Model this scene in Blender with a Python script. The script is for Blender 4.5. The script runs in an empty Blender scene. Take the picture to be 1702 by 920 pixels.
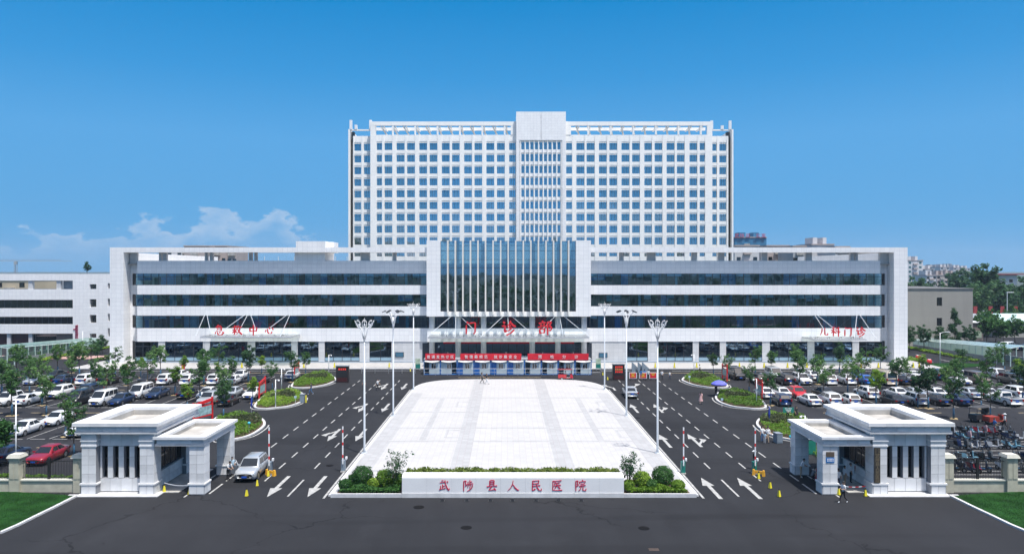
import bpy, bmesh, math, random
import numpy as np
from mathutils import Vector, Matrix

random.seed(7)
PI = math.pi
scene = bpy.context.scene
COL = scene.collection

# ---------------------------------------------------------------- camera, sky, sun, exposure
CAMH = 18.0
EXPO = 0.50
FPX = 1225.0
cam_d = bpy.data.cameras.new('camera')
cam = bpy.data.objects.new('camera', cam_d)
COL.objects.link(cam)
cam.location = (0, 0, CAMH)
cam.rotation_euler = (math.radians(90), 0, 0)
cam_d.sensor_width = 36.0
cam_d.lens = 36.0 * FPX / 1702.0
cam_d.shift_x = 11.0 / 1702.0
cam_d.shift_y = -10.0 / 1702.0
cam_d.clip_start = 0.5
cam_d.clip_end = 20000
scene.camera = cam

world = bpy.data.worlds.new('World')
scene.world = world
world.use_nodes = True
SUN_TO = Vector((3.0, -3.45, 12.6)).normalized()
SUN_EL = math.asin(SUN_TO.z)
SUN_AZ = math.atan2(SUN_TO.x, SUN_TO.y)


def setup_world():
    nt = world.node_tree
    nt.nodes.clear()
    N = nt.nodes.new
    L = nt.links.new
    out = N('ShaderNodeOutputWorld')
    bg = N('ShaderNodeBackground')
    bg.inputs['Strength'].default_value = 0.14
    sky = N('ShaderNodeTexSky')
    sky.sky_type = 'NISHITA'
    sky.sun_disc = False
    sky.sun_elevation = SUN_EL
    sky.sun_rotation = SUN_AZ
    sky.altitude = 100
    sky.air_density = 1.0
    sky.dust_density = 3.0
    sky.ozone_density = 1.0
    # the low sky of this day is a clear saturated blue down to the horizon: grade the Nishita sky by elevation, evenly all round
    tg = N('ShaderNodeTexCoord')
    sg = N('ShaderNodeSeparateXYZ')
    L(tg.outputs['Generated'], sg.inputs[0])
    cr = N('ShaderNodeValToRGB')
    K = 1.0 / (0.14 * 2 ** EXPO)
    els = cr.color_ramp.elements
    stops = [(0.0, (0.150, 0.420, 0.740)), (0.06, (0.105, 0.395, 0.755)), (0.17, (0.100, 0.392, 0.785)), (0.25, (0.040, 0.318, 0.720)), (0.34, (0.006, 0.255, 0.640)), (0.55, (0.020, 0.22, 0.58))]
    while len(els) < len(stops):
        els.new(0.5)
    for e, (p, c) in zip(els, stops):
        e.position = p
        e.color = tuple(x for x in c) + (1,)
    L(sg.outputs['Z'], cr.inputs[0])
    sc_ = N('ShaderNodeVectorMath'); sc_.operation = 'SCALE'
    sc_.inputs['Scale'].default_value = K
    L(cr.outputs[0], sc_.inputs[0])
    mr = N('ShaderNodeMapRange')
    mr.inputs['From Min'].default_value = 0.38
    mr.inputs['From Max'].default_value = 0.62
    L(sg.outputs['Z'], mr.inputs['Value'])
    gm = N('ShaderNodeMix'); gm.data_type = 'RGBA'
    L(mr.outputs[0], gm.inputs[0]); L(sc_.outputs[0], gm.inputs[6]); L(sky.outputs[0], gm.inputs[7])
    # low cumulus bank: noise over direction, all round the horizon
    tc = N('ShaderNodeTexCoord')
    sep = N('ShaderNodeSeparateXYZ')
    L(tc.outputs['Generated'], sep.inputs[0])
    mp = N('ShaderNodeMapping')
    mp.inputs['Location'].default_value = (0.42, 0.13, 0.0)
    mp.inputs['Scale'].default_value = (1.0, 1.0, 1.9)
    L(tc.outputs['Generated'], mp.inputs['Vector'])
    n1 = N('ShaderNodeTexNoise')
    n1.inputs['Scale'].default_value = 3.4
    n1.inputs['Detail'].default_value = 2.0
    L(mp.outputs[0], n1.inputs['Vector'])
    n2 = N('ShaderNodeTexNoise')
    n2.inputs['Scale'].default_value = 23.0
    n2.inputs['Detail'].default_value = 6.0
    n2.inputs['Roughness'].default_value = 0.56
    L(mp.outputs[0], n2.inputs['Vector'])

    def M(op, a, b=None, c=None, clamp=False):
        m = N('ShaderNodeMath')
        m.operation = op
        m.use_clamp = clamp
        for i, v in enumerate((a, b, c)):
            if v is None:
                continue
            if isinstance(v, (int, float)):
                m.inputs[i].default_value = v
            else:
                L(v, m.inputs[i])
        return m.outputs[0]
    # cloud-top height varies with the coarse noise, edge broken by fine noise
    az = M('ARCTAN2', sep.outputs['X'], sep.outputs['Y'])
    # the bank stands tallest to the left of the tower and trails off along the horizon
    e1 = M('ABSOLUTE', M('ADD', az, 0.305))
    w1 = M('SUBTRACT', 1.0, M('MULTIPLY', e1, 7.5), clamp=True)
    e2 = M('ABSOLUTE', M('ADD', az, 0.47))
    w2 = M('SUBTRACT', 1.0, M('MULTIPLY', e2, 3.4), clamp=True)
    base = M('ADD', M('MULTIPLY', w1, 0.075), M('MULTIPLY', w2, 0.072))
    d = M('MULTIPLY', M('SUBTRACT', n2.outputs['Fac'], 0.5), 0.17)
    d2 = M('MULTIPLY', M('SUBTRACT', n1.outputs['Fac'], 0.5), 0.05)
    top = M('ADD', M('ADD', base, d), M('ADD', d2, -0.010))
    diff = M('SUBTRACT', top, sep.outputs['Z'])
    cov = M('MULTIPLY', diff, 85.0, clamp=True)
    n3 = N('ShaderNodeTexNoise'); n3.inputs['Scale'].default_value = 30.0; n3.inputs['Detail'].default_value = 4.0
    L(mp.outputs[0], n3.inputs['Vector'])
    body = M('ADD', M('MULTIPLY', M('SUBTRACT', n3.outputs['Fac'], 0.5), 0.9), 0.62, clamp=True)
    edge = M('SUBTRACT', 1.0, M('MULTIPLY', diff, 17.0), clamp=True)
    low = M('MULTIPLY', M('SUBTRACT', sep.outputs['Z'], 0.004), 22.0, clamp=True)
    cov = M('MULTIPLY', M('MULTIPLY', M('MULTIPLY', cov, low), body), M('ADD', M('MULTIPLY', edge, 0.80), 0.14))
    mix = N('ShaderNodeMix')
    mix.data_type = 'RGBA'
    L(cov, mix.inputs[0])
    L(gm.outputs[2], mix.inputs[6])
    mix.inputs[7].default_value = (0.62 * K, 0.72 * K, 0.86 * K, 1)
    L(mix.outputs[2], bg.inputs['Color'])
    L(bg.outputs[0], out.inputs['Surface'])


setup_world()
sun_d = bpy.data.lights.new('sun', 'SUN')
sun_d.energy = 4.3
sun_d.angle = math.radians(0.53)
sun_d.color = (1.0, 0.965, 0.91)
sun = bpy.data.objects.new('sun', sun_d)
COL.objects.link(sun)
sun.location = (60, -60, 200)
sun.rotation_euler = (-SUN_TO).to_track_quat('-Z', 'Y').to_euler()

vs = scene.view_settings
vs.view_transform = 'Standard'
vs.look = 'None'
vs.exposure = EXPO
vs.gamma = 1.0
vs.use_curve_mapping = False
scene.cycles.max_bounces = 6
scene.cycles.diffuse_bounces = 3
scene.cycles.glossy_bounces = 3
scene.cycles.transparent_max_bounces = 10
scene.cycles.transmission_bounces = 3
scene.cycles.volume_bounces = 0
scene.cycles.use_denoising = True


# ---------------------------------------------------------------- helpers
def gp(px, py, z=0.0):
    """place on the ground seen at a photo pixel, in metres"""
    y = FPX * (CAMH - z) / (py - 450.0)
    return Vector(((px - 840.0) * y / FPX, y, z))


def wx(px, y):
    return (px - 840.0) * y / FPX


def wz(py, y):
    return CAMH - (py - 450.0) * y / FPX


class MB:
    """mesh builder: collects faces, links ONE mesh object"""

    def __init__(self):
        self.v = []
        self.f = []
        self.m = []

    def add(self, vs, fs, mi=0):
        o = len(self.v)
        self.v.extend([tuple(p) for p in vs])
        for f in fs:
            self.f.append(tuple(i + o for i in f))
            self.m.append(mi)
        return self

    def box(self, x0, x1, y0, y1, z0, z1, mi=0):
        if x0 > x1: x0, x1 = x1, x0
        if y0 > y1: y0, y1 = y1, y0
        vs = [(x0, y0, z0), (x1, y0, z0), (x1, y1, z0), (x0, y1, z0), (x0, y0, z1), (x1, y0, z1), (x1, y1, z1), (x0, y1, z1)]
        return self.add(vs, [(3, 2, 1, 0), (4, 5, 6, 7), (0, 1, 5, 4), (1, 2, 6, 5), (2, 3, 7, 6), (3, 0, 4, 7)], mi)

    def frustum(self, x0, x1, y0, y1, z0, X0, X1, Y0, Y1, z1, mi=0):
        vs = [(x0, y0, z0), (x1, y0, z0), (x1, y1, z0), (x0, y1, z0), (X0, Y0, z1), (X1, Y0, z1), (X1, Y1, z1), (X0, Y1, z1)]
        return self.add(vs, [(3, 2, 1, 0), (4, 5, 6, 7), (0, 1, 5, 4), (1, 2, 6, 5), (2, 3, 7, 6), (3, 0, 4, 7)], mi)

    def quad(self, a, b, c, d, mi=0):
        return self.add([a, b, c, d], [(0, 1, 2, 3)], mi)

    def cyl(self, x, y, z0, z1, r0, r1=None, n=12, mi=0):
        return self.tube([(x, y, z0), (x, y, z1)], [r0, r0 if r1 is None else r1], n, mi)

    def tube(self, pts, radii, n=8, mi=0, cap=True):
        pts = [Vector(p) for p in pts]
        if isinstance(radii, (int, float)):
            radii = [radii] * len(pts)
        o = len(self.v)
        up = None
        for i, p in enumerate(pts):
            if i == 0:
                t = pts[1] - pts[0]
            elif i == len(pts) - 1:
                t = pts[-1] - pts[-2]
            else:
                t = pts[i + 1] - pts[i - 1]
            t = t.normalized()
            if up is None:
                a = Vector((1, 0, 0)) if abs(t.x) < 0.9 else Vector((0, 1, 0))
                up = (a - t * a.dot(t)).normalized()
            else:
                up = (up - t * up.dot(t)).normalized()
            b = t.cross(up)
            for k in range(n):
                an = 2 * PI * k / n
                q = p + (up * math.cos(an) + b * math.sin(an)) * radii[i]
                self.v.append(tuple(q))
        for i in range(len(pts) - 1):
            for k in range(n):
                k2 = (k + 1) % n
                self.f.append((o + i * n + k, o + i * n + k2, o + (i + 1) * n + k2, o + (i + 1) * n + k))
                self.m.append(mi)
        if cap:
            self.f.append(tuple(o + k for k in reversed(range(n)))); self.m.append(mi)
            e = o + (len(pts) - 1) * n
            self.f.append(tuple(e + k for k in range(n))); self.m.append(mi)
        return self

    def prism(self, poly, z0, z1, mi=0, side=None):
        n = len(poly)
        ar = sum(poly[i][0] * poly[(i + 1) % n][1] - poly[(i + 1) % n][0] * poly[i][1] for i in range(n))
        if ar < 0:
            poly = list(reversed(poly))
        vs = [(p[0], p[1], z0) for p in poly] + [(p[0], p[1], z1) for p in poly]
        self.add(vs, [tuple(range(n, 2 * n))], mi)
        o = len(self.v) - 2 * n
        for i in range(n):
            j = (i + 1) % n
            self.f.append((o + i, o + j, o + n + j, o + n + i)); self.m.append(mi if side is None else side)
        return self

    def sheet(self, poly, z, mi=0):
        n = len(poly)
        ar = sum(poly[i][0] * poly[(i + 1) % n][1] - poly[(i + 1) % n][0] * poly[i][1] for i in range(n))
        if ar < 0:
            poly = list(reversed(poly))
        return self.add([(p[0], p[1], z) for p in poly], [tuple(range(n))], mi)

    def ball(self, c, r, n=10, m=6, mi=0, sx=1, sy=1, sz=1):
        vs = [(c[0], c[1], c[2] - r * sz)]
        for i in range(1, m):
            a = -PI / 2 + PI * i / m
            for k in range(n):
                b = 2 * PI * k / n
                vs.append((c[0] + r * sx * math.cos(a) * math.cos(b), c[1] + r * sy * math.cos(a) * math.sin(b), c[2] + r * sz * math.sin(a)))
        vs.append((c[0], c[1], c[2] + r * sz))
        fs = []
        for k in range(n):
            fs.append((0, 1 + (k + 1) % n, 1 + k))
        for i in range(m - 2):
            for k in range(n):
                a = 1 + i * n + k; b = 1 + i * n + (k + 1) % n
                fs.append((a, b, b + n, a + n))
        e = len(vs) - 1
        for k in range(n):
            fs.append((1 + (m - 2) * n + k, 1 + (m - 2) * n + (k + 1) % n, e))
        return self.add(vs, fs, mi)

    def mesh(self, name, mats, smooth=False, off=None):
        me = bpy.data.meshes.new(name)
        v = self.v
        if off is not None:
            v = [(p[0] - off[0], p[1] - off[1], p[2] - off[2]) for p in v]
        me.from_pydata(v, [], self.f)
        if not isinstance(mats, (list, tuple)):
            mats = [mats]
        for m in mats:
            me.materials.append(m)
        if len(mats) > 1:
            me.polygons.foreach_set('material_index', self.m)
        if smooth:
            me.polygons.foreach_set('use_smooth', [True] * len(self.f))
        me.update()
        return me

    def build(self, name, mats, parent=None, smooth=False, local=False):
        """vertices are world coordinates unless local"""
        off = None
        if parent is not None and not local:
            off = wloc(parent)
        me = self.mesh(name, mats, smooth, off)
        return link(name, me, parent)


def wloc(o):
    l = Vector(o.location)
    if o.parent is not None:
        l = l + wloc(o.parent)
    return l


def link(name, me, parent=None, loc=None, rz=0.0):
    o = bpy.data.objects.new(name, me)
    COL.objects.link(o)
    if parent is not None:
        o.parent = parent
    if loc is not None:
        o.location = loc
    if rz:
        o.rotation_euler = (0, 0, rz)
    return o


def tag(o, label=None, cat=None, group=None, kind=None):
    if label: o['label'] = label
    if cat: o['category'] = cat
    if group: o['group'] = group
    if kind: o['kind'] = kind
    return o


def thing(name, label, cat, loc=(0, 0, 0), rz=0.0, group=None):
    o = bpy.data.objects.new(name, None)
    COL.objects.link(o)
    o.empty_display_size = 0.3
    o.location = loc
    o.rotation_euler = (0, 0, rz)
    return tag(o, label, cat, group)


def struct(name, mb, mat, parent=None, smooth=False):
    o = mb.build(name, mat, parent, smooth)
    if parent is None:
        o['kind'] = 'structure'
    return o


def dup(root, loc, rz, label, group=None, sc=None):
    r = root.copy(); COL.objects.link(r)
    r.location = loc; r.rotation_euler = (0, 0, rz)
    if sc: r.scale = (sc, sc, sc)
    r['label'] = label
    if group: r['group'] = group
    for ch in root.children:
        c = ch.copy(); COL.objects.link(c); c.parent = r
        for g in ch.children:
            d = g.copy(); COL.objects.link(d); d.parent = c
    return r


def setmat(o, mat, slot=0):
    s = o.material_slots[slot]
    s.link = 'OBJECT'
    s.material = mat


ORD = ['zeroth', 'first', 'second', 'third', 'fourth', 'fifth', 'sixth', 'seventh', 'eighth', 'ninth', 'tenth', 'eleventh', 'twelfth',
       'thirteenth', 'fourteenth', 'fifteenth', 'sixteenth', 'seventeenth', 'eighteenth', 'nineteenth', 'twentieth']


def nth(i):
    if i <= 20:
        return ORD[i]
    t = {2: 'twenty', 3: 'thirty', 4: 'forty'}[i // 10]
    return t + '-' + ORD[i % 10] if i % 10 else t[:-1] + 'ieth'


# ---------------------------------------------------------------- materials
MATS = {}


def nodes(name):
    m = bpy.data.materials.new(name)
    m.use_nodes = True
    nt = m.node_tree
    b = nt.nodes['Principled BSDF']
    MATS[name] = m
    return m, nt, b


def mth(nt, op, a, b=None, clamp=False):
    m = nt.nodes.new('ShaderNodeMath')
    m.operation = op
    m.use_clamp = clamp
    for i, v in enumerate((a, b)):
        if v is None: continue
        if isinstance(v, (int, float)):
            m.inputs[i].default_value = v
        else:
            nt.links.new(v, m.inputs[i])
    return m.outputs[0]


def mixc(nt, fac, a, b):
    m = nt.nodes.new('ShaderNodeMix')
    m.data_type = 'RGBA'
    for i, v in ((0, fac), (6, a), (7, b)):
        if isinstance(v, (int, float)):
            m.inputs[i].default_value = v
        elif isinstance(v, tuple):
            m.inputs[i].default_value = v if len(v) == 4 else v + (1,)
        else:
            nt.links.new(v, m.inputs[i])
    return m.outputs[2]


def noise(nt, vec, scale, detail=3.0, rough=0.55):
    n = nt.nodes.new('ShaderNodeTexNoise')
    n.inputs['Scale'].default_value = scale
    n.inputs['Detail'].default_value = detail
    n.inputs['Roughness'].default_value = rough
    nt.links.new(vec, n.inputs['Vector'])
    return n.outputs['Fac']


def ramp(nt, fac, a, b):
    r = nt.nodes.new('ShaderNodeMapRange')
    r.inputs['From Min'].default_value = a
    r.inputs['From Max'].default_value = b
    nt.links.new(fac, r.inputs['Value'])
    return r.outputs[0]


def bumpn(nt, b, h, strength=0.2, dist=0.02):
    n = nt.nodes.new('ShaderNodeBump')
    n.inputs['Strength'].default_value = strength
    n.inputs['Distance'].default_value = dist
    nt.links.new(h, n.inputs['Height'])
    nt.links.new(n.outputs[0], b.inputs['Normal'])


def mat(name, col, rough=0.6, metal=0.0, var=0.12, scale=1.5, coat=0.0, emit=None, spec=0.5):
    """plain procedural material: base colour broken by two scales of noise"""
    if name in MATS: return MATS[name]
    m, nt, b = nodes(name)
    b.inputs['Roughness'].default_value = rough
    b.inputs['Metallic'].default_value = metal
    b.inputs['Coat Weight'].default_value = coat
    b.inputs['Coat Roughness'].default_value = 0.05
    b.inputs['Specular IOR Level'].default_value = spec
    tc = nt.nodes.new('ShaderNodeTexCoord')
    f = noise(nt, tc.outputs['Object'], scale, 4.0)
    f = ramp(nt, f, 0.3, 0.7)
    d = tuple(c * (1 - var) for c in col)
    u = tuple(min(1, c * (1 + var * 0.5)) for c in col)
    c = mixc(nt, f, d, u)
    nt.links.new(c, b.inputs['Base Color'])
    if emit:
        b.inputs['Emission Color'].default_value = tuple(emit[:3]) + (1,)
        b.inputs['Emission Strength'].default_value = emit[3]
    return m


def clad(name, col, joint, pw, ph, jw=0.03, rough=0.45, var=0.06, zo=0.0, uo=0.0, stain=0.13):
    """stone / aluminium cladding: fine panel joints below the size that is modelled, panel tone, streaks"""
    m, nt, b = nodes(name)
    b.inputs['Roughness'].default_value = rough
    g = nt.nodes.new('ShaderNodeNewGeometry')
    s = nt.nodes.new('ShaderNodeSeparateXYZ')
    nt.links.new(g.outputs['Position'], s.inputs[0])
    u = mth(nt, 'ADD', mth(nt, 'ADD', s.outputs['X'], s.outputs['Y']), uo + 1000 * pw)
    v = mth(nt, 'ADD', s.outputs['Z'], zo + 10 * ph)
    us = mth(nt, 'DIVIDE', u, pw); vsx = mth(nt, 'DIVIDE', v, ph)
    fu = mth(nt, 'FRACT', us); fv = mth(nt, 'FRACT', vsx)
    ju = mth(nt, 'LESS_THAN', fu, jw / pw); jv = mth(nt, 'LESS_THAN', fv, jw / ph)
    j = mth(nt, 'MAXIMUM', ju, jv)
    cx = nt.nodes.new('ShaderNodeCombineXYZ')
    nt.links.new(mth(nt, 'FLOOR', us), cx.inputs[0]); nt.links.new(mth(nt, 'FLOOR', vsx), cx.inputs[1])
    wn = nt.nodes.new('ShaderNodeTexWhiteNoise')
    nt.links.new(cx.outputs[0], wn.inputs['Vector'])
    mp = nt.nodes.new('ShaderNodeMapping')
    mp.inputs['Scale'].default_value = (0.9, 0.9, 0.12)
    nt.links.new(g.outputs['Position'], mp.inputs['Vector'])
    st = ramp(nt, noise(nt, mp.outputs[0], 0.8, 5.0), 0.42, 0.75)
    lo = tuple(c * (1 - var) for c in col)
    c = mixc(nt, wn.outputs['Value'], lo, col)
    c = mixc(nt, mth(nt, 'MULTIPLY', st, stain), c, tuple(x * 0.55 for x in col))
    c = mixc(nt, j, c, joint)
    nt.links.new(c, b.inputs['Base Color'])
    return m


def glass(name, tint, refl_ior=2.0, rough=0.01, gcol=(1, 1, 1)):
    m, nt, b = nodes(name)
    nt.nodes.remove(b)
    out = nt.nodes['Material Output']
    t = nt.nodes.new('ShaderNodeBsdfTransparent')
    t.inputs[0].default_value = tint + (1,)
    gl = nt.nodes.new('ShaderNodeBsdfGlossy')
    gl.inputs['Color'].default_value = gcol + (1,)
    gl.inputs['Roughness'].default_value = rough
    tc = nt.nodes.new('ShaderNodeTexCoord')
    oi = nt.nodes.new('ShaderNodeObjectInfo')
    va = nt.nodes.new('ShaderNodeVectorMath'); va.operation = 'ADD'
    nt.links.new(tc.outputs['Object'], va.inputs[0]); nt.links.new(oi.outputs['Location'], va.inputs[1])
    n = noise(nt, va.outputs[0], 0.55, 2.0)
    bp = nt.nodes.new('ShaderNodeBump')
    bp.inputs['Strength'].default_value = 0.05
    bp.inputs['Distance'].default_value = 0.05
    nt.links.new(n, bp.inputs['Height'])
    nt.links.new(bp.outputs[0], gl.inputs['Normal'])
    fr = nt.nodes.new('ShaderNodeFresnel')
    fr.inputs['IOR'].default_value = refl_ior
    mx = nt.nodes.new('ShaderNodeMixShader')
    nt.links.new(fr.outputs[0], mx.inputs[0])
    nt.links.new(t.outputs[0], mx.inputs[1])
    nt.links.new(gl.outputs[0], mx.inputs[2])
    nt.links.new(mx.outputs[0], out.inputs['Surface'])
    return m


def asphalt(name, col, speck=0.35):
    m, nt, b = nodes(name)
    g = nt.nodes.new('ShaderNodeNewGeometry')
    P = g.outputs['Position']
    big = ramp(nt, noise(nt, P, 0.045, 4.0, 0.6), 0.32, 0.68)
    mp = nt.nodes.new('ShaderNodeMapping'); mp.inputs['Scale'].default_value = (0.35, 0.04, 1)
    nt.links.new(P, mp.inputs['Vector'])
    trk = ramp(nt, noise(nt, mp.outputs[0], 1.3, 3.0), 0.4, 0.7)
    fine = noise(nt, P, 26.0, 2.0, 0.7)
    a = tuple(c * 0.78 for c in col); d = tuple(c * 1.22 for c in col)
    c = mixc(nt, big, a, d)
    c = mixc(nt, mth(nt, 'MULTIPLY', trk, 0.35), c, tuple(x * 1.5 for x in col))
    c = mixc(nt, mth(nt, 'MULTIPLY', ramp(nt, fine, 0.35, 0.8), speck), c, tuple(x * 2.2 for x in col))
    vor = nt.nodes.new('ShaderNodeTexVoronoi'); vor.inputs['Scale'].default_value = 0.16
    nt.links.new(P, vor.inputs['Vector'])
    spot = mth(nt, 'LESS_THAN', vor.outputs['Distance'], 0.045)
    sn = ramp(nt, noise(nt, P, 3.0, 3.0), 0.45, 0.6)
    c = mixc(nt, mth(nt, 'MULTIPLY', mth(nt, 'MULTIPLY', spot, sn), 0.6), c, tuple(x * 0.45 for x in col))
    # thin wandering cracks and filled joints
    ve = nt.nodes.new('ShaderNodeTexVoronoi'); ve.feature = 'DISTANCE_TO_EDGE'; ve.inputs['Scale'].default_value = 0.085
    wob = nt.nodes.new('ShaderNodeTexNoise'); wob.inputs['Scale'].default_value = 0.6; wob.inputs['Detail'].default_value = 4.0
    nt.links.new(P, wob.inputs['Vector'])
    va = nt.nodes.new('ShaderNodeVectorMath'); va.operation = 'SCALE'; va.inputs['Scale'].default_value = 2.2
    nt.links.new(wob.outputs['Color'], va.inputs[0])
    vb = nt.nodes.new('ShaderNodeVectorMath'); vb.operation = 'ADD'
    nt.links.new(P, vb.inputs[0]); nt.links.new(va.outputs[0], vb.inputs[1])
    nt.links.new(vb.outputs[0], ve.inputs['Vector'])
    crk = mth(nt, 'LESS_THAN', ve.outputs['Distance'], 0.0045)
    msk = ramp(nt, noise(nt, P, 0.05, 2.0), 0.48, 0.56)
    c = mixc(nt, mth(nt, 'MULTIPLY', mth(nt, 'MULTIPLY', crk, msk), 0.7), c, tuple(x * 0.4 for x in col))
    # dusty pale patches and darker resurfaced strips
    dust = ramp(nt, noise(nt, P, 0.16, 6.0, 0.7), 0.52, 0.78)
    c = mixc(nt, mth(nt, 'MULTIPLY', dust, 0.4), c, tuple(x * 2.0 for x in col))
    mq = nt.nodes.new('ShaderNodeMapping'); mq.inputs['Scale'].default_value = (0.012, 0.20, 1)
    nt.links.new(P, mq.inputs['Vector'])
    strip = ramp(nt, noise(nt, mq.outputs[0], 1.0, 2.0), 0.55, 0.6)
    c = mixc(nt, mth(nt, 'MULTIPLY', strip, 0.30), c, tuple(x * 0.6 for x in col))
    nt.links.new(c, b.inputs['Base Color'])
    b.inputs['Roughness'].default_value = 0.85
    b.inputs['Specular IOR Level'].default_value = 0.12
    bumpn(nt, b, fine, 0.4, 0.01)
    return m


def paving(name, col, joint, pw, ph, jw, var=0.1, rough=0.6):
    m, nt, b = nodes(name)
    g = nt.nodes.new('ShaderNodeNewGeometry')
    s = nt.nodes.new('ShaderNodeSeparateXYZ')
    nt.links.new(g.outputs['Position'], s.inputs[0])
    us = mth(nt, 'DIVIDE', mth(nt, 'ADD', s.outputs['X'], 1000), pw)
    vsx = mth(nt, 'DIVIDE', mth(nt, 'ADD', s.outputs['Y'], 1000), ph)
    j = mth(nt, 'MAXIMUM', mth(nt, 'LESS_THAN', mth(nt, 'FRACT', us), jw / pw), mth(nt, 'LESS_THAN', mth(nt, 'FRACT', vsx), jw / ph))
    cx = nt.nodes.new('ShaderNodeCombineXYZ')
    nt.links.new(mth(nt, 'FLOOR', us), cx.inputs[0]); nt.links.new(mth(nt, 'FLOOR', vsx), cx.inputs[1])
    wn = nt.nodes.new('ShaderNodeTexWhiteNoise')
    nt.links.new(cx.outputs[0], wn.inputs['Vector'])
    big = ramp(nt, noise(nt, g.outputs['Position'], 0.22, 5.0, 0.65), 0.35, 0.7)
    c = mixc(nt, wn.outputs['Value'], tuple(x * (1 - var) for x in col), col)
    c = mixc(nt, mth(nt, 'MULTIPLY', big, 0.28), c, tuple(x * 0.72 for x in col))
    st = ramp(nt, noise(nt, g.outputs['Position'], 0.9, 6.0, 0.75), 0.60, 0.80)
    c = mixc(nt, mth(nt, 'MULTIPLY', st, 0.25), c, tuple(x * 0.55 for x in col))
    c = mixc(nt, j, c, joint)
    nt.links.new(c, b.inputs['Base Color'])
    b.inputs['Roughness'].default_value = rough
    return m


def leafmat(name, c0, c1, c2, scale=1.2):
    m, nt, b = nodes(name)
    tc = nt.nodes.new('ShaderNodeTexCoord')
    oi = nt.nodes.new('ShaderNodeObjectInfo')
    f = ramp(nt, noise(nt, tc.outputs['Object'], scale, 3.0), 0.35, 0.68)
    c = mixc(nt, f, c0, c1)
    f2 = ramp(nt, noise(nt, tc.outputs['Object'], scale * 7, 1.0), 0.5, 0.75)
    c = mixc(nt, mth(nt, 'MULTIPLY', f2, 0.6), c, c2)
    hs = nt.nodes.new('ShaderNodeHueSaturation')
    hs.inputs['Hue'].default_value = 0.5
    v = mth(nt, 'ADD', mth(nt, 'MULTIPLY', oi.outputs['Random'], 0.55), 0.72)
    nt.links.new(v, hs.inputs['Value'])
    hh = mth(nt, 'ADD', mth(nt, 'MULTIPLY', oi.outputs['Random'], -0.03), 0.515)
    nt.links.new(hh, hs.inputs['Hue'])
    nt.links.new(c, hs.inputs['Color'])
    nt.links.new(hs.outputs[0], b.inputs['Base Color'])
    b.inputs['Roughness'].default_value = 0.55
    b.inputs['Specular IOR Level'].default_value = 0.2
    tr = nt.nodes.new('ShaderNodeBsdfTranslucent')
    nt.links.new(hs.outputs[0], tr.inputs[0])
    mx = nt.nodes.new('ShaderNodeMixShader')
    mx.inputs[0].default_value = 0.38
    nt.links.new(b.outputs[0], mx.inputs[1]); nt.links.new(tr.outputs[0], mx.inputs[2])
    nt.links.new(mx.outputs[0], nt.nodes['Material Output'].inputs['Surface'])
    return m


M_ASPH = asphalt('asphalt', (0.0188, 0.0196, 0.0226))
M_ASPH2 = asphalt('car_park_asphalt', (0.0215, 0.0220, 0.0255))
M_PLAZA = paving('white_granite_paving', (0.45, 0.448, 0.446), (0.36, 0.315, 0.315), 0.6, 0.6, 0.03, 0.08)
M_PLAZAG = paving('grey_granite_paving', (0.39, 0.394, 0.40), (0.32, 0.28, 0.29), 0.6, 0.6, 0.03, 0.15)
M_PAVE = paving('light_pavement', (0.42, 0.41, 0.40), (0.3, 0.29, 0.28), 0.8, 0.8, 0.04, 0.12)
M_REDPAVE = paving('red_brick_pavement', (0.28, 0.10, 0.08), (0.2, 0.12, 0.1), 0.3, 0.15, 0.02, 0.3)
M_PINKPAVE = paving('pink_pavement', (0.48, 0.30, 0.26), (0.4, 0.26, 0.22), 0.6, 0.6, 0.03, 0.15)
M_PAINT = mat('road_paint', (0.38, 0.38, 0.37), 0.7, var=0.45, scale=2.5)
M_YPAINT = mat('yellow_road_paint', (0.62, 0.50, 0.30), 0.7, var=0.3, scale=2.0)
M_KERB = mat('granite_kerb', (0.55, 0.55, 0.56), 0.6, var=0.15, scale=2)
M_SOIL = mat('soil', (0.10, 0.065, 0.04), 0.95, var=0.4, scale=4)
M_GRASS = mat('lawn_turf', (0.014, 0.052, 0.012), 0.9, var=0.5, scale=0.7, spec=0.05)
M_FIELD = mat('far_fields', (0.045, 0.062, 0.045), 0.95, var=0.5, scale=0.02)
M_CLAD = clad('white_panel_cladding', (0.86, 0.855, 0.85), (0.60, 0.61, 0.64), 0.95, 0.82, 0.035, zo=0.3)
M_TOWERW = clad('tower_white_paint', (0.88, 0.87, 0.84), (0.66, 0.66, 0.66), 3.6, 3.68, 0.03, 0.6, 0.04, stain=0.10)
M_STONE = clad('grey_white_stone', (0.60, 0.605, 0.61), (0.40, 0.42, 0.45), 0.9, 0.7, 0.03, 0.5, 0.1, stain=0.15)
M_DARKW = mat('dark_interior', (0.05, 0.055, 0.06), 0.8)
M_INT = mat('interior_wall', (0.22, 0.23, 0.24), 0.8, var=0.3, scale=0.4)
M_INTF = mat('interior_floor_slab', (0.42, 0.44, 0.45), 0.7, var=0.2, scale=0.3)
M_FRAME = mat('dark_window_frame', (0.035, 0.045, 0.06), 0.4, 0.3)
M_GLASS = glass('band_glass', (0.72, 0.92, 0.98), 2.05, gcol=(0.7, 0.88, 1.0))
M_GLASSB = glass('curtain_wall_glass', (0.42, 0.60, 0.68), 3.2, gcol=(0.75, 0.9, 1.0))
M_GLASST = glass('tower_glass', (0.45, 0.72, 0.85), 6.8, gcol=(0.8, 0.93, 1.0))
M_GLASSG = glass('ground_floor_glass', (0.48, 0.70, 0.88), 2.3, gcol=(0.7, 0.88, 1.0))
M_GLASSD = glass('dark_gate_glass', (0.20, 0.24, 0.26), 1.8)
M_CANOPYG = glass('canopy_glass', (0.70, 0.76, 0.76), 1.7)
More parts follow.
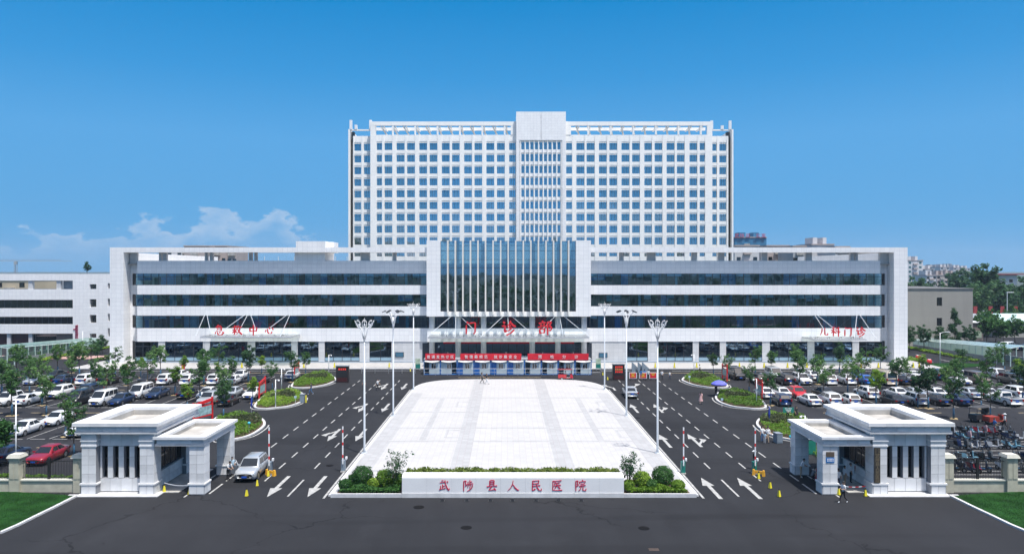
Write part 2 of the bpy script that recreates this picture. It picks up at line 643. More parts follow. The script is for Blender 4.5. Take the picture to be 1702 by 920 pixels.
M_FROST = mat('frosted_blue_panel', (0.30, 0.44, 0.52), 0.25, var=0.15, scale=0.8)
M_CURT = [mat('teal_curtain', (0.28, 0.62, 0.68), 0.9, scale=3), mat('blue_curtain', (0.20, 0.44, 0.76), 0.9, scale=3), mat('pale_curtain', (0.74, 0.83, 0.85), 0.9, scale=3)]
M_WHITE = mat('white_painted_steel', (0.78, 0.79, 0.80), 0.4, var=0.06)
M_LAMPP = mat('grey_white_lamp_paint', (0.50, 0.54, 0.58), 0.4, var=0.06)
M_STEEL = mat('brushed_steel', (0.55, 0.57, 0.6), 0.35, 0.7)
M_DSTEEL = mat('dark_steel', (0.06, 0.065, 0.07), 0.4, 0.5)
M_CONC = mat('weathered_concrete', (0.40, 0.385, 0.36), 0.85, var=0.3, scale=1.0)
M_RED = mat('red_sign_paint', (0.62, 0.018, 0.022), 0.45, var=0.1)
M_REDLET = mat('red_letter', (0.70, 0.02, 0.03), 0.4, var=0.06)
M_BANNER = mat('red_banner_cloth', (0.66, 0.012, 0.03), 0.75, var=0.16, scale=1.2)
M_WLET = mat('white_letter', (0.85, 0.85, 0.85), 0.6, var=0.03)
M_BLACK = mat('black_plastic', (0.018, 0.018, 0.02), 0.5)
M_YEL = mat('yellow_plastic', (0.72, 0.62, 0.03), 0.5)
M_ORG = mat('orange_yellow_paint', (0.75, 0.38, 0.03), 0.5)
M_GREENC = mat('green_cabinet_paint', (0.015, 0.20, 0.16), 0.45)
M_GREYC = mat('grey_cabinet_paint', (0.20, 0.25, 0.30), 0.45)
M_BLUE = mat('blue_door_paint', (0.02, 0.13, 0.42), 0.5)
M_CABIN = mat('pale_cabin_panel', (0.42, 0.50, 0.54), 0.5, var=0.08)
M_BEIGE = mat('beige_fence_stone', (0.45, 0.43, 0.34), 0.75, var=0.15, scale=2)
M_BARK = mat('bark', (0.09, 0.07, 0.05), 0.9, var=0.4, scale=8)
M_WRAP = mat('blue_trunk_wrap', (0.02, 0.09, 0.17), 0.6, var=0.2, scale=5)
M_LEAF = leafmat('street_tree_leaf', (0.0488, 0.1333, 0.0422), (0.1008, 0.2194, 0.0585), (0.2031, 0.3006, 0.0975))
M_LEAFD = leafmat('dark_tree_leaf', (0.0293, 0.0845, 0.0358), (0.0569, 0.1381, 0.0488), (0.0975, 0.1787, 0.0650))
M_LEAFB = leafmat('bright_shrub_leaf', (0.0975, 0.2015, 0.0234), (0.1820, 0.3120, 0.0325), (0.2730, 0.3900, 0.0650), 0.8)
M_LEAFP = leafmat('purple_green_shrub_leaf', (0.0585, 0.0780, 0.0390), (0.0910, 0.1300, 0.0455), (0.1300, 0.0780, 0.0585), 1.2)
M_LEAFG = leafmat('ball_shrub_leaf', (0.0286, 0.0975, 0.0234), (0.0650, 0.1755, 0.0390), (0.1300, 0.2340, 0.0650), 1.5)
M_LEAFY = leafmat('yellow_hedge_leaf', (0.075, 0.13, 0.02), (0.14, 0.20, 0.03), (0.30, 0.31, 0.09), 1.6)
# ---------------------------------------------------------------- the setting
CX = 0.65


def mir(poly):
    return [(2 * CX - p[0], p[1]) for p in poly]


def smooth_poly(pts, n=6):
    """closed Catmull-Rom through the points"""
    out = []
    N_ = len(pts)
    for i in range(N_):
        p0, p1, p2, p3 = [Vector(pts[(i + k - 1) % N_]) for k in range(4)]
        for s in range(n):
            t = s / n
            q = 0.5 * ((2 * p1) + (p2 - p0) * t + (2 * p0 - 5 * p1 + 4 * p2 - p3) * t * t + (3 * p1 - p0 - 3 * p2 + p3) * t ** 3)
            out.append((q.x, q.y))
    return out


def inset(poly, d):
    """offset a closed polygon inwards"""
    n = len(poly)
    ar = sum(poly[i][0] * poly[(i + 1) % n][1] - poly[(i + 1) % n][0] * poly[i][1] for i in range(n))
    s = 1 if ar > 0 else -1
    out = []
    for i in range(n):
        a = Vector(poly[i - 1]); b = Vector(poly[i]); c = Vector(poly[(i + 1) % n])
        n1 = Vector((-(b - a).y, (b - a).x)).normalized() * s
        n2 = Vector((-(c - b).y, (c - b).x)).normalized() * s
        m = (n1 + n2)
        m = m.normalized() if m.length > 1e-6 else n1
        k = max(0.5, m.dot(n1))
        q = b + m * (d / k)
        out.append((q.x, q.y))
    return out


def ringmesh(mb, outer, inner, z0, z1, mi=0):
    n = len(outer)
    vs = [(p[0], p[1], z0) for p in outer] + [(p[0], p[1], z1) for p in outer] + [(p[0], p[1], z1) for p in inner] + [(p[0], p[1], z0) for p in inner]
    fs = []
    for i in range(n):
        j = (i + 1) % n
        fs += [(i, j, n + j, n + i), (n + i, n + j, 2 * n + j, 2 * n + i), (2 * n + i, 2 * n + j, 3 * n + j, 3 * n + i)]
    mb.add(vs, fs, mi)


mb = MB()
mb.sheet([(-9000, -3000), (9000, -3000), (9000, 12000), (-9000, 12000)], -0.05)
ground = struct('ground', mb, M_FIELD)
mb = MB()
mb.sheet([(-190, -60), (190, -60), (190, 62.0), (-190, 62.0)], -0.004)
mb.sheet([(-95, 62.0), (95, 62.0), (95, 186), (-95, 186)], -0.004)
mb.sheet([(95, 62.0), (190, 62.0), (190, 225), (95, 225)], -0.004)
mb.sheet([(-190, 62.0), (-95, 62.0), (-95, 200), (-190, 200)], -0.004)
road = struct('road', mb, M_ASPH)
mb = MB()
mb.sheet([(-34.5, 62.2), (-130, 62.2), (-130, 131), (-34.5, 131)], 0.0)
mb.sheet([(35.8, 62.2), (130, 62.2), (130, 131), (35.8, 131)], 0.0)
car_park = struct('car_park', mb, M_ASPH2)

# plaza: white granite with a rounded far end, kerb edge
PL0, PL1 = -14.15, 15.45
pcx = (PL0 + PL1) / 2; phw = (PL1 - PL0) / 2
outer = [(PL0, 58.9), (PL1, 58.9)]
for k in range(0, 25):
    a = PI * k / 24
    ex = abs(math.cos(a)) ** 0.46 * (1 if math.cos(a) >= 0 else -1)
    outer.append((pcx + phw * ex, 109.0 + 12.9 * abs(math.sin(a)) ** 0.66))
inner = inset(outer, 0.32)
mb = MB(); ringmesh(mb, outer, inner, -0.004, 0.135)
plaza = struct('plaza', MB().sheet(inner, 0.13), M_PLAZA)
mb.build('kerb', M_KERB, plaza)
mb = MB()
for x in (-4.2, 5.5):
    mb.box(x - 0.85, x + 0.85, 66.0, 121.4, 0.131, 0.134)
for y in (66.0, 77.5, 84.0, 93.5, 104.0):
    mb.box(PL0 + 0.35, PL1 - 0.35, y - 0.28, y + 0.28, 0.1345, 0.1365)
for x in (PL0 + 0.35, PL1 - 2.1):
    mb.box(x, x + 1.75, 60.0, 108.0, 0.131, 0.134)
for x in (-8.8, 10.1):
    mb.box(x - 0.35, x + 0.35, 78, 104, 0.137, 0.139)
    for y in (81, 99):
        ringmesh(mb, [(x - 2.2 + 4.4, y - 2), (x + 2.2 + 2.2, y - 2), (x + 4.4, y + 2), (x + 2.2, y + 2)],
                 [(x + 2.5, y - 1.6), (x + 4.1, y - 1.6), (x + 4.1, y + 1.6), (x + 2.5, y + 1.6)], 0.1345, 0.1375)
mb.build('paving_band', M_PLAZAG, plaza)

# pavement along the hospital front, raised one kerb
mb = MB()
mb.prism([(-80, 135.6), (81, 135.6), (81, 150), (-80, 150)], -0.004, 0.14)
pavement = struct('pavement', mb, M_PAVE)
mb = MB(); mb.box(-80, 81, 135.3, 135.6, -0.004, 0.15); mb.build('kerb', M_KERB, pavement)
mb = MB()
mb.prism([(-130, 150.5), (-80.5, 150.5), (-80.5, 156), (-130, 156)], -0.004, 0.10)
struct('side_pavement', mb, M_PINKPAVE)

# ---- painted markings
ZP = 0.004
marks = {}


def marking(name, mbx, m=M_PAINT):
    o = mbx.build(name, m, road)
    return o


def shared(name, key, mbx, m, loc, parent=road, rz=0.0):
    if key not in marks:
        marks[key] = mbx.mesh(name, m)
    return link(name, marks[key], parent, loc, rz)


dash = MB().box(-0.07, 0.07, -1.0, 1.0, 0, 0.004)
for X in (-23.95, -20.65, -17.4, 18.65, 21.9, 25.15):
    y = 64.2 if abs(X - CX) > 21 else 68.2
    # lanes spread by about one degree towards the building
    while y < 121:
        shared('lane_dash', 'dash', dash, M_PAINT, (X, y, ZP))
        y += 4.02


def arrow(kind):
    """road arrow 6 m long, pointing +Y"""
    m = MB()
    if kind == 'straight':
        m.prism([(-0.16, -3), (0.16, -3), (0.16, 0.6), (-0.16, 0.6)], 0, .004)
        m.prism([(-0.50, 0.6), (0.50, 0.6), (0, 3)], 0, .004)
    elif kind == 'straight_right':
        m.prism([(-0.16, -3), (0.16, -3), (0.16, 0.6), (-0.16, 0.6)], 0, .004)
        m.prism([(-0.50, 0.6), (0.45, 0.6), (0, 3)], 0, .004)
        m.prism([(0.16, -2.0), (0.75, -0.6), (0.75, 0.0), (0.16, -1.3)], 0.0, .004)
        m.prism([(0.68, -1.15), (1.35, 0.2), (0.68, 0.75)], 0.0005, .0045)
    else:
        m.prism([(-0.16, -3), (0.16, -3), (0.16, -0.4), (-0.16, -0.2)], 0, .004)
        m.prism([(0.161, -0.9), (0.75, 0.7), (0.75, 1.5), (0.161, -0.1)], 0, .004)
        m.prism([(0.66, 0.1), (1.5, 1.9), (0.66, 2.5)], 0.0005, .0045)
    return m


def put_arrow(kind, px, py, rz, flip=False):
    p = gp(px, py)
    key = 'arrow_' + kind + str(flip)
    m = arrow(kind)
    if flip:
        m.v = [(-v[0], v[1], v[2]) for v in m.v]
        m.f = [tuple(reversed(f)) for f in m.f]
    o = shared('lane_arrow', key, m, M_PAINT, (p.x, p.y, ZP), road, rz)
    return o


put_arrow('straight', 463, 807, PI)
put_arrow('straight', 527, 807, PI)
put_arrow('straight', 600, 722, PI)
put_arrow('straight_right', 555, 722, PI)
put_arrow('straight', 641, 677, PI)
put_arrow('straight_right', 603, 677, PI)
put_arrow('straight', 672, 642, PI)
put_arrow('straight_right', 639, 642, PI)
put_arrow('straight', 1181, 810, 0)
put_arrow('straight', 1244, 810, 0)
put_arrow('straight', 1105, 732, 0)
put_arrow('straight_right', 1154, 731, 0)
put_arrow('straight', 1054, 678, 0)
put_arrow('straight_right', 1094, 678, 0)
put_arrow('turn', 1018, 643, 0, True)
put_arrow('turn', 1052, 641, 0)
mb = MB()
for X in (-17.4, 18.65):
    mb.box(X - .08, X + .08, 58.9, 63.6, ZP, ZP + .004)
for X in (-23.95, 25.15):
    mb.box(X - .08, X + .08, 59.6, 62.4, ZP, ZP + .004)
for X in (PL0 - 0.36, PL1 + 0.18):
    mb.box(X, X + 0.18, 58.4, 112, ZP, ZP + .004)
for X in (-25.6, 26.6):
    mb.box(X - .07, X + .07, 58.7, 66.0, ZP, ZP + .004)
marking('lane_line', mb)
mb = MB()
for x0, x1, y in ((-8, 6, 124.6), (23, 40, 130.0), (-47, -34, 130.0)):
    mb.box(x0, x1, y, y + .15, ZP, ZP + .004)
marking('yellow_line', mb, M_YPAINT)
mb = MB()
mb.box(-76, -28, 132.6, 132.8, 0.006, 0.010)
mb.box(30, 78, 132.6, 132.8, 0.006, 0.010)
marking('edge_line', mb)

# parking bays: rows of 2.4 m slots
ROWS = [(79.0, 84.5), (84.5, 90.0), (97.2, 102.6), (102.6, 108.0), (115.2, 120.6), (120.6, 126.0)]
tick = MB().box(-0.05, 0.05, -2.65, 2.65, 0, .004)
dashx = MB().box(-0.8, 0.8, -0.06, 0.06, 0, .004)
for side in (-1, 1):
    for r, (y0, y1) in enumerate(ROWS):
        a0, a1 = (40.0, 62 + (y0 - 79) * 0.65)
        if r >= 4: a0 = 40.0
        if side == 1 and r < 2: continue
        n = int((a1 - a0) / 2.4)
        for k in range(n + 1):
            x = CX + side * (a0 + k * 2.4)
            shared('bay_line', 'tick', tick, M_PAINT, (x, (y0 + y1) / 2, 0.004), car_park)
        for k in range(n):
            x = CX + side * (a0 + (k + .5) * 2.4)
            shared('bay_end_dash', 'dashx', dashx, M_PAINT, (x, y0 if r % 2 == 0 else y1, 0.0042), car_park)
mb = MB()
for side in (-1, 1):
    for y in (75.2, 93.6, 111.6):
        for k in range(7):
            x = CX + side * (41 + k * 6.2)
            mb.box(x - 1.3, x + 1.3, y - .06, y + .06, 0.004, 0.008)
mb.build('aisle_dash', M_YPAINT, car_park)
mb = MB()
for k in range(5):   # scooter bay lines on the right
    y = 65.2 + k * 2.9
    mb.box(36.4, 66, y - .06, y + .06, 0.004, 0.008)
    mb.box(36.4, 66, y + 1.1, y + 1.22, 0.004, 0.008)
mb.build('scooter_bay_line', M_PAINT, car_park)

# manhole covers and road patches
for px, py, r in ((696, 842, 0.42), (548, 773, 0.35), (1090, 773, 0.3), (775, 876, 0.4), (1070, 877, 0.4), (1060, 694, 0.3)):
    p = gp(px, py)
    mb = MB(); mb.cyl(p.x, p.y, -0.002, 0.006, r, r, 20); mb.cyl(p.x, p.y, 0.006, 0.009, r * 0.8, r * .8, 20)
    mb.build('manhole_cover', mat('cast_iron', (0.009, 0.009, 0.010), 0.8, spec=0.05), road)
p = gp(1086, 912)
MB().box(p.x - .3, p.x + .35, p.y - .25, p.y + .2, -0.002, 0.006).build('patched_concrete', mat('rusty_patch', (0.06, 0.042, 0.035), 0.9, var=0.4, scale=3), road)

# ---- lawns beside the fences
LAWN = [(-36.0, 59.2), (-34.9, 58.9)] + [tuple(gp(*q)[:2]) for q in ((128, 824), (90, 843.5), (58, 859), (30, 873), (0, 886))] + [(-55, 49.5), (-90, 46), (-90, 59.9), (-40, 59.9)]
for s in (0, 1):
    poly = LAWN if s == 0 else mir(LAWN)
    mb = MB(); mb.sheet(poly, 0.09)
    lawn = struct('lawn', mb, M_GRASS)
    mb = MB()
    edge = poly[1:9]
    for a, b in zip(edge, edge[1:]):
        a = Vector(a); b = Vector(b)
        nrm = Vector((-(b - a).y, (b - a).x)).normalized() * 0.11
        mb.prism([tuple(a - nrm), tuple(b - nrm), tuple(b + nrm), tuple(a + nrm)], -0.004, 0.13)
    mb.build('lawn_kerb', M_KERB, lawn)
for s in (0, 1):
    poly = [(-41.2, 50.4), (-43.8, 50.6), (-90, 47.2), (-90, 40), (-62, 43.8), (-50, 46.5)]
    poly = poly if s == 0 else mir(poly)
    mb = MB(); mb.sheet(poly, 0.0)
    struct('red_pavement', mb, M_REDPAVE)
# ---------------------------------------------------------------- lettering
TEXTM = {}


def text_mesh(s, size, extrude, m, key=None):
    tk = (s, size, extrude, m.name)
    if tk in TEXTM: return TEXTM[tk]
    cu = bpy.data.curves.new('lettering', 'FONT')
    cu.body = s
    cu.size = size
    cu.extrude = extrude
    cu.align_x = 'CENTER'
    cu.align_y = 'CENTER'
    cu.resolution_u = 2
    o = bpy.data.objects.new('lettering', cu)
    me = bpy.data.meshes.new_from_object(o)
    bpy.data.objects.remove(o)
    bpy.data.curves.remove(cu)
    # stand it up, facing -Y, and centre it
    me.transform(Matrix.Rotation(PI / 2, 4, 'X'))
    xs = [v.co.x for v in me.vertices]; zs = [v.co.z for v in me.vertices]
    if xs:
        me.transform(Matrix.Translation((-(min(xs) + max(xs)) / 2, 0, -(min(zs) + max(zs)) / 2)))
    me.materials.clear()
    me.materials.append(m)
    me.name = 'lettering'
    TEXTM[tk] = me
    return me


# brush characters as strokes on a 100 grid (y up): each stroke is a list of points, drawn with a swelling and tapering brush
STROKES = {
    '武': [[(14, 74), (58, 81)], [(28, 92), (44, 94)], [(37, 62), (37, 24)], [(38, 45), (56, 48)], [(20, 50), (20, 20)], [(8, 14), (30, 20), (62, 28)],
          [(58, 97), (62, 70), (72, 38), (88, 10), (95, 10), (96, 26)], [(74, 88), (84, 78)]],
    '陟': [[(12, 86), (34, 92), (26, 70), (36, 52), (22, 44)], [(12, 88), (12, 2)], [(66, 98), (66, 62)], [(67, 80), (84, 84)], [(50, 84), (50, 62)], [(40, 58), (66, 62), (94, 66)],
          [(68, 58), (68, 34), (60, 30)], [(54, 52), (44, 34)], [(82, 52), (90, 44)], [(86, 38), (66, 14), (40, 0)]],
    '县': [[(32, 94), (32, 46)], [(32, 92), (70, 97), (68, 46)], [(33, 78), (68, 80)], [(33, 63), (68, 65)], [(6, 40), (50, 46), (96, 48)], [(50, 44), (26, 14), (24, 8), (80, 18)], [(68, 30), (84, 8)]],
    '人': [[(50, 92), (44, 60), (26, 28), (2, 4)], [(46, 62), (66, 32), (84, 14), (100, 10)]],
    '民': [[(18, 88), (74, 94), (72, 68)], [(20, 66), (72, 69)], [(20, 88), (18, 10), (22, 6), (44, 22)], [(20, 44), (54, 48), (86, 52)], [(50, 66), (58, 36), (76, 10), (94, 4), (96, 24)]],
    '医': [[(10, 86), (52, 90), (88, 93)], [(36, 80), (22, 60)], [(32, 70), (72, 74)], [(20, 48), (54, 52), (82, 55)], [(52, 72), (46, 46), (26, 22)], [(54, 48), (66, 32), (78, 26)], [(14, 86), (12, 10), (50, 8), (94, 10)]],
    '院': [[(8, 86), (30, 92), (20, 70), (30, 50), (16, 44)], [(8, 88), (10, 2)], [(64, 100), (70, 90)], [(42, 84), (38, 66)], [(42, 82), (94, 88), (84, 70)], [(50, 62), (84, 66)], [(38, 46), (94, 52)],
          [(56, 46), (50, 22), (32, 4)], [(72, 48), (70, 12), (78, 6), (96, 8), (98, 24)]],
    '门': [[(20, 96), (32, 84)], [(18, 72), (18, 2)], [(38, 84), (86, 90), (84, 10), (80, 4), (70, 10)]],
    '诊': [[(14, 92), (26, 80)], [(6, 60), (28, 66), (24, 20), (40, 32)], [(66, 98), (54, 72), (38, 56)], [(64, 88), (80, 68), (100, 58)], [(66, 68), (48, 46)], [(76, 52), (44, 24)], [(90, 38), (66, 14), (36, 0)]],
    '部': [[(30, 98), (36, 88)], [(8, 80), (54, 86)], [(20, 74), (26, 62)], [(46, 78), (38, 62)], [(2, 54), (60, 62)], [(14, 42), (16, 10)], [(14, 40), (48, 44), (44, 14)], [(16, 14), (46, 18)],
          [(66, 88), (68, 0)], [(66, 86), (94, 92), (80, 66), (96, 46), (88, 32), (76, 34)]],
    '急': [[(40, 100), (26, 84), (10, 72)], [(38, 90), (62, 93), (52, 80)], [(24, 76), (70, 80), (68, 46)], [(26, 62), (68, 64)], [(20, 44), (70, 48)], [(16, 34), (8, 12)], [(32, 34), (34, 12), (48, 4), (76, 6), (80, 20)],
          [(50, 34), (58, 24)], [(78, 36), (94, 20)]],
    '救': [[(4, 76), (48, 82)], [(28, 98), (28, 8), (20, 12)], [(8, 58), (18, 50)], [(4, 22), (26, 40)], [(50, 62), (34, 44)], [(30, 46), (48, 28)], [(40, 92), (48, 84)], [(66, 98), (58, 74), (48, 60)], [(60, 78), (98, 84)],
          [(84, 80), (72, 40), (44, 6)], [(58, 64), (74, 32), (100, 8)]],
    '中': [[(16, 70), (20, 36)], [(16, 68), (84, 74), (78, 40)], [(20, 40), (80, 44)], [(50, 100), (50, 0)]],
    '心': [[(14, 54), (6, 26)], [(30, 66), (34, 26), (48, 14), (74, 16), (78, 36)], [(46, 82), (58, 64)], [(80, 74), (94, 54)]],
    '儿': [[(30, 90), (28, 50), (8, 8)], [(62, 94), (62, 20), (72, 10), (94, 12), (98, 32)]],
    '科': [[(42, 98), (14, 86)], [(4, 66), (50, 74)], [(28, 90), (28, 4)], [(28, 62), (6, 36)], [(30, 58), (46, 42)], [(58, 88), (68, 78)], [(54, 66), (64, 56)], [(46, 38), (98, 50)], [(80, 100), (80, 0)]],
}


def brush_mesh(ch, size, m, depth=0.06, wgt=1.0):
    """one character in brush lettering, standing, facing -Y, centred"""
    key = (ch, round(size, 3), m.name, round(depth, 3), wgt)
    if key in TEXTM: return TEXTM[key]
    mb = MB()
    s = size / 100.0
    for si, st in enumerate(STROKES[ch]):
        pts = [Vector((p[0], p[1])) for p in st]
        # resample
        L = [0.0]
        for a, b in zip(pts, pts[1:]): L.append(L[-1] + (b - a).length)
        n = max(4, int(L[-1] / 9) + 2)
        smp = []
        for k in range(n):
            d = L[-1] * k / (n - 1)
            for i in range(len(pts) - 1):
                if d <= L[i + 1] + 1e-6:
                    t = (d - L[i]) / max(1e-6, L[i + 1] - L[i]); break
            smp.append(pts[i].lerp(pts[i + 1], t))
        lf, rt = [], []
        for k, p in enumerate(smp):
            t = smp[min(k + 1, n - 1)] - smp[max(k - 1, 0)]
            t.normalize()
            nn = Vector((-t.y, t.x))
            u = k / (n - 1)
            horiz = abs(t.x) > abs(t.y) * 2
            w = (3.3 if horiz else 4.6) * wgt * (0.85 + 0.35 * math.cos(u * PI * 2) * (1 if horiz else -0.3))
            if not horiz and t.x < -0.25: w *= 1.15 - 0.75 * u          # left-falling strokes thin out
            if not horiz and t.x > 0.25: w *= 0.7 + 0.75 * u            # right-falling strokes swell
            if k == 0: w *= 0.8
            lf.append(p + nn * w); rt.append(p - nn * w)
        d0 = -depth / 2 - si * 0.0006
        o = len(mb.v)
        for k in range(n):
            for q, yy in ((lf[k], d0), (rt[k], d0), (lf[k], depth / 2), (rt[k], depth / 2)):
                mb.v.append(((q.x - 50) * s, yy, (q.y - 50) * s))
        for k in range(n - 1):
            a = o + k * 4; b = a + 4
            for f in ((a, b, b + 1, a + 1), (a + 2, a + 3, b + 3, b + 2), (a, a + 2, b + 2, b), (a + 1, b + 1, b + 3, a + 3)):
                mb.f.append(f); mb.m.append(0)
        for a in (o, o + (n - 1) * 4):
            mb.f.append((a, a + 1, a + 3, a + 2)); mb.m.append(0)
    me = mb.mesh('sign_character', m)
    TEXTM[key] = me
    return me


# ---------------------------------------------------------------- the hospital front block
YF, YS, YG, YW = 143.0, 144.3, 144.56, 145.7
HB = thing('hospital_building', 'long white panel-clad hospital block with ribbon windows and a tall glazed entrance', 'hospital', (CX, 143.0, 0))
XO, XI = 77.4, 74.75          # frame outer / inner half widths
SPX = 72.75                   # end of the spandrels
BX0, BX1 = CX - 15.9, CX + 15.9   # entrance block
for s, (p, q) in ((-1, (CX - XO, BX0 - .01)), (1, (BX1 + .01, CX + XO))):
    a, b = sorted((CX + s * XO, CX + s * XI))
    mb = MB()
    mb.box(a, b, YF, 190, -0.1, 21.6)
    mb.box(p, q, YF, 146.2, 21.599, 22.56)
    mb.build('portal_frame', M_CLAD, HB)
# recessed end walls with a slit window per floor
FL = [(15.2, 17.5), (11.07, 13.4), (6.8, 9.27)]
for s in (-1, 1):
    mb = MB()
    a, b = sorted((CX + s * (XI - .002), CX + s * (SPX - .35)))
    sa, sb = sorted((CX + s * (XI - .35), CX + s * (XI - .95)))
    zs = [0] + [z for f in ((0.5, 4.2), FL[2], FL[1], FL[0]) for z in f] + [20.0]
    for i in range(0, len(zs), 2):
        mb.box(sa, sb, YW, YW + .4, zs[i], zs[i + 1])
    mb.box(a, sa, YW, YW + .4, 0, 20.0)
    mb.box(sb, b, YW, YW + .4, 0, 20.0)
    mb.build('end_wall', M_CLAD, HB)
    for z0, z1 in [(0.5, 4.2)] + FL:
        w = MB().box(sa, sb, YW + .22, YW + .26, z0, z1).build('slit_window', M_GLASSD, HB)
        mb = MB(); mb.box(sa, sb, YW + .19, YW + .28, (z0 + z1) / 2 + .4, (z0 + z1) / 2 + .46); mb.build('transom', M_FRAME, w)
# spandrel bands, parapet
SPB = [(17.5, 20.0), (13.4, 15.2), (9.27, 11.07), (4.2, 6.8)]
wing = {-1: (CX - SPX, BX0 - .02), 1: (BX1 + .02, CX + SPX)}
for s in (-1, 1):
    x0, x1 = wing[s]
    for k, (z0, z1) in enumerate(SPB):
        MB().box(x0, x1, YS, YS + .19, z0, z1).build('parapet' if k == 0 else 'spandrel', M_CLAD, HB)
# roof deck, slabs, back of house
mb = MB()
mb.box(CX - XI, CX + XI, YS + .42, 190, 19.2, 19.5)
mb.build('roof_deck', M_CONC, HB)
for k, (z0, z1) in enumerate(SPB[1:]):
    zf = z1 - .9
    for s in (-1, 1):
        x0, x1 = wing[s]
        MB().box(x0 - .3, x1 + .3, YS + .45, 152, zf - .25, zf).build('floor_slab', M_INTF, HB)
        MB().box(x0 - .3, x1 + .3, YS + .45, 152, zf - .9, zf - .85).build('hung_ceiling', M_INTF, HB)
for s in (-1, 1):
    mb = MB()
    x0, x1 = wing[s]
    mb.box(x0 - .3, x1 + .3, 152, 152.3, 0, 19.2)
    for k in range(9):
        x = x0 + (x1 - x0) * (k + .5) / 9
        mb.box(x - .1, x + .1, 147.5, 152, 0, 19.2)
    mb.build('partition_wall', M_INT, HB)

# ribbon windows: mullions, panes one by one, curtains behind
rnd = random.Random(11)
PW = 1.52
pane_me = {}


def pane_mesh(name, w, h, m):
    k = (name, round(w, 3), round(h, 3), m.name)
    if k not in pane_me:
        pane_me[k] = MB().box(-w / 2, w / 2, -0.012, 0.012, -h / 2, h / 2).mesh(name, m)
    return pane_me[k]


for s in (-1, 1):
    x0, x1 = wing[s]
    x0 -= (0.4 if s < 0 else 0); x1 += (0.4 if s > 0 else 0)
    for (z0, z1) in FL:
        n = int(round((x1 - x0) / PW)); w = (x1 - x0) / n
        mb = MB()
        zt = z1 - 0.62
        mb.box(x0, x1, YG - .05, YG + .05, z0, z0 + .07)
        mb.box(x0, x1, YG - .05, YG + .05, z1 - .07, z1)
        mb.box(x0, x1, YG - .045, YG + .045, zt - .03, zt + .03)
        for k in range(n + 1):
            x = x0 + k * w
            t = 0.05 if k % 3 == 0 else 0.028
            mb.box(x - t, x + t, YG - .06, YG + .06, z0 + .07, z1 - .07)
        band = mb.build('ribbon_window', M_FRAME, HB)
        o = wloc(band)
        pm = pane_mesh('pane', w - .06, z1 - z0 - .14, M_GLASS)
        for k in range(n):
            link('pane', pm, band, Vector((x0 + (k + .5) * w, YG + .005, (z0 + z1) / 2)) - o)
        k = 0
        while k < n:
            r = rnd.random()
            if r < 0.62:
                cw = w * rnd.choice((.35, .5, .9, 1.0, 1.9))
                cm = M_CURT[rnd.choice((0, 0, 0, 1, 1, 2))]
                xx = x0 + k * w + rnd.random() * .6
                cw = min(cw, x1 - xx - .1)
                if cw > .2:
                    c = MB()
                    nn = max(2, int(cw / .16))
                    hz = z0 + .08 if rnd.random() < .8 else z0 + 1.0
                    pts = [(xx + cw * i / nn, YG + .14 + (.05 if i % 2 else -.02)) for i in range(nn + 1)]
                    for a, b in zip(pts, pts[1:]):
                        c.quad((a[0], a[1], hz), (b[0], b[1], hz), (b[0], b[1], z1 - .12), (a[0], a[1], z1 - .12))
                    c.build('curtain', cm, band)
                k += 2 if cw > w * 1.5 else 1
            k += 1
        # roller blind strips along the top here and there
        for k in range(n):
            if rnd.random() < .3:
                xx = x0 + k * w
                MB().box(xx + .08, xx + w - .08, YG + .09, YG + .10, zt - rnd.random() * .3, z1 - .1).build('roller_blind', M_CURT[2], band)

# ground floor glazing and stone piers (left half measured, right half mirrored about the axis)
bays = [(225, 264), (275, 338), (349.6, 412), (424.7, 484.7), (495, 530), (540, 598), (614.4, 651)]
for s in (-1, 1):
    xs = []
    for a, b in bays:
        xa, xb = wx(a, YS + .3), wx(b, YS + .3)
        if s > 0: xa, xb = 2 * CX - xb, 2 * CX - xa
        xs.append((xa, xb))
    xs.sort()
    edges = [wing[s][0]] + [e for p in xs for e in p] + [wing[s][1]]
    for i in range(0, len(edges), 2):
        if edges[i + 1] - edges[i] > .15:
            MB().box(edges[i], edges[i + 1], YS + .1, YS + .75, 0.1, 4.198).build('stone_pier', M_STONE, HB)
    for xa, xb in xs:
        n = max(2, int(round((xb - xa) / 1.75))); w = (xb - xa) / n
        mb = MB()
        mb.box(xa, xb, YG - .06, YG + .06, 0.14, 0.42)
        mb.box(xa, xb, YG - .06, YG + .06, 4.05, 4.198)
        for z in (1.15, 3.25):
            mb.box(xa, xb, YG - .05, YG + .05, z - .04, z + .04)
        for k in range(n + 1):
            x = xa + k * w
            mb.box(max(xa, x - .05), min(xb, x + .05), YG - .058, YG + .058, .42, 4.05)
        win = mb.build('shopfront_window', M_FRAME, HB)
        o = wloc(win)
        for k in range(n):
            cxw = xa + (k + .5) * w
            link('pane', pane_mesh('pane', w - .1, 2.86, M_GLASSG), win, Vector((cxw, YG, 2.62)) - o)
            link('frosted_panel', pane_mesh('frosted_panel', w - .1, .66, M_FROST), win, Vector((cxw, YG, .765)) - o)
for s in (-1, 1):
    x0, x1 = wing[s]
    MB().box(x0, x1, YS + .8, 152, -0.1, 0.12).build('ground_slab', M_INTF, HB)
for s in (-1, 1):
    x0, x1 = wing[s]
    MB().box(x0, x1, YS - .55, YS + .1, -0.1, 0.3).build('plinth', mat('blue_grey_plinth', (0.25, 0.30, 0.36), 0.6), HB)

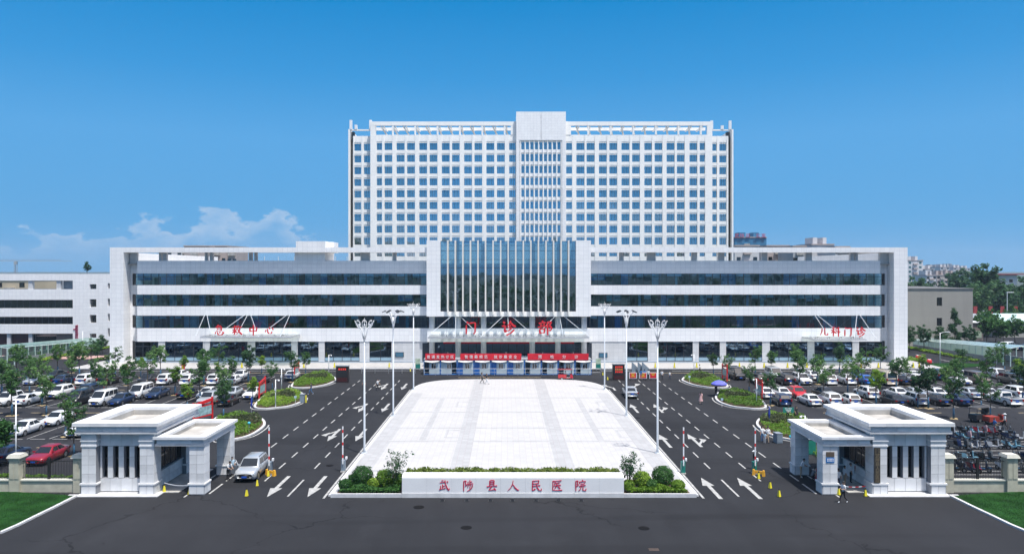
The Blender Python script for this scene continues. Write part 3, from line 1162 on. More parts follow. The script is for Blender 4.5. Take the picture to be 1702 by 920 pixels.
# roof pergola posts and roof house
for a, b in ((218, 229), (266, 270), (273, 278), (342, 346), (350, 355), (415, 420), (424, 428), (600, 615), (653, 659), (1029, 1036), (1075, 1089), (1149, 1157), (1193, 1203), (1265, 1274), (1338, 1348), (1412, 1418), (1420, 1424), (1461, 1474)):
    xa, xb = wx(a, 145.6), wx(b, 145.6)
    MB().box(xa, xb, 145.1, 145.9, 19.5, 21.6).build('pergola_post', M_STONE, HB)
mb = MB()
xa, xb = wx(492, YF), wx(541, YF)
mb.box(xa, xb, YF - .05, YF + 8, 21.595, 23.75)
mb.box(xa - .6, xb - .4, YF + 1.2, YF + 9, 19.5, 21.594)
mb.box(xb, xb + .9, YF + 2, YF + 7, 21.595, 23.7)
mb.build('roof_house', M_CLAD, HB)
mb = MB()
xs_ = [wx(p, 146) for p in (437, 460, 487, 556, 575)]
for x in xs_:
    mb.cyl(x, 147, 19.5, 20.9, .05, .05, 6)
mb.build('roof_vent_pipe', M_WHITE, HB)

# ---- entrance block
YB = 142.6
gx0, gx1 = wx(732.3, YB + .4), wx(957, YB + .4)
mb = MB()
mb.box(BX0, gx0, YB, 150, 9.2, 23.9)
mb.box(gx1, BX1, YB, 150, 9.2, 23.9)
mb.box(gx0, gx1, YB, 150, 9.2, 10.15)
mb.build('entrance_block', M_CLAD, HB)
mb = MB()
mb.box(gx0, gx1, YB + .5, 160, 13.05, 13.4)
mb.box(gx0, gx1, YB + .5, 160, 17.05, 17.4)
mb.build('atrium_slab', M_INTF, HB)
mb = MB()
mb.box(BX0, BX1, 160, 160.3, 0, 20.6)
for x in np.linspace(gx0 + 3, gx1 - 3, 5):
    mb.box(x - .35, x + .35, 147, 147.7, 10.15, 23.5)
mb.build('atrium_wall', M_INT, HB)
MB().box(gx0, gx1, 148.6, 148.8, 17.4, 23.0).build('added_white_wall', M_WHITE, HB)  # white wall added behind the glass to make its top look pale
mb = MB()
mb.box(gx0, gx1, 150, 160, 23.3, 23.6)
mb.build('atrium_roof', M_WHITE, HB)
nb = 18; bw = (gx1 - gx0) / nb
rowz = [10.15, 11.9, 13.6, 15.3, 17.0, 18.6, 20.2, 21.9, 23.75]
mb = MB()
for z in rowz:
    mb.box(gx0, gx1, YB + .36, YB + .46, z - .035, z + .035)
for k in range(nb + 1):
    x = gx0 + k * bw
    mb.box(max(gx0, x - .04), min(gx1, x + .04), YB + .34, YB + .48, 10.15, 23.75)
cw_ = mb.build('curtain_wall', M_FRAME, HB)
o = wloc(cw_)
for k in range(nb):
    for z0, z1 in zip(rowz, rowz[1:]):
        link('pane', pane_mesh('pane', bw - .08, z1 - z0 - .07, M_GLASSB), cw_, Vector((gx0 + (k + .5) * bw, YB + .41, (z0 + z1) / 2)) - o)
finm = MB().box(-.13, .13, -.75, .33, 9.55, 23.9).mesh('fin', mat('pale_stone_fin', (0.74, 0.71, 0.66), .6, var=.08))
for k in range(1, nb):
    link('fin', finm, HB, (gx0 + k * bw - CX, YB - 143.0, 0))
# lower entrance: band, round columns, glass behind
MB().box(BX0, BX1, YS - .9, YS + .4, 4.2, 6.8).build('entrance_band', M_CLAD, HB)
colm = MB().cyl(0, 0, 0, 9.2, .55, .55, 20).mesh('column', M_STONE, True)
for px in (718, 761.6, 803.8, 884.5, 927, 970.5):
    link('column', colm, HB, (wx(px, 144.2) - CX, 1.0, 0))
for (z0, z1) in ((6.8, 9.2), (0.14, 4.2)):
    mb = MB()
    n = 20; w = (BX1 - BX0) / n
    for k in range(n + 1):
        x = BX0 + k * w
        mb.box(x - .045, x + .045, 145.3, 145.42, z0, z1)
    mb.box(BX0, BX1, 145.3, 145.41, z1 - .1, z1); mb.box(BX0, BX1, 145.3, 145.41, z0, z0 + .12)
    lw = mb.build('lobby_window', M_FRAME, HB)
    o = wloc(lw)
    for k in range(n):
        link('pane', pane_mesh('pane', w - .09, z1 - z0 - .22, M_GLASSG), lw, Vector((BX0 + (k + .5) * w, 145.36, (z0 + z1) / 2 + .01)) - o)
MB().box(BX0 + 3, BX1 - 3, 145.1, 145.13, 3.7, 4.15).build('red_header', M_BANNER, HB)
MB().box(BX0, BX1, 145.5, 160, 6.2, 6.5).build('lobby_slab', M_INTF, HB)
MB().box(BX0, BX1, 145.5, 160, -0.1, .12).build('lobby_floor', M_INTF, HB)
for s, px in ((-1, 707), (1, 979)):
    x = wx(px, 143.9)
    MB().box(x - .6, x + .6, YS - .05, YS + .1, .2, 1.9 + 2.0).build('side_door', M_FRAME, HB)


def canopy(xa, xb, yf, z, yback, rods, letters, lsize, lz, slots):
    """glass canopy on steel arms, hung on rods, with standing letters"""
    c = MB()
    n = max(3, int((xb - xa) / 2.4))
    c.box(xa, xb, yf, yf + .16, z - .12, z + .10)
    c.tube([(xa, yf - .06, z - .02), (xb, yf - .06, z - .02)], .11, 8)
    for k in range(n + 1):
        x = xa + .05 + (xb - xa - .1) * k / n
        c.box(x - .05, x + .05, yf + .16, yback, z - .14, z + .04)
    can = c.build('canopy', M_STEEL, HB)
    pm_w = (xb - xa) / n - .1
    for k in range(n):
        x = xa + (xb - xa) * (k + .5) / n
        MB().box(x - pm_w / 2, x + pm_w / 2, yf + .05, yback - .02, z + .112, z + .135).build('canopy_glass_pane', M_CANOPYG, can)
    for (x0, z0, x1, y1) in rods:
        MB().tube([(x0, yback - .05, z0), (x1, y1, z + .1)], .052, 6).build('tie_rod', M_LAMPP, can)
    c = MB()
    for x in slots:
        c.tube([(x, yf + .25, z + .1), (x, yf + .25, z + .55)], .03, 5)
        c.tube([(x, yf + .3, z + .5), (x, yf + 1.4, z + .15)], .03, 5)
    c.build('letter_bracket', M_DSTEEL, can)
    o = wloc(can)
    for ch, x, sz in letters:
        l = link('sign_character', brush_mesh(ch, sz, M_REDLET, .14, 1.45), can, Vector((x, yf + .2, lz)) - o)
    return can


# main canopy
yc = 136.6
xa, xb = wx(711, yc), wx(979, yc)
rods = []
for px in (757, 843.5, 930):
    x0 = wx(px, YB)
    for dx in (-5.0, 0.3, 5.2):
        rods.append((x0 + dx * .1, 9.5, x0 + dx, 137.4))
lets = [('门', wx(782, yc), 2.45), ('诊', wx(845, yc), 2.75), ('部', wx(906, yc), 2.75)]
canopy(xa, xb, yc, wz(561, yc), YS - .9, rods, lets, 2.6, wz(544.5, yc), [wx(p, yc) for p in (742, 770, 790, 810, 834, 853, 870, 898, 914, 925, 938)])
# left canopy
yc = 138.6
xa, xb = wx(333, yc), wx(484.7, yc)
rods = []
for px in (341, 413, 483):
    x0 = wx(px, YS)
    for dx in ((0.2, 3.2) if px == 341 else (-4.6, -.6, 3.6) if px == 413 else (-4.6, -.5)):
        rods.append((x0 + dx * .1, 9.6, x0 + dx, 139.3))
lets = [('急', wx(364, yc), 1.95), ('救', wx(393, yc), 1.9), ('中', wx(420.5, yc), 2.0), ('心', wx(447, yc), 1.75)]
canopy(xa, xb, yc, wz(560, yc), YS, rods, lets, 1.9, wz(548.5, yc), [wx(p, yc) for p in (348, 375, 404, 433, 455, 468)])
xa, xb = wx(1353, yc), wx(1440, yc)
rods = []
for px, dd in ((1352, (1.0, 4.2)), (1427, (-3.2, .9))):
    x0 = wx(px, YS)
    for dx in dd:
        rods.append((x0 + dx * .1, 9.6, x0 + dx, 139.3))
lets = [('儿', wx(1370, yc), 1.6), ('科', wx(1389.5, yc), 1.85), ('门', wx(1410, yc), 1.75), ('诊', wx(1431, yc), 1.9)]
canopy(xa, xb, yc, wz(564, yc), YS, rods, lets, 1.9, wz(551, yc), [wx(p, yc) for p in (1360, 1380, 1400, 1420, 1434)])

# ---------------------------------------------------------------- the ward tower behind
YT = 230.0
TW = thing('ward_tower', 'tall white ward tower with a grid of blue windows, rising behind the hospital front', 'tower', (wx(899, YT), YT, 0))


def tx(px): return wx(px, YT)


def tz(py): return wz(py, YT)


maincols = [(626, 635), (639, 652), (659, 672.5), (676.4, 689.7), (696.7, 709.8), (714, 727), (734.3, 747.4), (751.3, 764), (771.4, 784.4), (788.6, 801.4), (808.4, 821.5), (826, 839), (846.3, 857.0),
            (941, 951), (958, 971.5), (975, 988.5), (995.5, 1008.7), (1012.8, 1026), (1033, 1046.4), (1050.6, 1063.7), (1071, 1083.7), (1088, 1101), (1108, 1121.4), (1125, 1138), (1146, 1159), (1163, 1172)]
wingcols = [(587, 599), (603, 615), (1182, 1194), (1198, 1210)]
ccols = [(866.4 + 7.47 * k, 866.4 + 7.47 * k + 5.1) for k in range(9)]
rows = [(234.8 + 19.62 * k, 249.2 + 19.62 * k - min(k, 1) * 0.0) for k in range(10)]
# (top of the opening is a dark lintel reveal)
ZR = [(tz(b), tz(a)) for a, b in rows]


def facade(name, cols, x0, x1, yf, ztop, zbot, proud, mw, spn):
    """piers and spandrels left solid, openings real"""
    mb = MB()
    e = [x0] + [q for c in cols for q in (tx(c[0]), tx(c[1]))] + [x1]
    for i in range(0, len(e), 2):
        mb.box(e[i], e[i + 1], yf, yf + 1.0, zbot, ztop)
    for c in cols:
        xa, xb = tx(c[0]), tx(c[1])
        z = ztop
        for (b, t) in ZR:
            mb.box(xa, xb, yf + proud, yf + .9, t, z)
            z = b
        mb.box(xa, xb, yf + proud, yf + .9, zbot, z)
    w = mb.build(name, M_TOWERW, TW)
    return w


facade('main_wall', maincols[:13], tx(615.5), tx(858), YT, tz(224), 10, .12, 0, 0)
facade('main_wall', maincols[13:], tx(940), tx(1184), YT, tz(224), 10, .12, 0, 0)
facade('wing_wall', wingcols[:2], tx(585.3), tx(615.4), YT + 1.5, tz(224.5), 10, .12, 0, 0)
facade('wing_wall', wingcols[2:], tx(1184.1), tx(1213), YT + 1.5, tz(224.5), 10, .12, 0, 0)
mb = MB()
xa, xb = tx(858), tx(940)
c0, c1 = tx(863), tx(934)
mb.box(xa, tx(898.6), YT - 1.2, YT + 14, tz(234), tz(187))
mb.box(tx(899.4), xb, YT - 1.2, YT + 14, tz(234), tz(187))
mb.box(tx(898.6), tx(899.4), YT - .9, YT + 14, tz(234), tz(187.5))
mb.box(xa, c0, YT - 1.2, YT + 1, 10, tz(234))
mb.box(c1, xb, YT - 1.2, YT + 1, 10, tz(234))
z = tz(234)
for (b, t) in ZR:
    mb.box(c0, c1, YT - .9, YT + .6, t, z) if t < z else None
    z = b
mb.box(c0, c1, YT - .9, YT + .6, 10, z)
e_ = [c0] + [q for c in ccols for q in (tx(c[0]), tx(c[1]))] + [c1]
for i in range(0, len(e_), 2):
    mb.box(e_[i], e_[i + 1], YT - .88, YT + .55, 10, tz(234))
mb.build('core_wall', M_CLAD, TW)
finm = MB().box(-.11, .11, -1.12, -.9, 20, tz(234)).mesh('core_fin', M_TOWERW)
for k in range(10):
    link('core_fin', finm, TW, (tx(865 + 7.47 * k) - TW.location.x, 0, 0))
    if k < 9:
        for (b, t) in ZR:
            pass
# windows, one by one
twin = {}
tr_ = random.Random(4)


def tower_window(name, c, zr, yf, div):
    xa, xb = tx(c[0]), tx(c[1]); w = round(xb - xa, 1); h = zr[1] - zr[0]
    k = (name, w)
    if k not in twin:
        m = MB()
        m.box(-w / 2, w / 2, -.04, .04, -h / 2, -h / 2 + .06)
        m.box(-w / 2, w / 2, -.30 if div == 3 else -.12, .04, h / 2 - .46, h / 2, 1)
        m.box(-w / 2, w / 2, -.035, .035, h / 2 - 1.02, h / 2 - .96)
        for i in range(div + 1):
            x = -w / 2 + w * i / div
            m.box(max(-w / 2, x - .04), min(w / 2, x + .04), -.045, .045, -h / 2 + .06, h / 2 - .46)
        p = MB().box(-w / 2 + .04, w / 2 - .04, -.01, .01, -h / 2 + .04, h / 2 - .04)
        twin[k] = (m.mesh(name, [M_FRAME, M_TOWERW]), p.mesh('pane', M_GLASST))
    o = link(name, twin[k][0], TW, ((xa + xb) / 2 - TW.location.x, yf - YT, (zr[0] + zr[1]) / 2))
    q = link('pane', twin[k][1], o)
    q.rotation_euler = (tr_.uniform(-.03, .03), 0, tr_.uniform(-.02, .02))


for c in maincols:
    for zr in ZR: tower_window('window', c, zr, YT + .5, 3)
for c in wingcols:
    for zr in ZR: tower_window('window', c, zr, YT + 2.0, 3)
for c in ccols:
    for zr in ZR: tower_window('narrow_window', (c[0], c[1]), zr, YT - .6, 2)
# curtains and blinds right behind the glass, room by room
rnd = random.Random(5)
cm_ = {}
for ci, c in enumerate(maincols + wingcols):
    for ri, zr in enumerate(ZR):
        if rnd.random() < .8:
            xa, xb = tx(c[0]), tx(c[1]); w = (xb - xa) * rnd.choice((.3, .5, .5, 1.0))
            side = rnd.choice((0, 1))
            x0 = xa if side == 0 else xb - w
            key = (round(w, 1), rnd.choice((0, 1, 2, 2)))
            if key not in cm_:
                m = MB(); n = max(3, int(w / .2)); h = zr[1] - zr[0]
                for i in range(n):
                    m.quad((w * i / n, .05 * (i % 2), 0), (w * (i + 1) / n, .05 * ((i + 1) % 2), 0), (w * (i + 1) / n, .05 * ((i + 1) % 2), h), (w * i / n, .05 * (i % 2), h))
                cm_[key] = m.mesh('curtain', M_CURT[key[1]])
            link('curtain', cm_[key], TW, (x0 - TW.location.x, (.60 if ci < 26 else 2.1), zr[0]))
mb = MB()
for z0, z1 in ZR:
    mb.box(tx(583), tx(1213), YT + 2.6, YT + 18, z0 - 1.25, z0 - 1.0)
mb.build('floor_slab', M_INTF, TW)
mb = MB()
mb.box(tx(583), tx(1213), YT + 6.5, YT + 6.8, 10, tz(234))
for k in range(32):
    x = tx(583) + (tx(1213) - tx(583)) * k / 31
    mb.box(x - .1, x + .1, YT + 2.7, YT + 6.5, 10, tz(234))
mb.build('partition_wall', M_INT, TW)
# side fins, roof frame with raking struts, mast posts
for s, px in ((-1, 577.5), (1, 1221)):
    x = tx(px)
    mb = MB()
    mb.box(x, x + s * -.42, YT + 3, YT + 18, 10, tz(213.5))
    mb.box(x, x + s * -.5, YT + 1.2, YT + 3, 10, tz(213.5))
    mb.build('side_fin', M_TOWERW, TW)
    ga, gb = (tx(580), tx(585.2)) if s < 0 else (tx(1213.1), tx(1218.4))
    MB().box(ga, gb, YT + 3.4, YT + 3.45, 10, tz(215.6)).build('corner_glazing', M_GLASSD, TW)
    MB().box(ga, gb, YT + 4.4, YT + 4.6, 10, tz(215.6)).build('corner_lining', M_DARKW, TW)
mb = MB()
for (a, b) in ((615.5, 857.5), (940.5, 1184)):
    mb.box(tx(a), tx(b), YT, YT + .8, tz(208.5), tz(202))
    mb.box(tx(a), tx(b), YT + 8, YT + 8.8, tz(208.5), tz(203.5))
    mb.box(tx(a), tx(a) + 1.6, YT + .81, YT + 1.6, tz(224), tz(202.2))
    mb.box(tx(a), tx(a) + 1.6, YT + .02, YT + .8, tz(224), tz(208.5))
    mb.box(tx(b) - 1.6, tx(b), YT + .02, YT + .8, tz(224), tz(208.5))
for (a, b) in ((578, 615.4), (1184.1, 1221)):
    mb.box(tx(a), tx(b), YT + 1.5, YT + 2.2, tz(215.5), tz(213.5))
mb.build('roof_frame', M_TOWERW, TW)
pm_ = MB().box(-.25, .25, .05, .55, tz(224), tz(208.5)).mesh('roof_post', M_TOWERW)
st_ = MB()
st_.tube([(-.2, .6, tz(210)), (1.6, 6, tz(225))], .28, 6)
st_ = st_.mesh('raking_strut', M_TOWERW)
bm_ = MB().box(-.2, .2, .8, 8, tz(211), tz(209)).mesh('roof_crossbeam', M_TOWERW)
for (a, b) in ((615.5, 857.5), (940.5, 1184)):
    n = 13
    for k in range(1, n):
        px = a + (b - a) * k / n
        x = tx(px) - TW.location.x
        if k % 2 == 0: link('roof_post', pm_, TW, (x, 0, 0))
        link('raking_strut', st_, TW, (x, 0, 0))
        link('roof_crossbeam', bm_, TW, (x + .6, 0, 0))
mb = MB()
mb.box(tx(583), tx(1213), YT + 1.0 + 1.6, YT + 18, tz(226), tz(225))
mb.build('roof_deck', M_CONC, TW)
for px, y0 in ((581.5, 198), (590, 206), (614.3, 198), (1185.3, 199), (1203, 207), (1216, 199)):
    x = tx(px)
    MB().box(x - .38, x + .38, YT + 1.3, YT + 2.1, tz(213.4), tz(y0)).build('roof_mast', M_WHITE, TW)
mb = MB(); mb.box(tx(855), tx(944), YT + 1.5, YT + 10, tz(224), tz(200)); mb.build('lift_house', M_TOWERW, TW)
# ---------------------------------------------------------------- gatehouses
M_GPANEL = mat('gate_stone_panel', (0.66, 0.665, 0.67), 0.5, var=0.16, scale=0.9)
M_GPANEL2 = mat('gate_stone_panel_pale', (0.71, 0.715, 0.72), 0.5, var=0.10, scale=0.9)
M_GPANEL3 = mat('gate_stone_panel_grey', (0.61, 0.615, 0.62), 0.5, var=0.18, scale=0.9)
M_GBACK = mat('gate_joint_backing', (0.22, 0.23, 0.25), 0.8)
GP = {}
prnd = random.Random(3)


def panel(parent, axis, x, y, z, w, h, t=0.03, name='panel'):
    """one stone panel: axis 'y' faces -Y, 'x+' faces +X, 'x-' faces -X; x,y,z is its centre"""
    mi = prnd.choice((0, 0, 1, 2))
    k = (axis[0], round(w, 3), round(h, 3), mi, t)
    if k not in GP:
        if axis[0] == 'y': m = MB().box(-w / 2, w / 2, -t / 2, t / 2, -h / 2, h / 2)
        else: m = MB().box(-t / 2, t / 2, -w / 2, w / 2, -h / 2, h / 2)
        GP[k] = m.mesh(name, (M_GPANEL, M_GPANEL2, M_GPANEL3)[mi])
    o = link(name, GP[k], parent, Vector((x, y, z)) - wloc(parent))
    return o


def panel_grid(parent, axis, a0, a1, fixed, z0, z1, nu, nz, gap=0.022):
    """cover a rectangle with nu x nz panels"""
    w = (a1 - a0) / nu; h = (z1 - z0) / nz
    for i in range(nu):
        for j in range(nz):
            c = a0 + (i + .5) * w; zc = z0 + (j + .5) * h
            if axis[0] == 'y': panel(parent, axis, c, fixed, zc, w - gap, h - gap)
            else: panel(parent, axis, fixed, c, zc, w - gap, h - gap)


def gatehouse(s, label):
    G = thing('gatehouse', label, 'gatehouse', (CX + s * 30.0, 62.5, 0), group='gatehouses at the entrance')

    def X(a): return CX + s * a

    def BX(mb, a0, a1, y0, y1, z0, z1):
        mb.box(X(a0), X(a1), y0, y1, z0, z1)
    # core walls with four real slits in front
    mb = MB()
    slits = [(30.35, 30.78), (31.22, 31.65), (32.1, 32.53), (32.98, 33.41)]
    e = [29.3] + [q for p in slits for q in p] + [34.5]
    for i in range(0, len(e), 2):
        BX(mb, e[i], e[i + 1], 59.93, 60.45, 1.2, 3.78)
    BX(mb, 29.3, 34.5, 59.93, 60.45, 0.1, 1.2)
    BX(mb, 29.3, 34.5, 59.93, 60.45, 3.78, 5.05)
    BX(mb, 34.2, 34.5, 60.45, 66.1, 0.1, 5.05)
    BX(mb, 29.3, 34.5, 66.1, 66.4, 0.1, 5.05)
    BX(mb, 29.3, 29.6, 60.45, 61.3, 0.1, 5.05)
    BX(mb, 29.3, 29.6, 65.4, 66.1, 0.1, 5.05)
    BX(mb, 29.3, 29.6, 61.3, 65.4, 0.1, 1.5)
    BX(mb, 29.3, 29.6, 61.3, 65.4, 3.85, 5.05)
    core = mb.build('wall', M_GBACK, G)
    # front cladding panels: base, between slits, top
    yf = 59.912
    for (a0, a1) in ((30.13, 30.98), (30.98, 31.875), (31.875, 32.77), (32.77, 33.57)):
        panel_grid(core, 'y', min(X(a0), X(a1)), max(X(a0), X(a1)), yf, 0.12, 1.18, 1, 1)
        panel_grid(core, 'y', min(X(a0), X(a1)), max(X(a0), X(a1)), yf, 3.80, 4.92, 1, 1)
    for (a0, a1) in ((30.12, 30.34), (30.79, 31.21), (31.66, 32.09), (32.54, 32.97), (33.42, 33.58)):
        panel_grid(core, 'y', min(X(a0), X(a1)), max(X(a0), X(a1)), yf, 1.2, 3.78, 1, 3)
    ax = 'x'
    for (y0, y1, n) in ((60.55, 61.3, 1), (65.4, 66.1, 1)):
        panel_grid(core, ax, y0, y1, X(29.285), 0.12, 3.9, n, 4)
    panel_grid(core, ax, 61.3, 65.4, X(29.285), 0.12, 1.44, 5, 2)
    # slit windows
    for a0, a1 in slits:
        w = MB(); BX(w, a0, a1, 60.30, 60.33, 1.2, 3.78)
        wo = w.build('slit_window', M_GLASSD, G)
        f = MB()
        BX(f, a0 + .002, a0 + .04, 60.27, 60.36, 1.2, 3.78); BX(f, a1 - .04, a1 - .002, 60.27, 60.36, 1.2, 3.78)
        BX(f, a0 + .04, a1 - .04, 60.28, 60.35, 2.7, 2.76)
        f.build('frame', M_FRAME, wo)
    # side window
    w = MB(); BX(w, 29.43, 29.46, 61.3, 65.4, 1.5, 3.85)
    wo = w.build('side_window', M_GLASSD, G)
    f = MB()
    for k in range(5):
        y = 61.3 + 4.1 * k / 4
        BX(f, 29.40, 29.49, max(61.3, y - .04), min(65.4, y + .04), 1.5, 3.85)
    for z in (1.5, 2.9, 3.79):
        BX(f, 29.41, 29.48, 61.3, 65.4, z, z + .06)
    f.build('frame', M_FRAME, wo)
    f = MB(); BX(f, 29.15, 29.5, 61.2, 65.5, 1.44, 1.497); f.build('sill', M_GPANEL, wo)
    MBf = MB(); BX(MBf, 29.6, 34.2, 60.45, 66.1, 0.02, 0.1); MBf.build('floor', M_CONC, G)
    mb = MB(); BX(mb, 30.5, 33.5, 63.5, 64.2, .1, 1.0); mb.build('desk', mat('desk_wood', (0.2, 0.12, 0.07), .5), G)
    # corner pilasters
    for a0, a1, y0, y1 in ((28.95, 30.10, 59.35, 60.55), (33.62, 34.78, 59.35, 60.55), (28.95, 30.10, 65.35, 66.5), (33.62, 34.78, 65.35, 66.5)):
        p = MB(); BX(p, a0 + .03, a1 - .03, y0 + .03, y1 - .03, 0.05, 4.95)
        po = p.build('pilaster', M_GBACK, G)
        c0, c1 = sorted((X(a0), X(a1)))
        front = y0 < 60
        if front:
            panel_grid(po, 'y', c0, c1, y0 + .013, 0.93, 3.85, 1, 4) if False else None
            w = c1 - c0
            for (u0, u1) in ((c0, c0 + w * .5), (c0 + w * .5, c1)):
                panel_grid(po, 'y', u0, u1, y0 + .013, 0.94, 3.86, 1, 4)
                panel_grid(po, 'y', u0, u1, y0 - .05, 0.06, 0.80, 1, 1)
        # side facing the road
        xs = X(a0)
        if a0 < 30:
            panel_grid(po, 'x', y0, y1, xs + s * .013, 0.94, 3.86, 1, 4)
            panel_grid(po, 'x', y0 - .06, y1 + .06, xs - s * .05, 0.06, 0.80, 2, 1)
        m = MB()
        BX(m, a0 - .045, a1 + .045, y0 - .035, y1 + .045, 0.02, 0.8)
        m.build('plinth', M_GBACK, po)
        m = MB()
        BX(m, a0 - .11, a1 + .11, y0 - .11, y1 + .11, 0.80, 0.92)
        m.build('moulding', M_GPANEL2, po)
        m = MB(); BX(m, a0 - .05, a1 + .05, y0 - .05, y1 + .05, 3.86, 4.0); m.build('moulding', M_GPANEL2, po)
        m = MB(); BX(m, a0 - .02, a1 + .02, y0 - .02, y1 + .02, 4.0, 4.28); m.build('moulding', M_GPANEL, po)
        m = MB(); BX(m, a0 - .08, a1 + .08, y0 - .08, y1 + .08, 4.28, 4.40); m.build('moulding', M_GPANEL2, po)
        m = MB(); BX(m, a0 - .03, a1 + .03, y0 - .03, y1 + .03, 4.40, 4.94); m.build('moulding', M_GPANEL3, po)

    def tiered_roof(name, a0, a1, y0, y1, zt, drops, rim, floor_z, skip_inner=False):
        """stepped fascia, coping slabs, sunken roof deck"""
        z3, z2, z1 = zt - drops[0], zt - drops[1], zt - drops[2]
        r = MB()
        BX(r, a0 + .22, a1 - .22, y0 + .22, y0 + rim - .05, z2, z3); BX(r, a0 + .22, a1 - .22, y1 - rim + .05, y1 - .22, z2, z3)
        BX(r, a0 + .22, a0 + rim - .05, y0 + rim - .05, y1 - rim + .05, z2, z3); BX(r, a1 - rim + .05, a1 - .22, y0 + rim - .05, y1 - rim + .05, z2, z3)
        BX(r, a0 + .14, a1 - .14, y0 + .14, y1 - .14, z1, z2)
        ro = r.build(name, M_GPANEL3, G)
        d = MB(); BX(d, a0 + rim - .3, a1 - rim + .3, y0 + rim - .3, y1 - rim + .3, z2 + .002, floor_z); d.build('roof_deck', M_CONC, ro)
        # parapet lining of the well
        d = MB()
        BX(d, a0 + rim - .10, a0 + rim - .01, y0 + rim, y1 - rim, floor_z, z3); BX(d, a1 - rim + .01, a1 - rim + .10, y0 + rim, y1 - rim, floor_z, z3)
        BX(d, a0 + rim - .1, a1 - rim + .1, y0 + rim - .1, y0 + rim - .005, floor_z, z3); BX(d, a0 + rim - .1, a1 - rim + .1, y1 - rim + .005, y1 - rim + .1, floor_z, z3)
        d.build('roof_well', M_CONC, ro)
        # coping slabs
        n = max(3, int((a1 - a0) / 1.35))
        for k in range(n):
            u0, u1 = a0 + (a1 - a0) * k / n, a0 + (a1 - a0) * (k + 1) / n
            for (b0, b1) in ((y0, y0 + rim), (y1 - rim, y1)):
                c = MB(); BX(c, u0 + .005, u1 - .005, b0, b1, z3, zt); c.build('coping_slab', prnd.choice((M_GPANEL, M_GPANEL2)), ro)
        n = max(4, int((y1 - y0 - 2 * rim) / 1.5))
        for k in range(n):
            v0, v1 = y0 + rim + (y1 - y0 - 2 * rim) * k / n, y0 + rim + (y1 - y0 - 2 * rim) * (k + 1) / n
            for (b0, b1) in ((a0, a0 + rim), (a1 - rim, a1)):
                c = MB(); BX(c, b0, b1, v0 + .005, v1 - .005, z3, zt); c.build('coping_slab', prnd.choice((M_GPANEL, M_GPANEL2)), ro)
        # fascia panels on the front and the road side
        n = max(3, int((a1 - a0) / 1.0))
        panel_grid(ro, 'y', min(X(a0 + .22), X(a1 - .22)), max(X(a0 + .22), X(a1 - .22)), y0 + .205, z2 + .01, z3 - .01, n, 1)
        return ro
    tiered_roof('roof', 28.45, 35.35, 58.98, 67.5, 5.83, (.28, .72, .90), 1.38, 5.12)
    # canopy over the outer lane
    tiered_roof('canopy_roof', 24.72, 28.94, 59.1, 66.3, 4.70, (.22, .60, .76), .72, 4.2)
    for (y0, y1) in ((59.35, 60.45), (65.0, 66.0)):
        a0, a1 = 24.9, 26.1
        p = MB(); BX(p, a0 + .03, a1 - .03, y0 + .03, y1 - .03, .03, 3.96)
        po = p.build('canopy_pillar', M_GBACK, G)
        c0, c1 = sorted((X(a0), X(a1)))
        w = c1 - c0
        for (u0, u1) in ((c0, c0 + w * .5), (c0 + w * .5, c1)):
            panel_grid(po, 'y', u0, u1, y0 + .013, 0.94, 3.94, 1, 4)
            panel_grid(po, 'y', u0, u1, y0 - .05, 0.06, 0.80, 1, 1)
        panel_grid(po, 'x', y0, y1, X(a0) + s * .013, 0.94, 3.94, 1, 4)
        panel_grid(po, 'x', y0, y1, X(a1) - s * .013, 0.94, 3.94, 1, 4)
        panel_grid(po, 'x', y0 - .06, y1 + .06, X(a0) - s * .05, .06, .80, 2, 1)
        m = MB(); BX(m, a0 - .045, a1 + .045, y0 - .035, y1 + .045, 0.0, .8); m.build('plinth', M_GBACK, po)
        m = MB(); BX(m, a0 - .11, a1 + .11, y0 - .11, y1 + .11, .80, .92); m.build('moulding', M_GPANEL2, po)
    m = MB(); BX(m, 28.4, 35.0, 58.75, 59.9, -0.004, 0.058); m.build('step', M_KERB, G)
    m = MB(); BX(m, 27.2, 35.2, 59.9, 67.0, -0.004, 0.05); m.build('base_slab', M_CONC, G)
    return G


GL = gatehouse(-1, 'white stone gatehouse with sunken flat roof beside the silver car')
GR = gatehouse(1, 'white stone gatehouse with a tall dark name plaque beside the scooters')
# plaques on the right gatehouse
M_BRONZE = mat('dark_bronze_plaque', (0.075, 0.065, 0.055), .4, .4, var=.3, scale=5)
M_GOLD = mat('dark_engraved_gold', (0.30, 0.24, 0.15), .4, .5)
px_ = CX + 29.25
pl = MB().box(px_ - .24, px_ + .24, 59.24, 59.335, .98, 3.80).build('name_plaque', M_BRONZE, GR)
o = wloc(pl)
for i, ch in enumerate('武陟县人民医院'):
    me = text_mesh(ch, .36, .006, M_GOLD)
    link('plaque_character', me, pl, Vector((px_ + .02, 59.236, 3.18 - i * .34)) - o)
for dx in (-.13, .13):      # two columns of small characters too fine to read
    m = MB()
    for i in range(4):
        z = 3.70 - i * .14
        m.box(px_ + dx - .045, px_ + dx + .045, 59.232, 59.239, z - .012, z + .012); m.box(px_ + dx - .012, px_ + dx + .012, 59.231, 59.2385, z - .05, z + .05)
    m.build('plaque_small_text', M_GOLD, pl)['kind'] = 'stuff'
px_ = CX + 25.5
MB().box(px_ - .33, px_ + .33, 59.31, 59.345, 3.05, 3.45).build('brown_plaque', mat('brown_plaque_metal', (.16, .12, .09), .4, .4), GR)
pb = MB().box(px_ - .33, px_ + .33, 59.31, 59.345, 2.6, 3.0).build('blue_plaque', mat('blue_plaque_enamel', (.02, .16, .45), .4), GR)
o = wloc(pb)
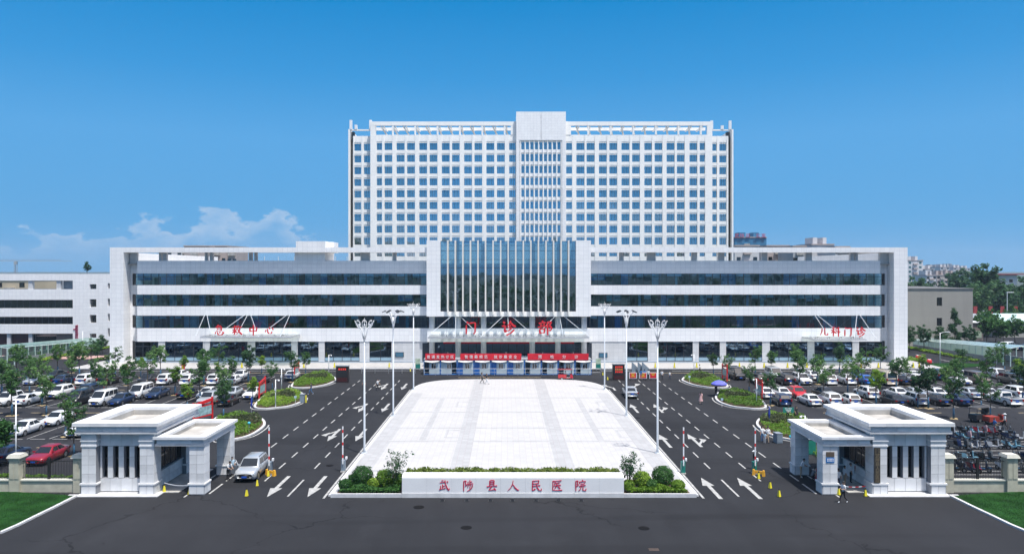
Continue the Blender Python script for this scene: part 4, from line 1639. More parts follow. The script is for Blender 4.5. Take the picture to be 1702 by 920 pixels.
for i, (w_, z_) in enumerate(((.07, 2.88), (.07, 2.74))):
    m = MB()
    for k in range(5):
        x = px_ - .25 + k * .11
        m.box(x, x + .06, 59.302, 59.309, z_ - .05, z_ + .05)
    m.build('plaque_lettering', M_WLET, pb)

# ---------------------------------------------------------------- sign wall, bed in front of the plaza
SW = thing('sign_wall', 'long low white sign wall with red characters in front of the plaza', 'sign wall', (CX, 58.7, 0))
sx0, sx1 = -8.23, 9.43
n = 9
w = (sx1 - sx0) / n
mb = MB(); mb.box(sx0 + .03, sx1 - .03, 58.66, 59.6, 0, 1.62); mb.build('core', M_GBACK, SW)
M_SIGNW = mat('white_sign_stone', (0.74, 0.745, 0.75), .45, var=.05, scale=.7)
for k in range(n):
    a, b = sx0 + k * w, sx0 + (k + 1) * w
    MB().box(a + .004, b - .004, 58.62, 58.66, .36, 1.56).build('face_panel', M_SIGNW, SW)
    m = MB(); m.add([(a + .004, 58.62, 1.565), (b - .004, 58.62, 1.565), (b - .004, 59.62, 1.565), (a + .004, 59.62, 1.565), (a + .004, 58.85, 1.74), (b - .004, 58.85, 1.74), (b - .004, 59.62, 1.74), (a + .004, 59.62, 1.74)],
                    [(3, 2, 1, 0), (4, 5, 6, 7), (0, 1, 5, 4), (1, 2, 6, 5), (2, 3, 7, 6), (3, 0, 4, 7)])
    m.build('coping_slab', M_SIGNW, SW)
    MB().box(a + .004, b - .004, 58.58, 58.66, 0, .355).build('base_panel', M_GPANEL3, SW)
for s_, x in ((-1, sx0), (1, sx1)):
    MB().box(x, x - s_ * .03, 58.662, 59.6, 0, 1.56).build('end_panel', M_SIGNW, SW)
M_REDSIGN = mat('crimson_letter', (0.55, 0.012, 0.055), .4, var=.05)
for ch, px in zip('武陟县人民医院', (738, 778, 817.5, 853, 891, 926, 965)):
    link('sign_character', brush_mesh(ch, .92, M_REDSIGN, .03), SW, Vector((wx(px, 58.6), 58.603, wz(806, 58.6))) - Vector(SW.location))
BED = MB()
bedp = [(-13.55, 58.75), (sx0 - .02, 58.75), (sx0 - .02, 59.65), (sx1 + .02, 59.65), (sx1 + .02, 58.75), (14.85, 58.75), (14.85, 60.2), (13.6, 63.2), (10.4, 63.2), (9.6, 61.6), (-8.4, 61.6), (-9.2, 63.2), (-12.3, 63.2), (-13.55, 60.2)]
bed = struct('planting_bed', MB().sheet(bedp, 0.16), M_SOIL)
mb = MB()
mb.box(-13.9, sx0 - .01, 58.6, 58.78, 0, .30); mb.box(sx1 + .01, 15.2, 58.6, 58.78, 0, .30)
mb.build('bed_kerb', M_KERB, bed)
# ground spotlights in front of the sign
lamp_ = None
for k, px in enumerate((735, 776, 815, 852, 891, 928, 966)):
    p = gp(px, 832)
    t = thing('ground_spotlight', 'small black ground spotlight before the sign wall, %s from the left' % nth(k + 1), 'spotlight', (p.x, p.y, 0), group='ground spotlights before the sign wall')
    MB().frustum(-.13, .13, -.11, .11, .03, -.10, .10, -.06, .10, .22).build('housing', M_BLACK, t, local=True)
    MB().box(-.17, .17, -.14, .14, 0, .03).build('base', M_DSTEEL, t, local=True)

# ---------------------------------------------------------------- tall lamps round the plaza
def petal_loop(mb, an, r0, z0, r1, z1, w):
    ca, sa = math.cos(an), math.sin(an)
    cr, cz = (r0 + r1) / 2, (z0 + z1) / 2
    pts = []
    for k in range(13):
        t = 2 * PI * k / 12
        u = cr + (r1 - r0) / 2 * math.cos(t); v = w * math.sin(t)
        z = cz + (z1 - z0) / 2 * math.cos(t)
        pts.append((ca * u - sa * v, sa * u + ca * v, z))
    mb.tube(pts, .022, 5)


def lamp_meshes(kind):
    pole = MB(); pole.tube([(0, 0, 0.13), (0, 0, .5), (0, 0, 11.2)], [.15, .11, .07], 12)
    pole.cyl(0, 0, 0.1, .22, .3, .3, 12)
    head = MB(); lums = []
    if kind == 'flower':
        head.tube([(0, 0, 11.0), (0, 0, 11.5), (0, 0, 12.1)], [.085, .12, .08], 10)
        for k in range(8):
            an = 2 * PI * (k + .5) / 8
            c, s = math.cos(an), math.sin(an)
            head.tube([(c * .1, s * .1, 11.3), (c * .28, s * .28, 11.9), (c * .6, s * .6, 12.4), (c * .85, s * .85, 12.62)], [.04, .042, .038, .03], 6)
            petal_loop(head, an, .72, 12.45, 1.05, 13.15, .26)
            lums.append(MB().ball((c * .84, s * .84, 12.72), .13, 8, 5, sz=.5))
        ring = [(math.cos(2 * PI * k / 20) * .62, math.sin(2 * PI * k / 20) * .62, 12.42) for k in range(21)]
        head.tube(ring, .025, 5)
        head.tube([(0, 0, 12.1), (0, 0, 13.4)], [.03, .012], 5)
    elif kind == 'flood':
        head.tube([(0, 0, 11.0), (0, 0, 11.3), (0, 0, 12.3)], [.10, .18, .14], 10)
        for k in range(6):
            an = 2 * PI * (k + .25) / 6
            c, s = math.cos(an), math.sin(an)
            head.tube([(c * .2, s * .2, 11.5), (c * .35, s * .35, 12.3), (c * .75, s * .75, 12.75), (c * 1.2, s * 1.2, 13.0)], [.05, .05, .04, .04], 6)
            q = MB().box(-.16, .16, -.30, .30, -.05, .05)
            M_ = Matrix.Translation((c * 1.25, s * 1.25, 13.02)) @ Matrix.Rotation(an + PI / 2, 4, 'Z') @ Matrix.Rotation(.35, 4, 'X')
            lums.append(MB().add([tuple(M_ @ Vector(v)) for v in q.v], q.f))
    else:
        head.tube([(0, 0, 11.0), (0, 0, 11.5), (0, 0, 12.3)], [.085, .14, .10], 10)
        for k in range(6):
            an = 2 * PI * k / 6
            c, s = math.cos(an), math.sin(an)
            head.tube([(c * .12, s * .12, 11.5), (c * .3, s * .3, 12.2), (c * .75, s * .75, 12.55), (c * 1.15, s * 1.15, 13.1)], [.04, .038, .03, .02], 6)
            petal_loop(head, an, .35, 12.5, .72, 13.05, .2)
            lums.append(MB().ball((c * .5, s * .5, 12.5), .12, 8, 5, sz=.5))
        ring = [(math.cos(2 * PI * k / 20) * .55, math.sin(2 * PI * k / 20) * .55, 12.45) for k in range(21)]
        head.tube(ring, .025, 5)
        head.tube([(0, 0, 12.1), (0, 0, 13.4)], [.03, .012], 5)
    return pole.mesh('pole', M_LAMPP, True), head.mesh('lamp_crown', M_WHITE, True), [l.mesh('luminaire', M_DSTEEL if kind == 'flood' else M_STEEL, kind != 'flood') for l in lums]


KN = {'flower': 'many-armed flower crown', 'flood': 'floodlight arms', 'tulip': 'spread tulip-shaped crown'}
for kind, ys in (('flower', 72.4), ('flood', 91.0), ('tulip', 111.1)):
    ms = lamp_meshes(kind)
    for s, x in ((-1, -13.85), (1, 14.95)):
        t = thing('street_lamp', 'tall white street lamp with %s on the %s edge of the plaza' % (KN[kind], 'left' if s < 0 else 'right'), 'street lamp', (x, ys, 0), 0.2 * s, group='tall lamps around the plaza')
        link('pole', ms[0], t)
        for o_ in [link('lamp_crown', ms[1], t)] + [link('luminaire', me, t) for me in ms[2]]:
            o_.scale = (.88, .88, 1)

# ---------------------------------------------------------------- boom barriers
def boom(x, y, h, cab, green, label):
    t = thing('boom_barrier', label, 'barrier', (x, y, 0), group='raised boom barriers at the gate')
    MB().box(-.17, .17, -.2, .2, 0.1, 1.05).build('cabinet', M_GREENC if green else M_GREYC, t, local=True)
    MB().box(-.22, .22, -.26, .26, 0, .1).build('base', M_CONC, t, local=True)
    m = MB()
    n = 12
    for k in range(n):
        z0, z1 = .75 + (h - .75) * k / n, .75 + (h - .75) * (k + 1) / n
        m.box(-.05, .05, -.30, -.215, z0, z1, 1 if k % 4 == 2 else 0)
    m.build('boom_arm', [M_WHITE, M_RED], t, local=True)
    m = MB(); m.box(.2, .34, -.15, .1, 1.15, 1.35); m.box(.24, .30, -.06, 0, 1.05, 1.15); m.build('camera_head', M_WHITE, t, local=True)
    return t


boom(-20.95, 65.6, 4.15, 0, False, 'raised red-white boom barrier with grey cabinet beside yellow blocks near silver car')
boom(-14.2 - .35, 66.2, 4.1, 0, False, 'raised red-white boom barrier with grey cabinet at left corner of plaza')
boom(15.45 + .35, 65.6, 4.15, 0, True, 'raised red-white boom barrier with green cabinet at right corner of plaza')
boom(22.15, 65.6, 4.15, 0, True, 'raised red-white boom barrier with green cabinet beside the worker in dark clothes')
for x, y, lab in ((-20.7, 65.0, 'low yellow barrier block at the foot of the left boom barrier'), (22.3, 64.9, 'low yellow barrier block at the foot of the right boom barrier')):
    t = thing('barrier_block', lab, 'barrier', (x, y, 0), -.5)
    for k in (-1, 1):
        MB().frustum(k * .42 - .12, k * .42 + .12, -.14, .14, 0, k * .42 - .08, k * .42 + .08, -.1, .1, .5).build('foot', M_ORG, t, local=True)
    MB().box(-.33, .33, -.05, .05, .18, .42).build('rail', M_ORG, t, local=True)

# traffic cones
cone = None


def cone_at(px, py, label, sc=1.0):
    global cone
    p = gp(px, py)
    if cone is None:
        cone = thing('traffic_cone', label, 'traffic cone', (p.x, p.y, 0), group='yellow and black traffic cones')
        MB().box(-.19, .19, -.19, .19, 0, .05).build('base', M_BLACK, cone, local=True)
        MB().frustum(-.14, .14, -.14, .14, .05, -.06, .06, -.06, .06, .66).build('body', M_YEL, cone, local=True)
        MB().frustum(-.06, .06, -.06, .06, .66, -.03, .03, -.03, .03, .84).build('tip', M_BLACK, cone, local=True)
        cone.scale = (.8, .8, .8)
        return
    dup(cone, (p.x, p.y, 0), random.random(), label, sc=.8)


for px, py, lab in ((410, 824, 'yellow cone on the lane line in front of the silver car, nearest the road'), (427.5, 807, 'yellow cone on the lane line right beside the silver car'),
                    (446, 791, 'yellow cone touching the yellow block under the left boom barrier'), (273, 817, 'yellow cone at the left end of the tape under the left gate canopy'),
                    (315, 821, 'yellow cone by the front pillar of the left gate canopy'), (1280, 811, 'yellow cone on the right lane line, farther of the pair'),
                    (1295, 825, 'yellow cone on the right lane line, nearer of the pair'), (1261, 795, 'yellow cone at the foot of the right boom barrier'),
                    (1394, 822, 'yellow cone by the front pillar of the right gate canopy'), (1438.5, 824, 'yellow cone at the right end of the tape by the plaque'),
                    (682, 617, 'yellow cone left of the red and blue cabins'), (1002, 623, 'yellow cone behind the right plaza lamp near the screen'),
                    (1010, 631, 'yellow cone at the left foot of the right information screen'), (1034, 631, 'yellow cone at the right foot of the right information screen')):
    cone_at(px, py, lab)


def tape(a, b, z, lab, m):
    t = MB()
    n = 8
    for k in range(n):
        u0, u1 = k / n, (k + 1) / n
        p = Vector(a).lerp(Vector(b), u0); q = Vector(a).lerp(Vector(b), u1)
        s0 = -.12 * math.sin(PI * u0); s1 = -.12 * math.sin(PI * u1)
        t.add([(p.x, p.y, z + s0), (q.x, q.y, z + s1), (q.x, q.y, z + .06 + s1), (p.x, p.y, z + .06 + s0), (p.x, p.y + .012, z + s0), (q.x, q.y + .012, z + s1), (q.x, q.y + .012, z + .06 + s1), (p.x, p.y + .012, z + .06 + s0)],
              [(0, 1, 2, 3), (7, 6, 5, 4), (3, 2, 6, 7), (4, 5, 1, 0)], k % 2)
    o = t.build('barrier_tape', [M_WHITE, m])
    tag(o, lab, 'tape')


tape(gp(273, 817)[:2] + (0,), gp(315, 821)[:2] + (0,), .72, 'barrier tape between two cones under the left gate canopy', M_WHITE)
tape(gp(1394, 822)[:2] + (0,), gp(1438.5, 824)[:2] + (0,), .78, 'red-white barrier tape between two cones under the right gate canopy', M_RED)

# yellow bollards along the hospital pavement
bol = None
bl = [(361, 617), (402, 617), (505, 617), (556, 613.5), (647, 613), (1089, 613.5), (1121, 613.5), (1158, 614), (1229, 614.5), (1270, 615), (1309, 615.5), (1341, 615.5), (1431, 616), (1460, 616.5), (1518, 616), (1528, 617)]
for k, (px, py) in enumerate(bl):
    p = gp(px, py, .0)
    y = 136.0
    x = wx(px, y)
    lab = 'yellow bollard on the pavement before the hospital, %s from the left' % nth(k + 1)
    if bol is None:
        bol = thing('bollard', lab, 'bollard', (x, y, .14), group='yellow bollards along the hospital pavement')
        MB().frustum(-.22, .22, -.22, .22, 0, -.2, .2, -.2, .2, .08).build('base', M_BLACK, bol, local=True)
        MB().frustum(-.16, .16, -.16, .16, .08, -.07, .07, -.07, .07, .95).build('body', M_YEL, bol, local=True)
    else:
        dup(bol, (x, y, .14), 0, lab)

# ---------------------------------------------------------------- fences beside the gatehouses
def fence(s, label):
    F = thing('fence', label, 'fence', (CX + s * 42, 60.2, 0), group='fences beside the gatehouses')
    def X(a): return CX + s * a
    piers = [35.35, 40.55, 46.6, 52.8, 59.0]
    for i, a in enumerate(piers):
        m = MB()
        m.box(X(a - .42), X(a + .42), 59.85, 60.65, -.05, 2.82)
        po = m.build('pier', M_BEIGE, F)
        m = MB()
        for d in (-.2, .2):
            m.box(X(a + d - .17), X(a + d + .17), 59.82, 59.849, 1.12, 2.6)
        m.build('pier_panel', M_BEIGE, po)
        m = MB()
        m.frustum(min(X(a - .56), X(a + .56)), max(X(a - .56), X(a + .56)), 59.7, 60.8, 2.82, min(X(a - .5), X(a + .5)), max(X(a - .5), X(a + .5)), 59.76, 60.74, 3.0)
        m.box(X(a - .46), X(a + .46), 59.8, 60.7, 3.0, 3.08)
        m.build('pier_cap', mat('pale_cap_stone', (.55, .54, .47), .7), po)
    for a, b in zip(piers, piers[1:]):
        m = MB()
        m.box(X(a + .42), X(b - .42), 60.05, 60.45, -.05, .92)
        wo = m.build('low_wall', M_BEIGE, F)
        m = MB()
        m.box(X(a + .42), X(b - .42), 59.97, 60.53, .92, 1.02)
        m.build('wall_coping', mat('pale_cap_stone', (.55, .54, .47), .7), wo)
        m = MB()
        n = int((b - a - .84) / .125)
        for k in range(1, n):
            x = X(a + .42 + (b - a - .84) * k / n)
            m.box(x - .011, x + .011, 60.24, 60.262, 1.02, 2.62)
        for z in (1.15, 2.45):
            m.box(X(a + .42), X(b - .42), 60.235, 60.267, z, z + .04)
        g = m.build('railing', M_BLACK, F)
        g['kind'] = 'stuff'
        x = X((a + b) / 2)
        MB().box(x - .09, x + .09, 60.17, 60.33, 1.02, 2.75).build('post', M_BLACK, F)
    return F


fence(-1, 'beige stone pier fence with black railings left of the left gatehouse')
fence(1, 'beige stone pier fence with black railings right of the right gatehouse')

# ---------------------------------------------------------------- small street furniture
def light_pole(px, py, ptop, label, arm=None, y=None):
    p = gp(px, py)
    h = wz(ptop, p.y)
    t = thing('light_pole', label, 'light pole', (p.x, p.y, 0), group='slim white light poles')
    MB().tube([(0, 0, 0), (0, 0, h)], [.07, .05], 8).build('pole', M_WHITE, t, True, True)
    MB().box(-.16, .16, -.16, .16, 0, .06).build('base', M_STEEL, t, local=True)
    m = MB()
    if arm == 'lamp':
        m.tube([(0, 0, h - .05), (.5, 0, h + .1), (1.3, 0, h + .2)], .04, 6)
        m.box(1.1, 1.9, -.12, .12, h + .16, h + .26)
        m.build('lamp_arm', M_WHITE, t, local=True)
    else:
        d = 1 if (arm or 1) > 0 else -1
        m.tube([(0, 0, h - .1), (d * .35, 0, h - .02)], .03, 6)
        m.ball((d * .42, 0, h - .15), .13, 8, 6)
        m.build('camera_dome', M_WHITE, t, True, True)
        MB().box(-.1, .1, -.14, -.05, h * .62, h * .62 + .35).build('control_box', M_WHITE, t, local=True)
    return t


light_pole(458, 678, 630, 'slim white camera pole at the front kerb of the middle left island', 1)
light_pole(468, 651, 612, 'slim white camera pole behind the middle left island', 1)
light_pole(546.5, 622, 589, 'slim white camera pole behind the far left island', 1)
light_pole(1257.5, 672.5, 629, 'slim white camera pole on the middle right island', -1)
light_pole(1153.5, 623.5, 588.5, 'slim white camera pole behind the far right island', -1)
light_pole(26.5, 790, 664, 'bare white pole behind the fence at the far left', 1)
light_pole(137.5, 597, 550, 'white lamp pole beside the left garage ramp', 'lamp')
light_pole(1562.5, 606, 553, 'white lamp pole beside the right garage ramp', 'lamp')
light_pole(1338, 757, 690, 'white camera pole behind the right gate canopy', -1)


def cabinet(px, py, w, d, h, m, label, rz=0, stripe=None):
    p = gp(px, py)
    t = thing('utility_cabinet', label, 'cabinet', (p.x, p.y, 0), rz)
    MB().box(-w / 2, w / 2, -d / 2, d / 2, .06, h).build('body', m, t, local=True)
    MB().box(-w / 2 - .03, w / 2 + .03, -d / 2 - .03, d / 2 + .03, h, h + .05).build('lid', M_STEEL, t, local=True)
    MB().box(-w / 2 + .03, w / 2 - .03, -d / 2 + .03, d / 2 - .03, 0, .06).build('base', M_CONC, t, local=True)
    MB().box(-w / 2 + .06, w / 2 - .06, -d / 2 - .012, -d / 2, .14, h - .08).build('door', m, t, local=True)
    if stripe:
        MB().box(w / 2 + .1, w / 2 + .28, -.1, .1, 0, h * .85).build('bollard', M_YEL, t, local=True)


cabinet(503, 668.5, .55, .8, 1.15, M_GREYC, 'grey equipment cabinet at the tip of the middle left island', 0, True)
cabinet(1293, 735, .62, .9, 1.0, M_GREYC, 'grey equipment cabinet at the kerb by the group of people', 0.1)
cabinet(1347, 755, .9, .35, 1.5, M_GREENC, 'green and white standing sign cabinet among shrubs behind the right gate')


def notice_board(x, y, rz, label, pic):
    t = thing('notice_board', label, 'notice board', (x, y, 0), rz, group='red framed notice boards beside the car parks')
    for k in (-1, 1):
        MB().box(k * 1.55 - .09, k * 1.55 + .09, -.09, .09, 0, 2.75 if k > 0 else 2.45).build('post', M_RED, t, local=True)
    m = MB(); m.add([(-1.46, -.06, 1.95), (1.46, -.06, 2.25), (1.46, .06, 2.25), (-1.46, .06, 1.95), (-1.46, -.06, 2.3), (1.46, -.06, 2.6), (1.46, .06, 2.6), (-1.46, .06, 2.3)],
                    [(3, 2, 1, 0), (4, 5, 6, 7), (0, 1, 5, 4), (1, 2, 6, 5), (2, 3, 7, 6), (3, 0, 4, 7)])
    m.build('header', M_RED, t, local=True)
    m = MB(); m.box(-1.46, 1.46, -.05, .05, .55, .7); m.box(-1.46, 1.46, -.05, .05, 1.8, 1.9); m.build('rail', M_RED, t, local=True)
    b = MB().box(-1.4, 1.4, -.04, .04, .72, 1.79).build('board', pic, t, local=True)


M_PIC = mat('printed_notice', (0.30, 0.45, 0.48), .4, var=.6, scale=2.2)
notice_board(-34.7, 105.2, PI / 2 + .05, 'red framed notice board between the middle left island and parked cars', M_PIC)
notice_board(-34.9, 123.2, PI / 2 + .05, 'red framed notice board behind the far left island', M_PIC)
notice_board(-36.2, 88.2, PI / 2 - .35, 'red framed notice board behind the left gatehouse canopy', M_PIC)
notice_board(36.2, 105.2, -PI / 2 - .05, 'red framed notice board between the middle right island and parked cars', M_PIC)
notice_board(36.3, 122.0, -PI / 2 - .05, 'red framed notice board behind the far right island', M_PIC)

# information screens
M_LED = mat('red_led_text', (.3, .01, .01), .4, emit=(1.0, .06, .03, 1.2))
M_LED2 = mat('amber_led_text', (.3, .1, .02), .4, emit=(1.0, .35, .08, .7))
for (px, py, w, h, lab, rich) in ((569.5, 635, 2.0, 2.75, 'black information screen kiosk with red text at the far left island', 0), (1028, 631, 1.95, 2.7, 'black information screen kiosk with red and amber text near the right lanes', 1)):
    p = gp(px, py)
    t = thing('screen_kiosk', lab, 'screen', (p.x, p.y, 0), group='information screen kiosks')
    m = MB(); m.box(-w / 2, w / 2, -.35, .45, 0, h - .12); m.build('body', mat('dark_brown_shell', (.03, .022, .022), .35), t, local=True)
    MB().box(-w / 2 - .08, w / 2 + .08, -.45, .52, h - .12, h).build('roof', M_STEEL, t, local=True)
    sc = MB().box(-w / 2 + .14, w / 2 - .14, -.38, -.352, .95, h - .25).build('screen', M_BLACK, t, local=True)
    for i in range(3 if rich else 1):      # glowing lines of text too fine to read
        m = MB(); z = h - (.52 if rich else .58) - i * .40
        for k in range(4):
            x = -.60 + .33 * k
            m.box(x, x + .24, -.388, -.381, z + .07, z + .11); m.box(x + .09, x + .14, -.389, -.3815, z - .12, z + .13); m.box(x + .02, x + .22, -.3875, -.382, z - .09, z - .05)
        m.build('screen_text', M_LED2 if i == 1 else M_LED, sc, local=True)['kind'] = 'stuff'
    MB().box(-w / 2 + .2, w / 2 - .2, -.362, -.3515, .2, .8).build('lower_panel', mat('dark_red_panel', (.06, .012, .012), .4), t, local=True)

# small red-and-white boards by the queue
for px, py, lab in ((1052, 631, 'left red notice stand before the queue at the turnstiles'), (1069, 631, 'right one of the two adjoining red notice stands before the queue'), (1085.5, 631, 'single red notice stand with yellow symbol right of the queue')):
    p = gp(px, py)
    t = thing('notice_stand', lab, 'notice stand', (p.x, p.y, 0))
    MB().box(-.62, .62, -.03, .03, .25, 1.25).build('board', M_WHITE, t, local=True)
    b = MB().box(-.52, .52, -.045, -.031, .33, 1.17).build('poster', M_BANNER, t, local=True)
    m = MB()
    for i in range(3 if px < 1080 else 2):
        m.box(-.32 + .1 * (i % 2), .32 - .12 * (i % 2), -.055, -.046, .98 - i * .22, 1.08 - i * .22)
    m.build('poster_lettering', M_YEL, b, local=True)
    for k in (-1, 1):
        MB().box(k * .4 - .05, k * .4 + .05, -.2, .2, 0, .25).build('foot', M_BLACK, t, local=True)
# turnstile glass wings
for k, px in enumerate((1056, 1066, 1073)):
    p = gp(px, 620)
    t = thing('glass_wing', 'dark glass queue divider near the turnstiles, %s from the left' % nth(k + 1), 'divider', (p.x, p.y, 0), .5, group='dark queue dividers')
    m = MB(); m.add([(-.8, -.03, .2), (.8, -.03, .2), (.8, .03, .2), (-.8, .03, .2), (-.8, -.03, 2.1), (.8, -.03, .8), (.8, .03, .8), (-.8, .03, 2.1)], [(3, 2, 1, 0), (4, 5, 6, 7), (0, 1, 5, 4), (1, 2, 6, 5), (2, 3, 7, 6), (3, 0, 4, 7)])
    m.build('wing', M_GREYC, t, local=True)
    for d in (-.6, .6):
        MB().box(d - .04, d + .04, -.06, .06, 0, .25).build('foot', M_STEEL, t, local=True)
# railing along the front of the cabins and queue
def railing(x0, x1, y, h, label):
    t = thing('railing', label, 'railing', ((x0 + x1) / 2, y, 0), group='steel railings before the entrance')
    o = (x0 + x1) / 2
    MB().tube([(x0 - o, 0, h), (x1 - o, 0, h)], .035, 6).build('top_rail', M_STEEL, t, local=True)
    MB().tube([(x0 - o, 0, h * .45), (x1 - o, 0, h * .45)], .02, 6).build('lower_rail', M_STEEL, t, local=True)
    n = max(2, int((x1 - x0) / 2.0))
    for k in range(n + 1):
        x = x0 + (x1 - x0) * k / n - o
        MB().tube([(x, 0, 0), (x, 0, h)], .03, 6).build('post', M_STEEL, t, local=True)


railing(wx(704, 127), wx(998, 127), 127.2, 1.15, 'long steel railing before the row of cabins')
railing(wx(600, 129), wx(690, 129), 129.5, 1.1, 'steel railing left of the cabins behind the left lamps')
railing(wx(1000, 129), wx(1052, 129), 129.5, 1.1, 'steel railing right of the cabins behind the right screen')

# prefab cabins in a row with banners above
M_CROOF = mat('cabin_roof', (.25, .27, .29), .5)
YC = 128.0
cx0, cx1 = wx(704, YC), wx(983.5, YC)
NC = 10; cw = (cx1 - cx0) / NC
M_AWN = mat('dirty_white_cloth', (.55, .54, .52), .8, var=.2, scale=1.5)
for k in range(NC):
    x0 = cx0 + k * cw
    door_left = k != 1
    blue = k in (2, 3, 4, 5)
    lab = ('pale prefab cabin with a blue door' if blue else 'pale prefab cabin with an open dark doorway') + ', %s from the left in the row' % nth(k + 1)
    t = thing('cabin', lab, 'cabin', (x0 + cw / 2, YC, 0), group='prefab cabins before the entrance')
    h = cw / 2 - .01
    m = MB()
    da, db = (-h + .12, -h + .98) if door_left else (h - .98, h - .12)
    wa, wb = (-.12, .72) if door_left else (-.35, .45)
    e = sorted((da, db, wa, wb))
    m.box(-h, e[0], 0, .06, .1, 2.5); m.box(e[1], e[2], 0, .06, .1, 2.5); m.box(e[3], h, 0, .06, .1, 2.5)
    m.box(wa, wb, 0, .06, .1, 1.0); m.box(wa, wb, 0, .06, 1.9, 2.5); m.box(da, db, 0, .06, 2.15, 2.5)
    m.box(-h, -h + .06, .06, 2.6, .1, 2.5); m.box(h - .06, h, .06, 2.6, .1, 2.5); m.box(-h, h, 2.6, 2.66, .1, 2.5)
    m.build('wall', M_CABIN, t, local=True)
    m = MB()
    for xx in (-h, h - .1): m.box(xx, xx + .1, -.03, -.001, 0, 2.55)
    m.box(-h, h, -.03, 2.7, 0, .1)
    m.build('blue_frame', M_BLUE, t, local=True)
    m = MB(); m.box(-h - .005, h + .005, -.06, 2.75, 2.55, 2.7); m.box(-h, h, -.02, 2.7, 2.5, 2.55); m.build('roof', M_CROOF, t, local=True)
    w = MB(); w.box(wa, wb, .02, .035, 1.0, 1.9); wo = w.build('window', M_GLASSD, t, local=True)
    f = MB(); f.box(wa, wa + .05, -.01, .05, 1.0, 1.9); f.box(wb - .05, wb, -.01, .05, 1.0, 1.9); f.box((wa + wb) / 2 - .03, (wa + wb) / 2 + .03, -.01, .05, 1.0, 1.9); f.build('frame', M_WHITE, wo, local=True)
    if blue:
        d = MB().box(da + .01, db - .01, -.02, .04, .1, 2.14).build('door', M_BLUE, t, local=True)
        MB().box(db - .2, db - .14, -.06, -.02, 1.05, 1.15).build('handle', M_STEEL, d, local=True)
    else:
        d = MB(); d.add([(da, .0, .1), (da - .02, .8, .1), (da + .03, .8, .1), (da + .05, .0, .1), (da, .0, 2.14), (da - .02, .8, 2.14), (da + .03, .8, 2.14), (da + .05, .0, 2.14)],
                        [(0, 1, 2, 3), (7, 6, 5, 4), (0, 4, 5, 1), (1, 5, 6, 2), (2, 6, 7, 3), (3, 7, 4, 0)]); d.build('door', M_CABIN, t, local=True)
    # sagging cloth awning
    m = MB(); n = 8
    for i in range(n):
        u0, u1 = -h + .2 + (2 * h - .4) * i / n, -h + .2 + (2 * h - .4) * (i + 1) / n
        z0, z1 = 2.34 - .16 * math.sin(PI * i / n), 2.34 - .16 * math.sin(PI * (i + 1) / n)
        m.add([(u0, -.34, z0), (u1, -.34, z1), (u1, -.04, 2.48), (u0, -.04, 2.48), (u0, -.34, z0 - .02), (u1, -.34, z1 - .02), (u1, -.04, 2.46), (u0, -.04, 2.46)], [(0, 1, 2, 3), (7, 6, 5, 4), (4, 5, 1, 0)])
    m.build('awning', M_AWN, t, local=True)


def banner(pa, pb, txt, size, gaps, label):
    xa, xb = wx(pa, YC), wx(pb, YC)
    t = thing('banner', label, 'banner', ((xa + xb) / 2, YC - .1, 2.7), group='red banners above the cabins')
    h = (xb - xa) / 2
    m = MB(); n = 12
    z0, z1 = -.12, 1.0
    for i in range(n):
        u0, u1 = -h + 2 * h * i / n, -h + 2 * h * (i + 1) / n
        y0, y1 = -.06 + .03 * math.sin(i * 1.9), -.06 + .03 * math.sin((i + 1) * 1.9)
        m.add([(u0, y0, z0), (u1, y1, z0), (u1, y1, z1), (u0, y0, z1), (u0, y0 + .03, z0), (u1, y1 + .03, z0), (u1, y1 + .03, z1), (u0, y0 + .03, z1)], [(0, 1, 2, 3), (7, 6, 5, 4), (3, 2, 6, 7), (4, 5, 1, 0)])
    c = m.build('cloth', M_BANNER, t, local=True)
    L_ = len(txt)
    for i, ch in enumerate(txt):
        if ch == ' ': continue
        x = -gaps / 2 + gaps * i / (L_ - 1)
        link('banner_character', text_mesh(ch, size, .01, M_WLET), c, (x, -.115, .44))
    for x in (-h * .5, h * .5):
        MB().tube([(x, .08, 0), (x, .08, 1.25)], .03, 6).build('pole', M_WHITE, t, local=True)


banner(707, 757, '普通发热诊区', .62, 4.1, 'short red banner at the left end of the cabins')
banner(765, 866.5, '管理最规范 就诊最安全', .62, 8.5, 'long red banner over the blue-door cabins')
banner(877, 978, '预检分诊', .66, 6.3, 'long red banner with four widely spaced characters at the right')
# green standing boards
for px, py, lab in ((694.5, 614.5, 'green and white standing board left of the cabins'), (994.5, 614.5, 'green and white standing board right of the cabins')):
    p = gp(px, py)
    t = thing('standing_board', lab, 'sign board', (p.x, p.y, .0))
    MB().box(-.45, .45, -.05, .05, .3, 1.1).build('green_panel', M_GREENC, t, local=True)
    MB().box(-.45, .45, -.05, .05, 1.1, 2.1).build('poster', mat('pale_green_poster', (.5, .6, .45), .5, var=.4, scale=4), t, local=True)
    for k in (-1, 1): MB().box(k * .4 - .04, k * .4 + .04, -.25, .25, 0, .3).build('foot', M_STEEL, t, local=True)
for px, py, lab in ((664, 589, 'small blue wall screen left of the entrance'), (1002.5, 590, 'small blue wall screen right of the entrance')):
    x = wx(px, YS)
    t = thing('wall_screen', lab, 'screen', (x, YS + .08, wz(py + 4, YS)))
    MB().box(-.85, .85, -.1, 0, 0, .95).build('frame', M_FRAME, t, local=True)
    MB().box(-.75, .75, -.115, -.101, .08, .87).build('screen', mat('blue_screen_glass', (.05, .14, .22), .2), t, local=True)
